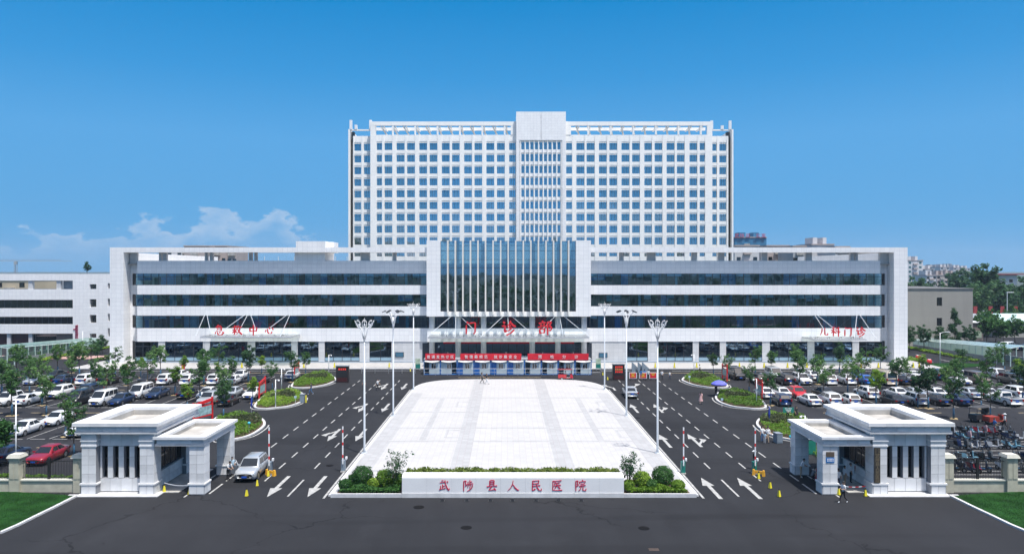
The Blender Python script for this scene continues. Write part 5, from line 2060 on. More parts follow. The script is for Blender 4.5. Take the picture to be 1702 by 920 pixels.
# ---------------------------------------------------------------- vehicles
M_TYRE = mat('tyre_rubber', (0.012, 0.012, 0.013), .8)
M_RIM = mat('alloy_rim', (0.45, 0.46, 0.48), .3, .8)
M_CARGL = mat('car_glass', (0.010, 0.014, 0.018), .05, var=.1, spec=.8)
M_HLAMP = mat('headlamp_glass', (0.55, 0.58, 0.6), .1, .4)
M_TLAMP = mat('tail_lamp_glass', (0.30, 0.008, 0.01), .15)
M_PLATE = mat('blue_plate', (0.01, 0.08, 0.45), .4)
M_TRIM = mat('black_trim', (0.012, 0.012, 0.013), .5)


def paint(name, col, metal=0.0):
    return mat('paint_' + name, col, .32, metal, var=.03, scale=.6, coat=.8)


PAINTS = {'white': paint('white', (.60, .61, .62)), 'silver': paint('silver', (.46, .49, .52), .4), 'black': paint('black', (.010, .010, .012)), 'grey': paint('grey', (.12, .13, .14), .4),
          'navy': paint('navy', (.012, .028, .075), .2), 'blue': paint('blue', (.02, .12, .42)), 'red': paint('red', (.50, .01, .018)), 'maroon': paint('maroon', (.24, .004, .015), .1),
          'beige': paint('beige', (.38, .33, .27)), 'olive': paint('olive', (.10, .095, .075), .3), 'brown': paint('brown', (.16, .12, .10), .3)}

# kind: length, width, lower body stations (y, zlow, ztop, halfwidth); cabin bottom (y0,y1,hw,z) and roof (y0,y1,hw,z); front is -y
CARS = {
    'sedan': dict(st=[(-2.32, .36, .60, .62), (-2.24, .24, .70, .80), (-1.95, .19, .78, .88), (-1.0, .18, .92, .90), (0, .18, .95, .90), (1.3, .18, .97, .90), (1.85, .20, 1.0, .88), (2.2, .24, .98, .82), (2.32, .38, .84, .70)],
                  cab=(-1.05, 1.80, .82, .90), roof=(-.28, 1.0, .62, 1.45), wb=(-1.40, 1.32), wr=.325),
    'hatch': dict(st=[(-2.0, .36, .62, .62), (-1.92, .24, .74, .80), (-1.6, .19, .84, .86), (-.9, .18, .97, .87), (0, .18, 1.0, .87), (1.3, .18, 1.02, .87), (1.8, .2, 1.03, .84), (1.98, .3, .95, .74)],
                  cab=(-1.0, 1.88, .80, .95), roof=(-.3, 1.45, .62, 1.52), wb=(-1.25, 1.22), wr=.31),
    'suv': dict(st=[(-2.28, .42, .74, .66), (-2.2, .30, .90, .84), (-1.9, .24, .98, .92), (-1.0, .24, 1.07, .93), (0, .24, 1.1, .93), (1.4, .24, 1.12, .93), (2.05, .26, 1.12, .90), (2.26, .36, 1.02, .80)],
                cab=(-1.16, 2.18, .87, 1.05), roof=(-.42, 1.72, .69, 1.72), wb=(-1.36, 1.34), wr=.37),
    'van': dict(st=[(-2.3, .38, .75, .68), (-2.22, .28, .95, .82), (-1.95, .24, 1.05, .88), (-1.3, .24, 1.12, .89), (0, .24, 1.12, .89), (1.5, .24, 1.12, .89), (2.2, .26, 1.12, .87), (2.36, .34, 1.05, .82)],
                cab=(-1.75, 2.32, .85, 1.05), roof=(-.85, 2.15, .76, 1.95), wb=(-1.45, 1.4), wr=.34),
    'minibus': dict(st=[(-2.9, .4, .95, .80), (-2.82, .3, 1.1, .92), (-2.5, .28, 1.18, .97), (-1.6, .28, 1.2, .98), (0, .28, 1.2, .98), (1.5, .28, 1.2, .98), (2.75, .28, 1.2, .97), (2.9, .36, 1.12, .9)],
                    cab=(-2.6, 2.87, .95, 1.12), roof=(-2.0, 2.7, .85, 2.25), wb=(-1.8, 1.75), wr=.37),
    'pickup': dict(st=[(-2.6, .48, .80, .66), (-2.5, .36, .98, .86), (-2.2, .32, 1.04, .92), (-1.2, .32, 1.10, .93), (0, .32, 1.1, .93), (.75, .32, 1.1, .93), (2.4, .34, 1.08, .92), (2.6, .42, 1.04, .90)],
                   cab=(-1.25, .72, .86, 1.04), roof=(-.60, .55, .70, 1.72), wb=(-1.6, 1.55), wr=.39),
}


def ring(y, zl, zt, hw):
    crown = .03
    half = [(0, zl), (hw * .86, zl), (hw * .98, zl + .10), (hw, zl + (zt - zl) * .45), (hw * .985, zl + (zt - zl) * .78), (hw * .93, zt - .035), (hw * .80, zt), (hw * .4, zt + crown * .8)]
    pts = [(x, y, z) for x, z in half] + [(0, y, zt + crown)] + [(-x, y, z) for x, z in reversed(half[1:])]
    return pts


def car_parts(kind):
    c = CARS[kind]
    st = c['st']
    out = []
    b = MB()
    rs = [ring(*s) for s in st]
    n = len(rs[0])
    for r in rs: b.v.extend(r)
    for i in range(len(rs) - 1):
        for k in range(n):
            k2 = (k + 1) % n
            b.f.append((i * n + k, i * n + k2, (i + 1) * n + k2, (i + 1) * n + k)); b.m.append(0)
    b.f.append(tuple(range(n))); b.m.append(0)
    b.f.append(tuple((len(rs) - 1) * n + k for k in reversed(range(n)))); b.m.append(0)
    # cabin
    y0, y1, hw, zb = c['cab']; Y0, Y1, HW, zt = c['roof']
    ch = .10
    lo = [(-hw + ch, y0, zb), (hw - ch, y0, zb), (hw, y0 + .22, zb), (hw, y1 - .18, zb), (hw - ch, y1, zb), (-hw + ch, y1, zb), (-hw, y1 - .18, zb), (-hw, y0 + .22, zb)]
    hi = [(-HW + .06, Y0, zt - .05), (HW - .06, Y0, zt - .05), (HW, Y0 + .08, zt - .06), (HW, Y1 - .06, zt - .06), (HW - .06, Y1, zt - .05), (-HW + .06, Y1, zt - .05), (-HW, Y1 - .06, zt - .06), (-HW, Y0 + .08, zt - .06)]
    tp = [(x * .86, (Y0 + Y1) / 2 + (y - (Y0 + Y1) / 2) * .90, zt) for x, y, z in hi]
    o = len(b.v)
    b.v += lo + hi + tp
    for k in range(8):
        k2 = (k + 1) % 8
        for r in (0, 8):
            b.f.append((o + r + k, o + r + k2, o + r + 8 + k2, o + r + 8 + k)); b.m.append(0)
    b.f.append(tuple(o + 16 + k for k in range(8))); b.m.append(0)
    # sill trim and grille are dark
    b.box(-st[2][3] * .93, st[2][3] * .93, st[2][0] + .1, st[-2][0] - .1, st[2][1] - .05, st[2][1] + .02, 1)
    b.box(-.42, .42, st[0][0] - .012, st[0][0] + .1, st[0][1] + .06, st[0][2] - .06, 1)
    b.box(-.55, .55, st[1][0] - .03, st[1][0] + .1, st[1][1] + .03, st[1][1] + .13, 1)
    for yw in c['wb']:
        for s in (-1, 1):
            x = s * (c['st'][3][3] + .004)
            # dark wheel arch
            vs = [(x, yw + math.cos(2 * PI * k / 16) * (c['wr'] + .06), c['wr'] + math.sin(2 * PI * k / 16) * (c['wr'] + .06)) for k in range(16)]
            b.add(vs, [tuple(range(16)) if s > 0 else tuple(reversed(range(16)))], 1)
    if kind == 'pickup':
        b.box(-.78, .78, .85, 2.5, 1.085, 1.125, 1)
        for s in (-1, 1): b.box(s * .80, s * .93, .78, 2.58, 1.06, 1.2, 0)
        b.box(-.8, .8, 2.5, 2.6, 1.05, 1.2, 0)
    out.append(('body', b.mesh('body', [PAINTS['white'], M_TRIM], True), None))
    me = out[0][1]

    def gl(name, q, mu=(.06, .94), mv=(.12, .92), off=.012):
        """inset glass over a cabin face given as bottom-left, bottom-right, top-right, top-left"""
        A, B, C_, D = [Vector(p) for p in q]
        f = lambda u, v: (A * (1 - u) + B * u) * (1 - v) + (D * (1 - u) + C_ * u) * v
        nn = (B - A).cross(D - A).normalized()
        p = [f(mu[0], mv[0]), f(mu[1], mv[0]), f(mu[1], mv[1]), f(mu[0], mv[1])]
        p = [x + nn * off for x in p]
        m = MB(); m.add([tuple(x) for x in p] + [tuple(x - nn * .02) for x in p], [(0, 1, 2, 3), (0, 4, 5, 1), (1, 5, 6, 2), (2, 6, 7, 3), (3, 7, 4, 0)])
        out.append((name, m.mesh(name, M_CARGL), None))
    gl('windshield', (lo[0], lo[1], hi[1], hi[0]), (.02, .98), (.10, .96))
    gl('rear_window', (lo[4], lo[5], hi[5], hi[4]), (.06, .94), (.18 if kind in ('sedan', 'pickup') else .2, .92))
    for side, (a, bb, cc, d) in (('r', (lo[2], lo[3], hi[3], hi[2])), ('l', (lo[6], lo[7], hi[7], hi[6]))):
        cuts = [(.04, .46), (.50, .95)] if kind not in ('van', 'minibus', 'pickup') else [(.03, .30), (.33, .63), (.66, .96)] if kind != 'pickup' else [(.05, .5), (.54, .94)]
        for u0, u1 in cuts:
            if side == 'l': u0, u1 = 1 - u1, 1 - u0
            gl('side_window', (a, bb, cc, d), (u0, u1), (.16, .90))
    w = MB(); wr = c['wr']
    w.tube([(-.11, 0, 0), (-.09, 0, 0), (.09, 0, 0), (.11, 0, 0)], [wr * .9, wr, wr, wr * .9], 18)
    wm = w.mesh('wheel', M_TYRE, False)
    r = MB(); r.tube([(-.116, 0, 0), (.116, 0, 0)], wr * .66, 14)
    for k in range(5):
        pass
    rm = r.mesh('rim', M_RIM)
    for yw in c['wb']:
        for s in (-1, 1):
            out.append(('wheel', wm, (s * (st[3][3] - .10), yw, wr), rm))
    f0, f1 = st[1], st[0]
    for s in (-1, 1):
        m = MB(); x = s * (st[1][3] - .20); z = st[1][2] - .10
        m.add([(x - .18, f0[0] - .055 + .0, z - .07), (x + .18, f0[0] - .055, z - .07), (x + .16, f0[0] + .12, z + .07), (x - .16, f0[0] + .12, z + .07), (x - .18, f0[0] + .2, z - .07), (x + .18, f0[0] + .2, z - .07), (x + .16, f0[0] + .3, z + .06), (x - .16, f0[0] + .3, z + .06)],
              [(0, 1, 2, 3), (3, 2, 6, 7), (0, 3, 7, 4), (1, 5, 6, 2), (4, 5, 1, 0)])
        out.append(('headlight', m.mesh('headlight', M_HLAMP), None))
        e = st[-2]; m = MB(); x = s * (e[3] - .12); z = e[2] - .16
        if kind in ('suv', 'van', 'minibus', 'hatch', 'pickup'):
            m.box(x - .09, x + .09, e[0] - .1, st[-1][0] + .012, z - .16, z + .18)
        else:
            m.box(x - .18, x + .16, e[0] - .15, e[0] + .085, z - .07, z + .08)
        out.append(('tail_light', m.mesh('tail_light', M_TLAMP), None))
        m = MB(); m.frustum(min(s * (hw - .02), s * (hw + .2)), max(s * (hw - .02), s * (hw + .2)), y0 + .30, y0 + .42, zb + .06, min(s * (hw - .02), s * (hw + .18)), max(s * (hw - .02), s * (hw + .18)), y0 + .32, y0 + .42, zb + .2)
        out.append(('mirror', m.mesh('mirror', M_TRIM), None))
    out.append(('license_plate', MB().box(-.22, .22, st[0][0] - .03, st[0][0], st[0][1] + .02, st[0][1] + .16).mesh('license_plate', M_PLATE), None))
    out.append(('license_plate', MB().box(-.22, .22, st[-1][0], st[-1][0] + .03, (st[-1][1] + st[-1][2]) / 2, (st[-1][1] + st[-1][2]) / 2 + .14).mesh('license_plate', M_PLATE), None))
    return out


CARM = {}


def car(kind, colour, x, y, rz, label, group=None):
    if kind not in CARM: CARM[kind] = car_parts(kind)
    t = thing('car' if kind not in ('van', 'minibus', 'pickup') else {'van': 'van', 'minibus': 'minibus', 'pickup': 'pickup_truck'}[kind], label, {'van': 'van', 'minibus': 'minibus', 'pickup': 'pickup'}.get(kind, 'car'), (x, y, .006), rz, group)
    for p in CARM[kind]:
        o = link(p[0], p[1], t)
        if p[2]: o.location = p[2]
        if p[0] == 'body' or p[0] == 'mirror':
            setmat(o, PAINTS[colour])
        if p[0] == 'wheel':
            link('rim', p[3], o)
    return t


# (row, photo x of the car's middle, kind, colour, facing) -- rows as painted; 'f' faces the gate, 'r' shows its tail
RY = {0: 70.2, 1: 81.6, 2: 87.1, 3: 99.8, 4: 105.2, 5: 117.8, 6: 123.2}
RN = {0: 'row along the fence', 1: 'nearest bay row', 2: 'second bay row', 3: 'third bay row', 4: 'fourth bay row', 5: 'fifth bay row', 6: 'farthest bay row'}
LEFT = [(0, 80, 'sedan', 'maroon', 'f'), (0, 14, 'sedan', 'navy', 'r'),
        (1, 42, 'sedan', 'white', 'f'), (1, 138, 'sedan', 'white', 'f'),
        (2, 96, 'sedan', 'white', 'f'),
        (3, 16, 'suv', 'white', 'f'), (3, 47, 'sedan', 'white', 'r'), (3, 133, 'van', 'black', 'f'), (3, 176, 'van', 'white', 'f'), (3, 202, 'sedan', 'navy', 'f'), (3, 348, 'suv', 'silver', 'f'), (3, 381, 'sedan', 'black', 'r'),
        (4, 72, 'sedan', 'white', 'f'), (4, 100, 'suv', 'white', 'f'), (4, 148, 'van', 'navy', 'f'), (4, 234, 'van', 'white', 'f'), (4, 262, 'sedan', 'navy', 'f'), (4, 313, 'sedan', 'black', 'r'), (4, 345, 'sedan', 'white', 'f'), (4, 386, 'sedan', 'silver', 'f'), (4, 421, 'sedan', 'white', 'f'),
        (5, 60, 'sedan', 'silver', 'f'), (5, 108, 'sedan', 'navy', 'r'), (5, 146, 'suv', 'white', 'r'), (5, 182, 'suv', 'black', 'r'), (5, 247, 'suv', 'black', 'f'), (5, 279, 'suv', 'white', 'r'), (5, 316, 'suv', 'white', 'r'), (5, 360, 'suv', 'white', 'r'), (5, 389, 'sedan', 'white', 'r'), (5, 435, 'sedan', 'black', 'r'),
        (6, 297, 'sedan', 'white', 'f'), (6, 486, 'sedan', 'white', 'r'), (6, 92, 'sedan', 'black', 'f'), (6, 166, 'suv', 'grey', 'r'), (6, 400, 'sedan', 'white', 'f')]
RIGHT = [(6, 1224, 'van', 'black', 'f'), (6, 1286, 'van', 'silver', 'f'), (6, 1348, 'sedan', 'white', 'r'), (6, 1367, 'sedan', 'white', 'f'), (6, 1421, 'sedan', 'blue', 'f'), (6, 1474, 'sedan', 'grey', 'r'), (6, 1515, 'sedan', 'white', 'r'), (6, 1556, 'suv', 'navy', 'r'), (6, 1606, 'sedan', 'white', 'r'), (6, 1660, 'suv', 'white', 'f'), (6, 1694, 'sedan', 'black', 'f'),
         (5, 1260, 'suv', 'black', 'r'), (5, 1304, 'suv', 'black', 'r'), (5, 1332, 'suv', 'white', 'f'), (5, 1374, 'suv', 'white', 'r'), (5, 1405, 'suv', 'white', 'r'), (5, 1436, 'sedan', 'blue', 'r'), (5, 1468, 'minibus', 'beige', 'r'), (5, 1494, 'sedan', 'black', 'r'), (5, 1516, 'suv', 'white', 'r'), (5, 1594, 'sedan', 'white', 'f'), (5, 1624, 'van', 'brown', 'f'), (5, 1680, 'suv', 'olive', 'f'),
         (4, 1270, 'sedan', 'white', 'r'), (4, 1294, 'sedan', 'white', 'r'), (4, 1320, 'hatch', 'red', 'f'), (4, 1368, 'sedan', 'black', 'r'), (4, 1440, 'suv', 'white', 'r'), (4, 1489, 'sedan', 'white', 'r'), (4, 1518, 'sedan', 'silver', 'r'), (4, 1553, 'sedan', 'white', 'r'), (4, 1609, 'sedan', 'silver', 'r'), (4, 1634, 'sedan', 'white', 'r'), (4, 1684, 'suv', 'white', 'r'),
         (3, 1298, 'hatch', 'navy', 'r'), (3, 1345, 'sedan', 'white', 'r'), (3, 1378, 'suv', 'white', 'r'), (3, 1412, 'hatch', 'white', 'r'), (3, 1484, 'sedan', 'black', 'r'), (3, 1519, 'suv', 'silver', 'r'), (3, 1556, 'sedan', 'black', 'r'), (3, 1590, 'sedan', 'navy', 'r'), (3, 1668, 'pickup', 'white', 'r')]
KW = {'sedan': 'sedan', 'suv': 'tall car', 'hatch': 'hatchback', 'van': 'van', 'minibus': 'minibus', 'pickup': 'pickup truck'}
crnd = random.Random(21)
for side, lst in (('left', LEFT), ('right', RIGHT)):
    for row in range(7):
        rw = [c for c in lst if c[0] == row]
        rw.sort(key=lambda c: abs(c[1] - 840))
        used = []
        for i, (r, px, kind, colour, face) in enumerate(rw):
            y = RY[row] + crnd.uniform(-.25, .25)
            x = wx(px, y)
            sgn = -1 if side == 'left' else 1
            while any(abs(x - u) < 2.25 for u in used):
                x += sgn * .15
            used.append(x)
            lab = '%s %s, %s to the gate, %s from the road, %s, %s car park' % (colour, KW[kind], 'nose' if face == 'f' else 'tail', nth(i + 1), RN[row].replace(' bay row', ' row').replace('row along the fence', 'fence row'), side)
            car(kind, colour, x, y, (0 if face == 'f' else PI) + crnd.uniform(-.03, .03), lab, 'cars in the %s car park' % side)

# the silver car at the left gate, its near door open
sc_car = car('suv', 'silver', -22.25, 64.85, 0.03, 'silver tall car leaving through the left gate with an open front door')
c = CARS['suv']
d = MB(); d.box(0, .05, 0, 1.0, .32, 1.05); d.box(0, .04, .12, .98, 1.05, 1.08)
for a, b_ in (((.02, .05, 1.08), (.02, .35, 1.55)), ((.02, .35, 1.55), (.02, .95, 1.58)), ((.02, .95, 1.58), (.02, .97, 1.05))):
    d.tube([a, b_], .035, 5)
do = link('open_door', d.mesh('open_door', PAINTS['silver']), sc_car, (-.95, -.85, 0), 0)
do.rotation_euler = (0, 0, 1.0)
r = MB()
for s in (-1, 1): r.tube([(s * .62, -.2, 1.66), (s * .62, -.1, 1.75), (s * .62, 1.5, 1.75), (s * .62, 1.6, 1.66)], .025, 5)
link('roof_rail', r.mesh('roof_rail', M_TRIM), sc_car)['kind'] = 'stuff'
p = gp(1047, 658)
car('sedan', 'silver', p.x, p.y, PI - .02, 'silver sedan driving up the right lane beside the plaza')

# ---------------------------------------------------------------- scooters
def scooter_parts(apron):
    out = []
    t = MB(); t.tube([(-.055, 0, 0), (-.04, 0, 0), (.04, 0, 0), (.055, 0, 0)], [.17, .21, .21, .17], 14)
    wm = t.mesh('wheel', M_TYRE)
    rm = MB().tube([(-.058, 0, 0), (.058, 0, 0)], .12, 10).mesh('rim', M_RIM)
    out += [('wheel', wm, (0, -.62, .21), rm), ('wheel', wm, (0, .62, .21), rm)]
    b = MB()
    prof = [(-.42, .22), (.30, .20), (.55, .40), (.85, .62), (.82, .72), (.15, .70), (.08, .34), (-.36, .32)]
    n = len(prof)
    for hw in (.15,):
        vs = [(-hw, y, z) for y, z in prof] + [(hw, y, z) for y, z in prof]
        fs = [tuple(range(n)), tuple(reversed(range(n, 2 * n)))] + [(i, n + i, n + (i + 1) % n, (i + 1) % n) for i in range(n)]
        b.add(vs, fs)
    out.append(('body', b.mesh('body', PAINTS['white']), None))
    s = MB(); s.frustum(-.14, .14, .10, .78, .705, -.12, .12, .16, .72, .80)
    out.append(('seat', s.mesh('seat', M_BLACK), None))
    f = MB(); f.add([(-.19, -.50, .30), (.19, -.50, .30), (.13, -.42, .95), (-.13, -.42, .95), (-.17, -.38, .30), (.17, -.38, .30), (.11, -.34, .95), (-.11, -.34, .95)], [(0, 1, 2, 3), (7, 6, 5, 4), (0, 4, 5, 1), (1, 5, 6, 2), (2, 6, 7, 3), (3, 7, 4, 0)])
    f.box(-.09, .09, -.82, -.45, .40, .46)
    out.append(('front_shield', f.mesh('front_shield', PAINTS['white']), None))
    k = MB(); k.tube([(0, -.62, .21), (0, -.42, .95), (0, -.36, 1.05)], .03, 6); k.tube([(-.34, -.28, 1.04), (0, -.36, 1.05), (.34, -.28, 1.04)], .022, 6)
    out.append(('handlebar', k.mesh('handlebar', M_TRIM), None))
    for sd in (-1, 1):
        m = MB(); m.tube([(sd * .28, -.3, 1.05), (sd * .36, -.32, 1.22)], .012, 4); m.box(sd * .36 - .06, sd * .36 + .06, -.33, -.31, 1.20, 1.29)
        out.append(('mirror', m.mesh('mirror', M_TRIM), None))
    out.append(('headlight', MB().box(-.08, .08, -.49, -.43, .86, .97).mesh('headlight', M_HLAMP), None))
    if apron == 1:
        a = MB()
        a.add([(-.36, -.52, 1.0), (.36, -.52, 1.0), (.30, -.62, .35), (-.30, -.62, .35), (-.36, -.50, 1.02), (.36, -.50, 1.02), (.30, -.58, .35), (-.30, -.58, .35)], [(0, 3, 2, 1), (4, 5, 6, 7), (0, 1, 5, 4)])
        a.add([(-.36, -.50, 1.0), (-.30, -.60, .4), (-.26, -.30, .42), (-.40, -.20, .98)], [(0, 1, 2, 3), (3, 2, 1, 0)])
        a.add([(.36, -.50, 1.0), (.30, -.60, .4), (.26, -.30, .42), (.40, -.20, .98)], [(0, 1, 2, 3), (3, 2, 1, 0)])
        out.append(('wind_apron', a.mesh('wind_apron', PAINTS['white']), None))
    if apron == 2:
        out.append(('top_box', MB().frustum(-.17, .17, .70, 1.02, .74, -.2, .2, .68, 1.04, 1.02).mesh('top_box', M_BLACK), None))
    st = MB(); st.tube([(0, .1, .22), (-.16, .12, .02)], .015, 4)
    out.append(('kickstand', st.mesh('kickstand', M_TRIM), None))
    return out


SCM = [scooter_parts(0), scooter_parts(1), scooter_parts(2)]
SCC = {'navy': PAINTS['navy'], 'white': PAINTS['white'], 'black': PAINTS['black'], 'red': PAINTS['red'], 'blue': PAINTS['blue'], 'grey': PAINTS['grey'], 'maroon': PAINTS['maroon'], 'pale blue': mat('pale_blue_shell', (.25, .5, .62), .4), 'teal': mat('teal_shell', (.02, .22, .25), .4), 'purple': mat('purple_shell', (.06, .02, .25), .4)}
APR = [mat('pale_apron_cloth', (.55, .60, .64), .8), mat('grey_pink_apron_cloth', (.32, .22, .25), .8), mat('navy_apron_cloth', (.03, .06, .18), .8), mat('dark_apron_cloth', (.05, .06, .07), .8)]


def scooter(v, colour, x, y, rz, label):
    t = thing('scooter', label, 'scooter', (x, y, .006), rz, 'electric scooters parked behind the right gatehouse')
    for p in SCM[v]:
        o = link(p[0], p[1], t)
        if p[2]: o.location = p[2]
        if p[0] in ('body', 'front_shield'): setmat(o, SCC[colour])
        if p[0] == 'wind_apron': setmat(o, crnd.choice(APR))
        if p[0] == 'wheel': link('rim', p[3], o)


def srow(y, xs, name, base):
    for i, x in enumerate(xs):
        col = crnd.choice(['white', 'black', 'navy', 'grey', 'black', 'black', 'grey', 'black', 'maroon', 'white', 'grey', 'black', 'navy', 'pale blue', 'black', 'red'])
        v = crnd.choice((0, 0, 0, 1, 2))
        lab = '%s scooter%s, %s from the gatehouse, %s' % (col, ('', ' with a wind apron', ' with a top box')[v], nth(i + 1), name)
        scooter(v, col, x, y + crnd.uniform(-.25, .25), base + crnd.uniform(-.35, .35), lab)


def xs_(a, b, step, skip=()):
    out = []; x = a; k = 0
    while x < b:
        if k not in skip: out.append(x + crnd.uniform(-.12, .12))
        x += step; k += 1
    return out


srow(66.3, xs_(wx(1590, 66.3), wx(1640, 66.3), .75) + [wx(1672, 66.3), wx(1690, 66.3)], 'scooter row by the fence', .5)
srow(69.8, xs_(wx(1582, 69.8), wx(1632, 69.8), .85) + [wx(1641, 69.5), wx(1660, 71.0), wx(1668, 71.1), wx(1698, 70.8)], 'second scooter row', .9)
srow(74.6, xs_(wx(1588, 74.6), wx(1702, 74.6), .82, (4, 9)), 'third scooter row', .9)
srow(78.6, xs_(wx(1590, 78.6), wx(1704, 78.6), .82, (5, 6)), 'fourth scooter row', 1.0)
srow(81.3, xs_(wx(1580, 81.3), wx(1704, 81.3), .85, (8, 9, 10, 11, 12)), 'farthest scooter row', .8)

# cargo trikes: a cabin trike and a red-brown one in the scooter park, a red one before the cabins
def trike(x, y, rz, col, roof, label, cover):
    t = thing('cargo_tricycle', label, 'tricycle', (x, y, .006), rz)
    wm = MB().tube([(-.06, 0, 0), (.06, 0, 0)], .26, 14).mesh('wheel', M_TYRE); rm = MB().tube([(-.065, 0, 0), (.065, 0, 0)], .16, 10).mesh('rim', M_RIM)
    for q in ((0, -1.05, .26), (-.48, .75, .26), (.48, .75, .26)):
        o = link('wheel', wm, t, q); link('rim', rm, o)
    m = MB(); m.frustum(-.40, .40, -1.15, -.65, .35, -.30, .30, -.95, -.62, 1.05); m.box(-.38, .38, -.65, .0, .32, .40); m.build('front_shell', col, t, local=True)
    m = MB(); m.box(-.52, .52, .0, 1.35, .38, .95); m.box(-.45, .45, .05, 1.3, .95, .955); m.build('cargo_box', col, t, local=True)
    MB().box(-.38, .38, -.15, .18, .62, .72).build('driver_seat', M_BLACK, t, local=True) if False else MB().box(-.36, .36, -.42, -.02, .55, .66).build('driver_seat', M_BLACK, t, local=True)
    m = MB(); m.tube([(0, -.95, .6), (0, -.62, 1.1)], .03, 6); m.tube([(-.32, -.55, 1.12), (.32, -.55, 1.12)], .022, 6); m.build('handlebar', M_TRIM, t, local=True)
    if roof:
        m = MB()
        for xx in (-.46, .46):
            for yy in (-.85, 1.2): m.tube([(xx, yy, .9), (xx, yy, 1.72)], .025, 5)
        m.build('roof_post', M_TRIM, t, local=True)['kind'] = 'stuff'
        MB().frustum(-.56, .56, -1.05, 1.4, 1.72, -.5, .5, -.95, 1.3, 1.82).build('roof', cover, t, local=True)
        MB().box(-.42, .42, -.90, -.88, 1.05, 1.68).build('windscreen', M_GLASSG, t, local=True)
    return t


q = gp(1629, 700)
trike(q.x, q.y, PI / 2 + .4, mat('dark_trike_shell', (.03, .03, .035), .4), True, 'dark cargo tricycle with a roofed cabin among the scooters', mat('dark_roof_cloth', (.05, .05, .055), .7))
q = gp(1655, 704)
trike(q.x, q.y, PI / 2 + .2, mat('red_brown_shell', (.28, .035, .02), .5), False, 'red-brown open cargo tricycle among the scooters', None)
q = gp(941, 631)
TRI = trike(q.x, q.y, PI / 2, PAINTS['red'], True, 'small red passenger tricycle in front of the cabins', mat('dark_red_roof', (.16, .012, .02), .5))
# ---------------------------------------------------------------- vegetation
def leaf_cloud(rng, centres, per, spread, size, squash=1.0, up=0.35):
    """many small leaf quads around the centres; returns verts, faces"""
    C_ = np.array(centres)
    n = len(C_) * per
    base = np.repeat(C_, per, axis=0)
    d = rng.normal(size=(n, 3)); d /= np.linalg.norm(d, axis=1)[:, None]
    r = rng.random(n) ** 0.45
    sp = np.repeat(np.array([c_ if np.ndim(spread) else spread for c_ in (spread if np.ndim(spread) else [spread] * len(C_))]), per)
    P = base + d * (r * sp)[:, None] * np.array([1, 1, squash])
    nrm = d + np.array([0, 0, up]) + rng.normal(scale=.55, size=(n, 3))
    nrm /= np.linalg.norm(nrm, axis=1)[:, None]
    a = rng.normal(size=(n, 3)); t = np.cross(nrm, a); t /= np.linalg.norm(t, axis=1)[:, None]
    b = np.cross(nrm, t)
    s = size * (.6 + .8 * rng.random(n))
    t *= s[:, None]; b *= (s * .55)[:, None]
    V = np.stack([P - t, P - b * .9 + t * .1, P + t, P + b * .9 + t * .1], axis=1).reshape(-1, 3)
    F = np.arange(n * 4).reshape(-1, 4)
    return V, F


def np_mesh(name, V, F, m):
    me = bpy.data.meshes.new(name)
    me.vertices.add(len(V)); me.vertices.foreach_set('co', np.asarray(V, dtype=np.float32).ravel())
    k = F.shape[1]
    me.loops.add(F.size); me.loops.foreach_set('vertex_index', F.astype(np.int32).ravel())
    me.polygons.add(len(F)); me.polygons.foreach_set('loop_start', np.arange(0, F.size, k, dtype=np.int32))
    try:
        me.polygons.foreach_set('loop_total', np.full(len(F), k, dtype=np.int32))
    except Exception:
        pass
    me.materials.append(m)
    me.update(calc_edges=True)
    return me


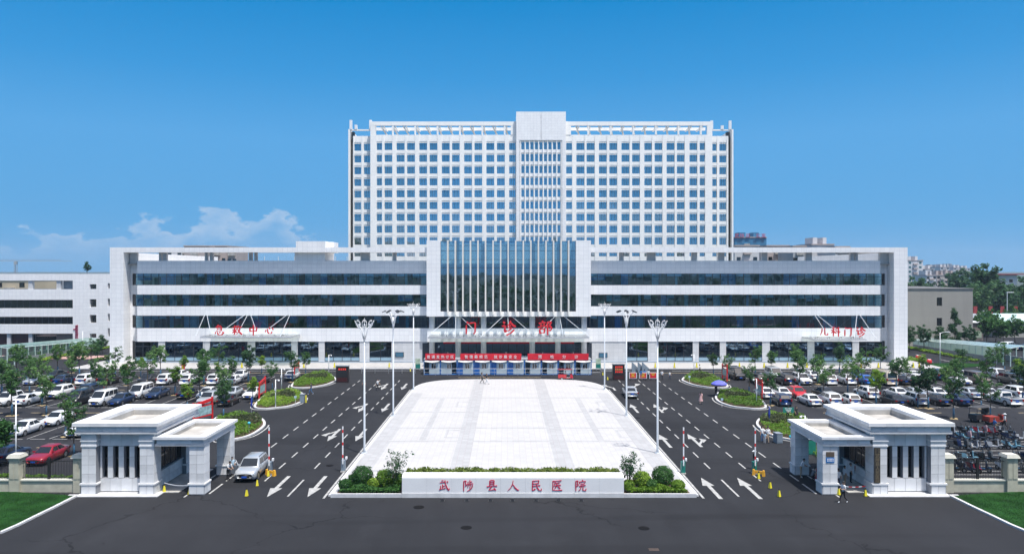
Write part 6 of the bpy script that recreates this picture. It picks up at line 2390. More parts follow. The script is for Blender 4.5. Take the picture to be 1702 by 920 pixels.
def tree_variant(seed, H, clear, rx, leaves, lsize, m, open_=0.0, conic=False, trunk_r=.085, lean=.1):
    rng = np.random.default_rng(seed); rr = random.Random(seed)
    tr = MB()
    lx, ly = rr.uniform(-lean, lean), rr.uniform(-lean, lean)
    top = Vector((lx * H * .3, ly * H * .3, H * .86))
    pts = [Vector((0, 0, 0)), Vector((lx * .3, ly * .3, clear * .5)), Vector((lx, ly, clear)), Vector((lx * 1.6, ly * 1.6, clear + (H - clear) * .45)), top]
    tr.tube(pts, [trunk_r, trunk_r * .8, trunk_r * .68, trunk_r * .4, trunk_r * .12], 7)
    cz = (H + clear) / 2; rz = (H - clear) / 2 * 1.02
    centres = []
    nl = 9 if not conic else 14
    for k in range(nl):
        an = 2 * PI * (k / nl * 2.4 + rr.random() * .35)
        z0 = clear + (H - clear) * (.02 + .62 * rr.random())
        if conic:
            z0 = clear + (H - clear) * (k / nl) * .95
            reach = rx * (1.02 - .9 * k / nl)
            e = Vector((math.cos(an) * reach, math.sin(an) * reach, z0 + .1 - reach * .12))
        else:
            reach = rx * rr.uniform(.55, 1.0)
            e = Vector((math.cos(an) * reach, math.sin(an) * reach, min(H * .95, z0 + reach * rr.uniform(.5, 1.2))))
        s = Vector((lx * 1.2, ly * 1.2, z0))
        mid = s.lerp(e, .5) + Vector((0, 0, .12))
        tr.tube([s, mid, e], [trunk_r * .42, trunk_r * .28, trunk_r * .08], 5)
        for f in (.55, .8, 1.0):
            p = s.lerp(e, f)
            centres.append((p.x + rr.gauss(0, .12), p.y + rr.gauss(0, .12), p.z + rr.gauss(0, .15)))
        if conic:
            an2 = an + 1.2
            for f in (.5, 1.0):
                centres.append((math.cos(an2) * reach * f, math.sin(an2) * reach * f, z0))
    # extra clumps filling the crown unevenly
    nx = int(34 * (1 - open_)) if not conic else 6
    for k in range(nx):
        d = Vector((rr.gauss(0, 1), rr.gauss(0, 1), rr.gauss(0, 1))).normalized()
        q = rr.random() ** .4
        if conic:
            zz = rr.random(); centres.append((d.x * rx * (1 - zz) * .7, d.y * rx * (1 - zz) * .7, clear + (H - clear) * zz))
        else:
            centres.append((lx + d.x * rx * .8 * q, ly + d.y * rx * .8 * q, cz + d.z * rz * .85 * q))
    centres.append((top.x, top.y, H - .25))
    per = max(8, leaves // len(centres))
    spread = [rx * rr.uniform(.20, .36) for _ in centres]
    V, F = leaf_cloud(rng, centres, per, spread, lsize, .8)
    return tr.mesh('trunk', M_BARK, True), np_mesh('crown', V, F, m)


def tree(variant, x, y, sc, rz, label, group, wrap=True, name='tree', z=0.0, cat='tree'):
    t = thing(name, label, cat, (x, y, z), rz, group)
    t.scale = (sc, sc, sc)
    link('trunk', variant[0], t); link('crown', variant[1], t)
    if wrap:
        link('trunk_wrap', WRAPM, t)
        link('tree_pit', PITM, t)
    return t


WRAPM = MB().tube([(0, 0, .02), (.0, 0, .6), (.01, 0, 1.35)], [.115, .11, .10], 8).mesh('trunk_wrap', M_WRAP, True)
PITM = MB().box(-.55, .55, -.45, .45, .0, .012).mesh('tree_pit', mat('sandy_pit', (.34, .25, .12), .9, var=.3, scale=4))
TV = [tree_variant(100 + k, H, cl, rx, lv, .115, m, op) for k, (H, cl, rx, lv, m, op) in enumerate((
    (5.4, 2.1, 1.30, 1900, M_LEAF, .2), (5.8, 2.3, 1.30, 1500, M_LEAF, .45), (5.1, 1.9, 1.35, 2000, M_LEAF, .1), (6.0, 2.4, 1.25, 1000, M_LEAF, .75),
    (5.5, 2.0, 1.15, 2000, M_LEAFD, .1), (4.9, 1.9, 1.25, 1600, M_LEAFD, .3), (5.6, 2.2, 1.4, 1150, M_LEAF, .7), (4.4, 1.7, 1.0, 1300, M_LEAFB, .2)))]
trnd = random.Random(77)
LT = [(28, 626), (44, 638), (49, 653.5), (70, 673), (77, 689), (109, 725), (123, 757), (96, 621), (119.5, 619), (132, 626), (118.5, 638), (159, 655), (178, 668), (192, 626), (209.6, 640), (213, 668), (234, 627), (245, 656), (267, 627), (291, 656),
      (311, 682), (332.6, 668), (338.6, 640), (371, 668), (371.5, 695), (386, 641), (412.5, 636), (420, 669), (452.7, 649), (486, 634.5), (508, 624), (363, 623), (305, 624), (435, 622), (3, 655), (20, 690), (66, 640), (152, 620)]
RT = [(1186, 624), (1209.5, 631), (1245, 655), (1255.5, 624), (1280.5, 673), (1325, 622), (1328.8, 651), (1358.7, 638), (1370, 670), (1395, 623.5), (1409, 653), (1432.6, 640), (1456, 674), (1463.6, 622), (1489.7, 647), (1507, 640), (1525.5, 677),
      (1532, 622), (1543, 678), (1572, 659), (1585, 695), (1600.7, 619.5), (1631, 679), (1646, 692), (1654, 627), (1669.7, 619.5), (1695, 640), (1282, 622), (1700, 668), (1425, 668), (1590, 652), (1640, 655)]
for side, L_ in (('left', LT), ('right', RT)):
    tl = [(gp(px, py), px, py) for px, py in L_]
    band = lambda y: 0 if y < 92 else 1 if y < 111 else 2
    for bnd in range(3):
        g = sorted([t for t in tl if band(t[0].y) == bnd], key=lambda t: abs(t[0].x))
        for i, (p, px, py) in enumerate(g):
            v = trnd.randrange(len(TV))
            lab = 'young tree, %s from the road, %s strip of the %s car park' % (nth(i + 1), ('front', 'middle', 'rear')[bnd], side)
            tree(TV[v], p.x, p.y, trnd.uniform(.76, 1.14), trnd.uniform(0, 6.28), lab, 'young trees in the %s car park' % side)
# leafy tree behind the fence at the far left edge
BIGV = tree_variant(300, 4.6, .9, 1.9, 5200, .12, M_LEAFG, 0)
q = gp(-12, 776)
tree(BIGV, q.x + .3, 66.8, 1.12, 1, 'dense green tree behind the fence at the left edge', 'trees', False)
q = gp(1712, 800)
tree(TV[4], 53.3, 61.6, .9, 2, 'dark tree overhanging the fence pier at the right edge', 'trees', False)

# ---- islands with kerbs and planting
ISL = {
    'near': [(441.6, 706), (433, 715), (416, 724.5), (392, 730.5), (362, 733), (348, 712), (362, 692), (392, 689.5), (420, 690), (437, 697)],
    'middle': [(507, 660.5), (500.4, 669), (479.8, 676), (458, 678.5), (438, 680), (421.5, 677), (431, 664), (446, 655), (469, 650), (498, 651.5)],
    'far': [(560, 630.5), (554, 635.5), (539.6, 640.5), (518, 644), (499, 645), (483, 643), (491, 634), (505, 626), (523, 621), (543, 620.5)]}


def sheet_leaves(poly, z, h, n, size, m, seed, core=None, core_m=None, name='shrub_bed'):
    """leaf carpet over a polygon, domed and uneven"""
    rng = np.random.default_rng(seed)
    P = np.array(poly); mn = P.min(0); mx = P.max(0)
    pts = []
    cx_, cy_ = P.mean(0)
    def inside(x, y):
        c = False; j = len(poly) - 1
        for i in range(len(poly)):
            xi, yi = poly[i]; xj, yj = poly[j]
            if (yi > y) != (yj > y) and x < (xj - xi) * (y - yi) / (yj - yi) + xi: c = not c
            j = i
        return c
    while len(pts) < n:
        x, y = rng.uniform(mn[0], mx[0]), rng.uniform(mn[1], mx[1])
        if inside(x, y): pts.append((x, y))
    pts = np.array(pts)
    d = np.hypot((pts[:, 0] - cx_) / (mx[0] - mn[0]) * 2, (pts[:, 1] - cy_) / (mx[1] - mn[1]) * 2)
    hh = h * (.72 + .28 * np.sin(pts[:, 0] * 2.1 + np.sin(pts[:, 1] * 1.7) * 1.4) * np.sin(pts[:, 1] * 1.9 + 1.0)) * (1.0 - .25 * d)
    zz = z + hh * rng.random(len(pts)) ** .35
    return pts, zz, d


def leaf_obj(pts, zz, size, m, seed, name, up=.9):
    rng = np.random.default_rng(seed)
    n = len(pts)
    P = np.column_stack([pts, zz])
    nrm = rng.normal(scale=.6, size=(n, 3)) + np.array([0, 0, up]); nrm /= np.linalg.norm(nrm, axis=1)[:, None]
    a = rng.normal(size=(n, 3)); t = np.cross(nrm, a); t /= np.linalg.norm(t, axis=1)[:, None]; b = np.cross(nrm, t)
    s = size * (.6 + .8 * rng.random(n)); t *= s[:, None]; b *= (s * .6)[:, None]
    V = np.stack([P - t, P - b, P + t, P + b], axis=1).reshape(-1, 3)
    return np_mesh(name, V, np.arange(n * 4).reshape(-1, 4), m)


k = 0
for nm, pts in ISL.items():
    base = [tuple(gp(*q)[:2]) for q in pts]
    for side in ('left', 'right'):
        poly = smooth_poly(base if side == 'left' else mir(base), 4)
        inn = inset(poly, .28)
        isl = struct('traffic_island', MB().sheet(inn, .13), M_SOIL)
        r = MB(); ringmesh(r, poly, inn, -.004, .16); r.build('kerb', M_KERB, isl)
        # painted edge on the road side
        if True:
            o1, o2 = inset(poly, -.42), inset(poly, -.25)
            seg = range(0, int(len(poly) * .55))
            r = MB()
            for i in seg:
                j = i + 1
                r.quad((o1[i][0], o1[i][1], .006), (o2[i][0], o2[i][1], .006), (o2[j][0], o2[j][1], .006), (o1[j][0], o1[j][1], .006))
            if side == 'right':
                r.f = [tuple(reversed(f)) for f in r.f]
            r.build('edge_line', M_PAINT, isl)
        inn2 = inset(poly, .42)
        pp, zz, d = sheet_leaves(inn2, .13, .85, 6500, .1, None, 40 + k)
        mid = (d < .62) & (pp[:, 1] > np.mean(pp[:, 1]) - .6)
        rim = ~mid
        cen = (np.mean([p_[0] for p_ in inn2]), np.mean([p_[1] for p_ in inn2]), 0)
        o = link('hedge_planting', leaf_obj(pp[rim], zz[rim], .10, M_LEAFB, 50 + k, 'hedge_planting'))
        tag(o, 'bright green low hedge planting around the rim of the %s %s island' % (nm, side), 'hedge', 'planting on the traffic islands', 'stuff')
        o = link('shrub_planting', leaf_obj(pp[mid], zz[mid] + .22 * np.random.default_rng(k).random(mid.sum()), .11, M_LEAFP, 60 + k, 'shrub_planting', .4))
        tag(o, 'darker reddish green shrub planting in the middle of the %s %s island' % (nm, side), 'shrubs', 'planting on the traffic islands', 'stuff')
        k += 1
# small blue spheres / plates on the islands
for px, py, lab in ((414, 706, 'small turquoise round light in the near left island planting'), (491, 662, 'small white and blue plate in the middle left island planting'), (1200, 666, 'small white and blue plate in the middle right island planting'), (1146, 628, 'small white plate in the far right island planting'), (1314, 729, 'small turquoise round light behind the right gate canopy')):
    p = gp(px, py, .9)
    t = thing('garden_marker', lab, 'marker', (p.x, p.y, .13), group='small markers in the island planting')
    MB().tube([(0, 0, 0), (0, 0, .9)], .02, 5).build('stake', M_WHITE, t, local=True)
    if 'round' in lab: MB().ball((0, 0, 1.0), .17, 10, 7).build('globe', mat('turquoise_globe', (.05, .42, .55), .3), t, True, True)
    else: MB().box(-.16, .16, -.02, .02, .85, 1.15).build('plate', mat('pale_blue_plate', (.45, .6, .7), .4), t, local=True)
# planting beside the right gatehouse
def patch(poly, h, n, size, m, seed, label, name='hedge_planting', cat='hedge', z=.05, up=.9):
    pp, zz, d = sheet_leaves(poly, z, h, n, size, m, seed)
    o = link(name, leaf_obj(pp, zz, size, m, seed, name, up))
    tag(o, label, cat, None, 'stuff')


patch([tuple(gp(*q)[:2]) for q in ((1346, 752), (1383, 778), (1400, 770), (1375, 742))], .7, 1500, .1, M_LEAFB, 5, 'bright shrub patch behind the right gate canopy', 'shrub_planting', 'shrubs')
patch([(-35.6, 61.2), (-62, 61.2), (-62, 62.6), (-35.6, 62.6)], 1.25, 9000, .10, M_LEAFB, 6, 'clipped green hedge behind the left fence')
patch([(37.0, 61.2), (63, 61.2), (63, 61.9), (37.0, 61.9)], .75, 4000, .09, M_LEAFB, 7, 'low green hedge strip behind the right fence')
pp, zz, d = sheet_leaves([(-8.1, 59.75), (9.3, 59.75), (9.3, 60.9), (-8.1, 60.9)], 0, 1, 11000, .09, None, 8)
_r = np.random.default_rng(8)
zz = .5 + 1.28 * _r.random(len(zz)) ** .35 + .10 * np.sin(pp[:, 0] * 3.1) * np.sin(pp[:, 0] * 1.3 + 1) + .05 * _r.random(len(zz))
o = link('hedge_planting', leaf_obj(pp, zz, .085, M_LEAFY, 8, 'hedge_planting', .5))
tag(o, 'yellow-green hedge standing behind the sign wall', 'hedge', None, 'stuff')
patch([(-13.3, 58.95), (-8.5, 58.95), (-8.5, 60.0), (-12.9, 60.0)], .75, 4200, .08, M_LEAFG, 9, 'low groundcover in the left end of the front bed', 'ground_cover', 'ground cover', .16)
patch([(14.6, 58.95), (9.8, 58.95), (9.8, 60.0), (14.2, 60.0)], .75, 4200, .08, M_LEAFB, 10, 'low groundcover in the right end of the front bed', 'ground_cover', 'ground cover', .16)


def shrub(x, y, r, h, n, size, m, seed, label, name='ball_shrub', z=.16, shell=True, cat='shrub', nose=.15):
    rng = np.random.default_rng(seed)
    t = thing(name, label, cat, (x, y, z))
    d = rng.normal(size=(n, 3)); d /= np.linalg.norm(d, axis=1)[:, None]
    rad = (.72 + .28 * rng.random(n)) if shell else rng.random(n) ** .4
    bump = 1 + nose * np.sin(d[:, 0] * 6 + seed) * np.sin(d[:, 1] * 6) * np.sin(d[:, 2] * 5 + 1)
    P = d * (rad * bump)[:, None] * np.array([r, r, h / 2]) + np.array([0, 0, h / 2 + .08])
    nrm = d + rng.normal(scale=.5, size=(n, 3)); nrm /= np.linalg.norm(nrm, axis=1)[:, None]
    a = rng.normal(size=(n, 3)); tt = np.cross(nrm, a); tt /= np.linalg.norm(tt, axis=1)[:, None]; b = np.cross(nrm, tt)
    s = size * (.6 + .8 * rng.random(n)); tt *= s[:, None]; b *= (s * .6)[:, None]
    V = np.stack([P - tt, P - b, P + tt, P + b], axis=1).reshape(-1, 3)
    link('foliage', np_mesh('foliage', V, np.arange(n * 4).reshape(-1, 4), m), t)
    st = MB()
    for k in range(5):
        an = k * 1.3
        st.tube([(0, 0, 0), (math.cos(an) * r * .3, math.sin(an) * r * .3, h * .35), (math.cos(an) * r * .6, math.sin(an) * r * .6, h * .7)], [.03, .02, .01], 5)
    st.build('stem', M_BARK, t, True, True)
    return t


shrub(-11.75, 60.6, .92, 1.78, 5200, .055, M_LEAFG, 1, 'round clipped green shrub in the left end of the front bed', nose=.13)
shrub(12.95, 60.6, .92, 1.78, 5200, .055, M_LEAFG, 2, 'round clipped green shrub in the right end of the front bed', nose=.13)
shrub(-9.9, 60.4, .75, 1.55, 2200, .075, M_LEAFB, 3, 'bright green bush beside the left thin tree in the front bed', 'bush')
shrub(-8.75, 60.3, .55, 1.3, 1500, .07, M_LEAFB, 4, 'small bright bush against the left end of the sign wall', 'bush')
shrub(-13.0, 59.9, .6, .9, 1500, .065, M_LEAFG, 5, 'low dark bush at the left corner of the front bed', 'bush')
shrub(11.2, 60.5, .75, 1.35, 2200, .075, M_LEAFB, 6, 'bright green bush beside the right thin tree in the front bed', 'bush')
shrub(14.0, 59.8, .6, .85, 1500, .065, M_LEAFB, 7, 'low bright bush at the right corner of the front bed', 'bush')
shrub(-10.75, 59.9, .5, .95, 1300, .07, M_LEAFB, 11, 'small bright bush right of the left clipped shrub', 'bush')
shrub(11.9, 59.8, .5, .9, 1300, .07, M_LEAFG, 12, 'small dark bush left of the right clipped shrub', 'bush')
shrub(-12.6, 61.6, .55, .9, 1300, .07, M_LEAFG, 13, 'low bush behind the left clipped shrub', 'bush')
shrub(10.0, 59.7, .5, .9, 1200, .065, M_LEAFB, 8, 'small bush at the right end of the sign wall', 'bush')


def thin_tree(seed, H, rx, n):
    rr = random.Random(seed); rng = np.random.default_rng(seed)
    tr = MB(); cs = []
    for k in range(7):
        an = 2 * PI * k / 7 + rr.random() * .5
        hh = H * rr.uniform(.7, 1.0); re = rx * rr.uniform(.35, 1.0)
        p = [(0.04 * math.cos(an), .04 * math.sin(an), 0), (re * .25 * math.cos(an), re * .25 * math.sin(an), hh * .4), (re * .6 * math.cos(an), re * .6 * math.sin(an), hh * .75), (re * math.cos(an), re * math.sin(an), hh)]
        tr.tube(p, [.03, .025, .016, .006], 5)
        for f in (.5, .62, .74, .86, .97):
            z = hh * f; u = re * f
            for _ in range(2):
                cs.append((u * math.cos(an) + rr.gauss(0, .2), u * math.sin(an) + rr.gauss(0, .2), z + rr.gauss(0, .1)))
    V, F = leaf_cloud(rng, cs, n // len(cs), .24, .07, .9)
    return tr.mesh('trunk', M_BARK, True), np_mesh('crown', V, F, M_LEAFD)


tree(thin_tree(5, 3.3, .95, 1100), -8.95, 60.0, 1, 0, 'thin multi-stemmed tree beside the left end of the sign wall', 'thin trees beside the sign wall', False, z=.16)
tree(thin_tree(8, 3.2, .95, 1500), 10.05, 60.1, 1, 0, 'thin multi-stemmed tree beside the right end of the sign wall', 'thin trees beside the sign wall', False, z=.16)

# grass blades on the lawns
def grass(poly, n, seed, label):
    rng = np.random.default_rng(seed)
    pp, zz, d = sheet_leaves(poly, 0, .01, n, .1, None, seed)
    h = .035 + .05 * rng.random(n); an = rng.random(n) * 6.28; w = .012
    ca, sa = np.cos(an), np.sin(an)
    z0 = np.full(n, .085)
    A = np.column_stack([pp[:, 0] - ca * w, pp[:, 1] - sa * w, z0]); B = np.column_stack([pp[:, 0] + ca * w, pp[:, 1] + sa * w, z0])
    T = np.column_stack([pp[:, 0] + rng.normal(scale=.025, size=n), pp[:, 1] + rng.normal(scale=.025, size=n), z0 + h])
    V = np.stack([A, B, T], axis=1).reshape(-1, 3)
    o = link('grass', np_mesh('grass', V, np.arange(n * 3).reshape(-1, 3), leafmat('grass_blade' + str(seed), (.011, .042, .008), (.02, .066, .012), (.035, .085, .02), .3)))
    tag(o, label, 'grass', None, 'stuff')


LW = [(-36, 59.6)] + [tuple(p_) for p_ in LAWN[2:8]] + [(-50, 59.6)]
grass(LW, 26000, 1, 'short mown lawn grass in front of the left fence')
grass(mir(LW), 26000, 2, 'short mown lawn grass in front of the right fence')
# ---------------------------------------------------------------- people
M_SKIN = mat('skin', (.42, .25, .17), .6, var=.08)
M_HAIR = mat('black_hair', (.010, .009, .009), .6)
CL = {'white': mat('white_cloth', (.62, .64, .66), .85), 'black': mat('black_cloth', (.014, .014, .016), .85), 'navy': mat('navy_cloth', (.02, .035, .08), .85), 'blue': mat('blue_jeans', (.06, .16, .32), .85), 'beige': mat('beige_cloth', (.34, .25, .17), .85),
      'pink': mat('pink_cloth', (.55, .34, .33), .85), 'red': mat('dark_red_cloth', (.25, .02, .03), .85), 'grey': mat('grey_cloth', (.14, .15, .16), .85), 'pale blue': mat('pale_blue_cloth', (.32, .46, .58), .85), 'bright blue': mat('bright_blue_cloth', (.02, .15, .42), .85)}


def pose(kind):
    """joint name -> (position, radius); the figure faces -Y"""
    J = {'pelvis': ((0, 0, .95), .135), 'waist': ((0, 0, 1.10), .125), 'chest': ((0, 0, 1.33), .15), 'neck': ((0, 0, 1.47), .055), 'jaw': ((0, -.012, 1.545), .075), 'head': ((0, 0, 1.64), .095), 'crown': ((0, .005, 1.70), .07)}
    for s, n in ((-1, 'l'), (1, 'r')):
        J['shoulder' + n] = ((s * .17, 0, 1.41), .062); J['elbow' + n] = ((s * .225, .03, 1.15), .043); J['wrist' + n] = ((s * .235, -.05, .91), .030); J['hand' + n] = ((s * .235, -.075, .83), .036)
        J['hip' + n] = ((s * .085, 0, .90), .088); J['knee' + n] = ((s * .095, -.015, .50), .060); J['ankle' + n] = ((s * .095, .02, .085), .042); J['toe' + n] = ((s * .11, -.14, .045), .036)

    def mv(k, p): J[k] = (p, J[k][1])
    if kind == 'walk':
        mv('kneel', (-.09, -.20, .51)); mv('anklel', (-.09, -.30, .10)); mv('toel', (-.10, -.46, .06))
        mv('kneer', (.09, .03, .49)); mv('ankler', (.09, .32, .17)); mv('toer', (.10, .20, .05))
        mv('elbowl', (-.23, .14, 1.17)); mv('wristl', (-.22, .16, .93)); mv('handl', (-.22, .15, .85))
        mv('elbowr', (.23, -.08, 1.16)); mv('wristr', (.21, -.26, 1.0)); mv('handr', (.20, -.33, .97))
    elif kind == 'phone':
        for n in ('kneel', 'anklel', 'toel', 'kneer', 'ankler', 'toer'): pass
        mv('kneel', (-.09, -.20, .51)); mv('anklel', (-.09, -.32, .10)); mv('toel', (-.10, -.48, .06))
        mv('kneer', (.09, .02, .49)); mv('ankler', (.09, .34, .15)); mv('toer', (.10, .22, .05))
        for s, n in ((-1, 'l'), (1, 'r')):
            mv('elbow' + n, (s * .22, -.02, 1.16)); mv('wrist' + n, (s * .12, -.25, 1.14)); mv('hand' + n, (s * .07, -.32, 1.16))
    elif kind == 'reach':
        mv('waist', (0, -.05, 1.10)); mv('chest', (0, -.14, 1.31)); mv('neck', (0, -.22, 1.43)); mv('jaw', (0, -.27, 1.49)); mv('head', (0, -.28, 1.58)); mv('crown', (0, -.28, 1.64))
        for s, n in ((-1, 'l'), (1, 'r')):
            mv('shoulder' + n, (s * .17, -.16, 1.38)); mv('elbow' + n, (s * .21, -.26, 1.14)); mv('wrist' + n, (s * .13, -.46, 1.05)); mv('hand' + n, (s * .11, -.53, 1.04))
    elif kind == 'sit':
        for s, n in ((-1, 'l'), (1, 'r')):
            mv('hip' + n, (s * .09, -.02, .91)); mv('knee' + n, (s * .13, -.42, .90)); mv('ankle' + n, (s * .13, -.44, .48)); mv('toe' + n, (s * .13, -.60, .44))
            mv('elbow' + n, (s * .24, -.12, 1.17)); mv('wrist' + n, (s * .24, -.34, 1.14)); mv('hand' + n, (s * .24, -.42, 1.14))
    elif kind == 'crouch':
        dz = -.52
        for k in ('pelvis', 'waist', 'chest', 'neck', 'jaw', 'head', 'crown', 'shoulderl', 'shoulderr'):
            p = J[k][0]; f = (p[2] - .95)
            mv(k, (p[0], p[1] - f * .45, p[2] + dz))
        for s, n in ((-1, 'l'), (1, 'r')):
            mv('hip' + n, (s * .09, 0, .40)); mv('knee' + n, (s * .16, -.42, .50)); mv('ankle' + n, (s * .12, -.14, .10)); mv('toe' + n, (s * .13, -.32, .05))
            mv('elbow' + n, (s * .25, -.38, .66)); mv('wrist' + n, (s * .14, -.52, .50)); mv('hand' + n, (s * .12, -.58, .46))
    return J


BONES = [('pelvis', 'waist', 1), ('waist', 'chest', 1), ('chest', 'neck', 1), ('neck', 'jaw', 0), ('jaw', 'head', 0), ('head', 'crown', 0)]
for n_ in ('l', 'r'):
    BONES += [('chest', 'shoulder' + n_, 1), ('shoulder' + n_, 'elbow' + n_, 1), ('elbow' + n_, 'wrist' + n_, 0), ('wrist' + n_, 'hand' + n_, 0), ('pelvis', 'hip' + n_, 2), ('hip' + n_, 'knee' + n_, 2), ('knee' + n_, 'ankle' + n_, 2), ('ankle' + n_, 'toe' + n_, 3)]


def body_mesh(kind):
    J = pose(kind)
    names = list(J)
    idx = {n: i for i, n in enumerate(names)}
    me = bpy.data.meshes.new('skeleton')
    me.from_pydata([J[n][0] for n in names], [(idx[a], idx[b]) for a, b, c in BONES], [])
    ob = bpy.data.objects.new('skeleton', me)
    COL.objects.link(ob)
    ob.modifiers.new('skin', 'SKIN')
    ss = ob.modifiers.new('sub', 'SUBSURF'); ss.levels = 1; ss.render_levels = 1
    for i, n in enumerate(names):
        r = J[n][1]
        me.skin_vertices[0].data[i].radius = (r * (1.18 if n in ('chest', 'pelvis', 'waist') else 1), r * (.82 if n in ('chest', 'waist') else 1))
        me.skin_vertices[0].data[i].use_root = (n == 'pelvis')
    return ob, J


def finish_body(ob, J, dg):
    me = bpy.data.meshes.new_from_object(ob.evaluated_get(dg))
    bpy.data.objects.remove(ob)
    segs = [(Vector(J[a][0]), Vector(J[b][0]), c) for a, b, c in BONES]
    for m in (M_SKIN, CL['white'], CL['black'], CL['black']): me.materials.append(m)
    mi = []
    for p in me.polygons:
        c = p.center; best = 9; bi = 0
        for a, b, k in segs:
            t = max(0, min(1, (c - a).dot(b - a) / max(1e-9, (b - a).length_squared)))
            d = (c - (a + (b - a) * t)).length
            if d < best: best, bi = d, k
        mi.append(bi)
    # fingers: five tapered chains from each palm; nose, ears
    mb = MB()
    mb.v = [tuple(v.co) for v in me.vertices]; mb.f = [tuple(p.vertices) for p in me.polygons]; mb.m = mi
    for n, s in (('l', -1), ('r', 1)):
        w = Vector(J['wrist' + n][0]); h = Vector(J['hand' + n][0])
        d = (h - w).normalized(); side = Vector((0, 1, 0)) if abs(d.y) < .7 else Vector((1, 0, 0))
        side = (side - d * side.dot(d)).normalized(); inn = d.cross(side) * s
        for k, ln in enumerate((.065, .078, .082, .075)):
            a = h + side * (.024 - .016 * k) + d * .01
            mb.tube([a, a + d * ln * .55 + inn * .006, a + d * ln + inn * .02], [.0095, .0088, .006], 5, 0)
        a = w + d * .03 + side * .03
        mb.tube([a, a + d * .035 + side * .028, a + d * .065 + side * .03], [.011, .010, .007], 5, 0)
    hd = Vector(J['head'][0]); jw = Vector(J['jaw'][0])
    f = Vector((0, -1, 0))
    mb.tube([hd + f * .085 + Vector((0, 0, -.01)), hd + f * .112 + Vector((0, 0, -.05))], [.010, .018], 5, 0)
    for s in (-1, 1): mb.ball(hd + Vector((s * .096, .01, -.04)), .026, 6, 5, 0, .45, 1, 1.2)
    out = mb.mesh('body', [M_SKIN, CL['white'], CL['black'], CL['black']], True)
    bpy.data.meshes.remove(me)
    h = MB(); c = hd + Vector((0, .018, .028))
    h.ball(c, .112, 12, 8, 0, .98, 1.0, .98)
    # keep only the cap above the brow and down the nape
    vv = [Vector(v) for v in h.v]
    h.f = [q for q in h.f if sum(vv[i].z for i in q) / len(q) > c.z - .02 or sum(vv[i].y for i in q) / len(q) > c.y + .03]; h.m = [0] * len(h.f)
    long_ = MB(); long_.v = list(h.v); long_.f = list(h.f); long_.m = list(h.m)
    long_.tube([c + Vector((0, .07, -.02)), c + Vector((0, .09, -.12)), c + Vector((0, .08, -.26))], [.07, .065, .02], 8)
    return out, h.mesh('hair', M_HAIR, True), long_.mesh('hair', M_HAIR, True)


_obs = {k: body_mesh(k) for k in ('stand', 'walk', 'phone', 'reach', 'sit', 'crouch')}
_dg = bpy.context.evaluated_depsgraph_get()
BODY = {k: finish_body(o_, J_, _dg) for k, (o_, J_) in _obs.items()}
_sk = MB()
_sk.tube([(0, 0, 1.14), (0, 0, 1.0), (0, 0, .75), (0, .02, .42)], [.14, .19, .24, .29], 14, cap=False)
SKIRT = _sk.mesh('dress_skirt', CL['pink'], True)


def person(px, py, kind, rz, top, bottom, label, long_hair=False, skirt=None, hat=None, z=0.0, loc=None, sc=None, shoes='black'):
    p = loc or gp(px, py)
    t = thing('person', label, 'person', (p[0], p[1], z), rz, 'people')
    s = sc or crnd.uniform(.95, 1.03)
    t.scale = (s, s, s)
    b, h, lh = BODY[kind]
    o = link('body', b, t)
    setmat(o, CL[top], 1); setmat(o, CL[bottom] if bottom != 'bare' else M_SKIN, 2); setmat(o, CL[shoes], 3)
    link('hair', lh if long_hair else h, t)
    if skirt:
        k = link('dress_skirt', SKIRT, t); setmat(k, CL[skirt])
    if hat:
        hd = pose(kind)['head'][0]
        m = MB(); m.ball((hd[0], hd[1] + .01, hd[2] + .05), .125, 12, 6, 0, 1, 1, .8); m.cyl(hd[0], hd[1], hd[2] + .035, hd[2] + .05, .2, .2, 14)
        m.build('hat', CL[hat], t, local=True)
    return t


D = PI / 180
person(1402, 835, 'phone', -70 * D, 'white', 'black', 'woman in white shirt and black trousers walking past the right gate with a phone', True, shoes='white')
person(1331, 793, 'reach', 70 * D, 'white', 'beige', 'person in white shirt leaning by the back pillar of the right canopy', shoes='white')
person(1349, 799, 'crouch', 100 * D, 'grey', 'black', 'person in dark clothes crouching under the right gate canopy')
person(1360, 806, 'stand', 200 * D, 'red', 'bare', 'person in dark red standing behind the front pillar of the right canopy', skirt='red')
person(1393, 812, 'stand', 150 * D, 'white', 'navy', 'person in white with back turned beside the tape under the right canopy')
person(1404, 806, 'stand', 100 * D, 'white', 'beige', 'middle person in white queuing at the window of the right gatehouse')
person(1414, 802, 'stand', 80 * D, 'white', 'black', 'third person in white queuing at the window of the right gatehouse')
person(1422, 799, 'stand', 60 * D, 'red', 'black', 'person in dark red first at the window of the right gatehouse', True)
person(1266.5, 734, 'stand', 20 * D, 'white', 'blue', 'person in white top and blue jeans in the group beside the right lanes', True)
person(1271, 736.5, 'stand', -30 * D, 'pale blue', 'white', 'child in pale blue in the group beside the right lanes', sc=.68)
person(1276.5, 735, 'walk', 10 * D, 'white', 'beige', 'person in white and beige in the group beside the right lanes')
person(1253.5, 779, 'stand', 90 * D, 'black', 'grey', 'barrier worker in dark clothes and white hat at the right boom', hat='white')
person(1309, 698, 'reach', 0, 'white', 'black', 'person in black trousers behind the green board')
person(1324, 698, 'stand', 30 * D, 'black', 'black', 'person in black standing right of the green board', True, skirt='black')
person(1165, 671, 'walk', 160 * D, 'pink', 'bare', 'woman in pale pink dress walking across the right lanes', True, skirt='pink', shoes='white')
person(1190, 658, 'stand', 200 * D, 'black', 'black', 'person in black standing under the blue umbrella')
person(1163, 621.5, 'walk', 90 * D, 'white', 'black', 'person in white shirt walking behind the far right island')
person(1100, 632, 'walk', -20 * D, 'white', 'black', 'person in white and black walking beside the right lanes', True, sc=1.0)
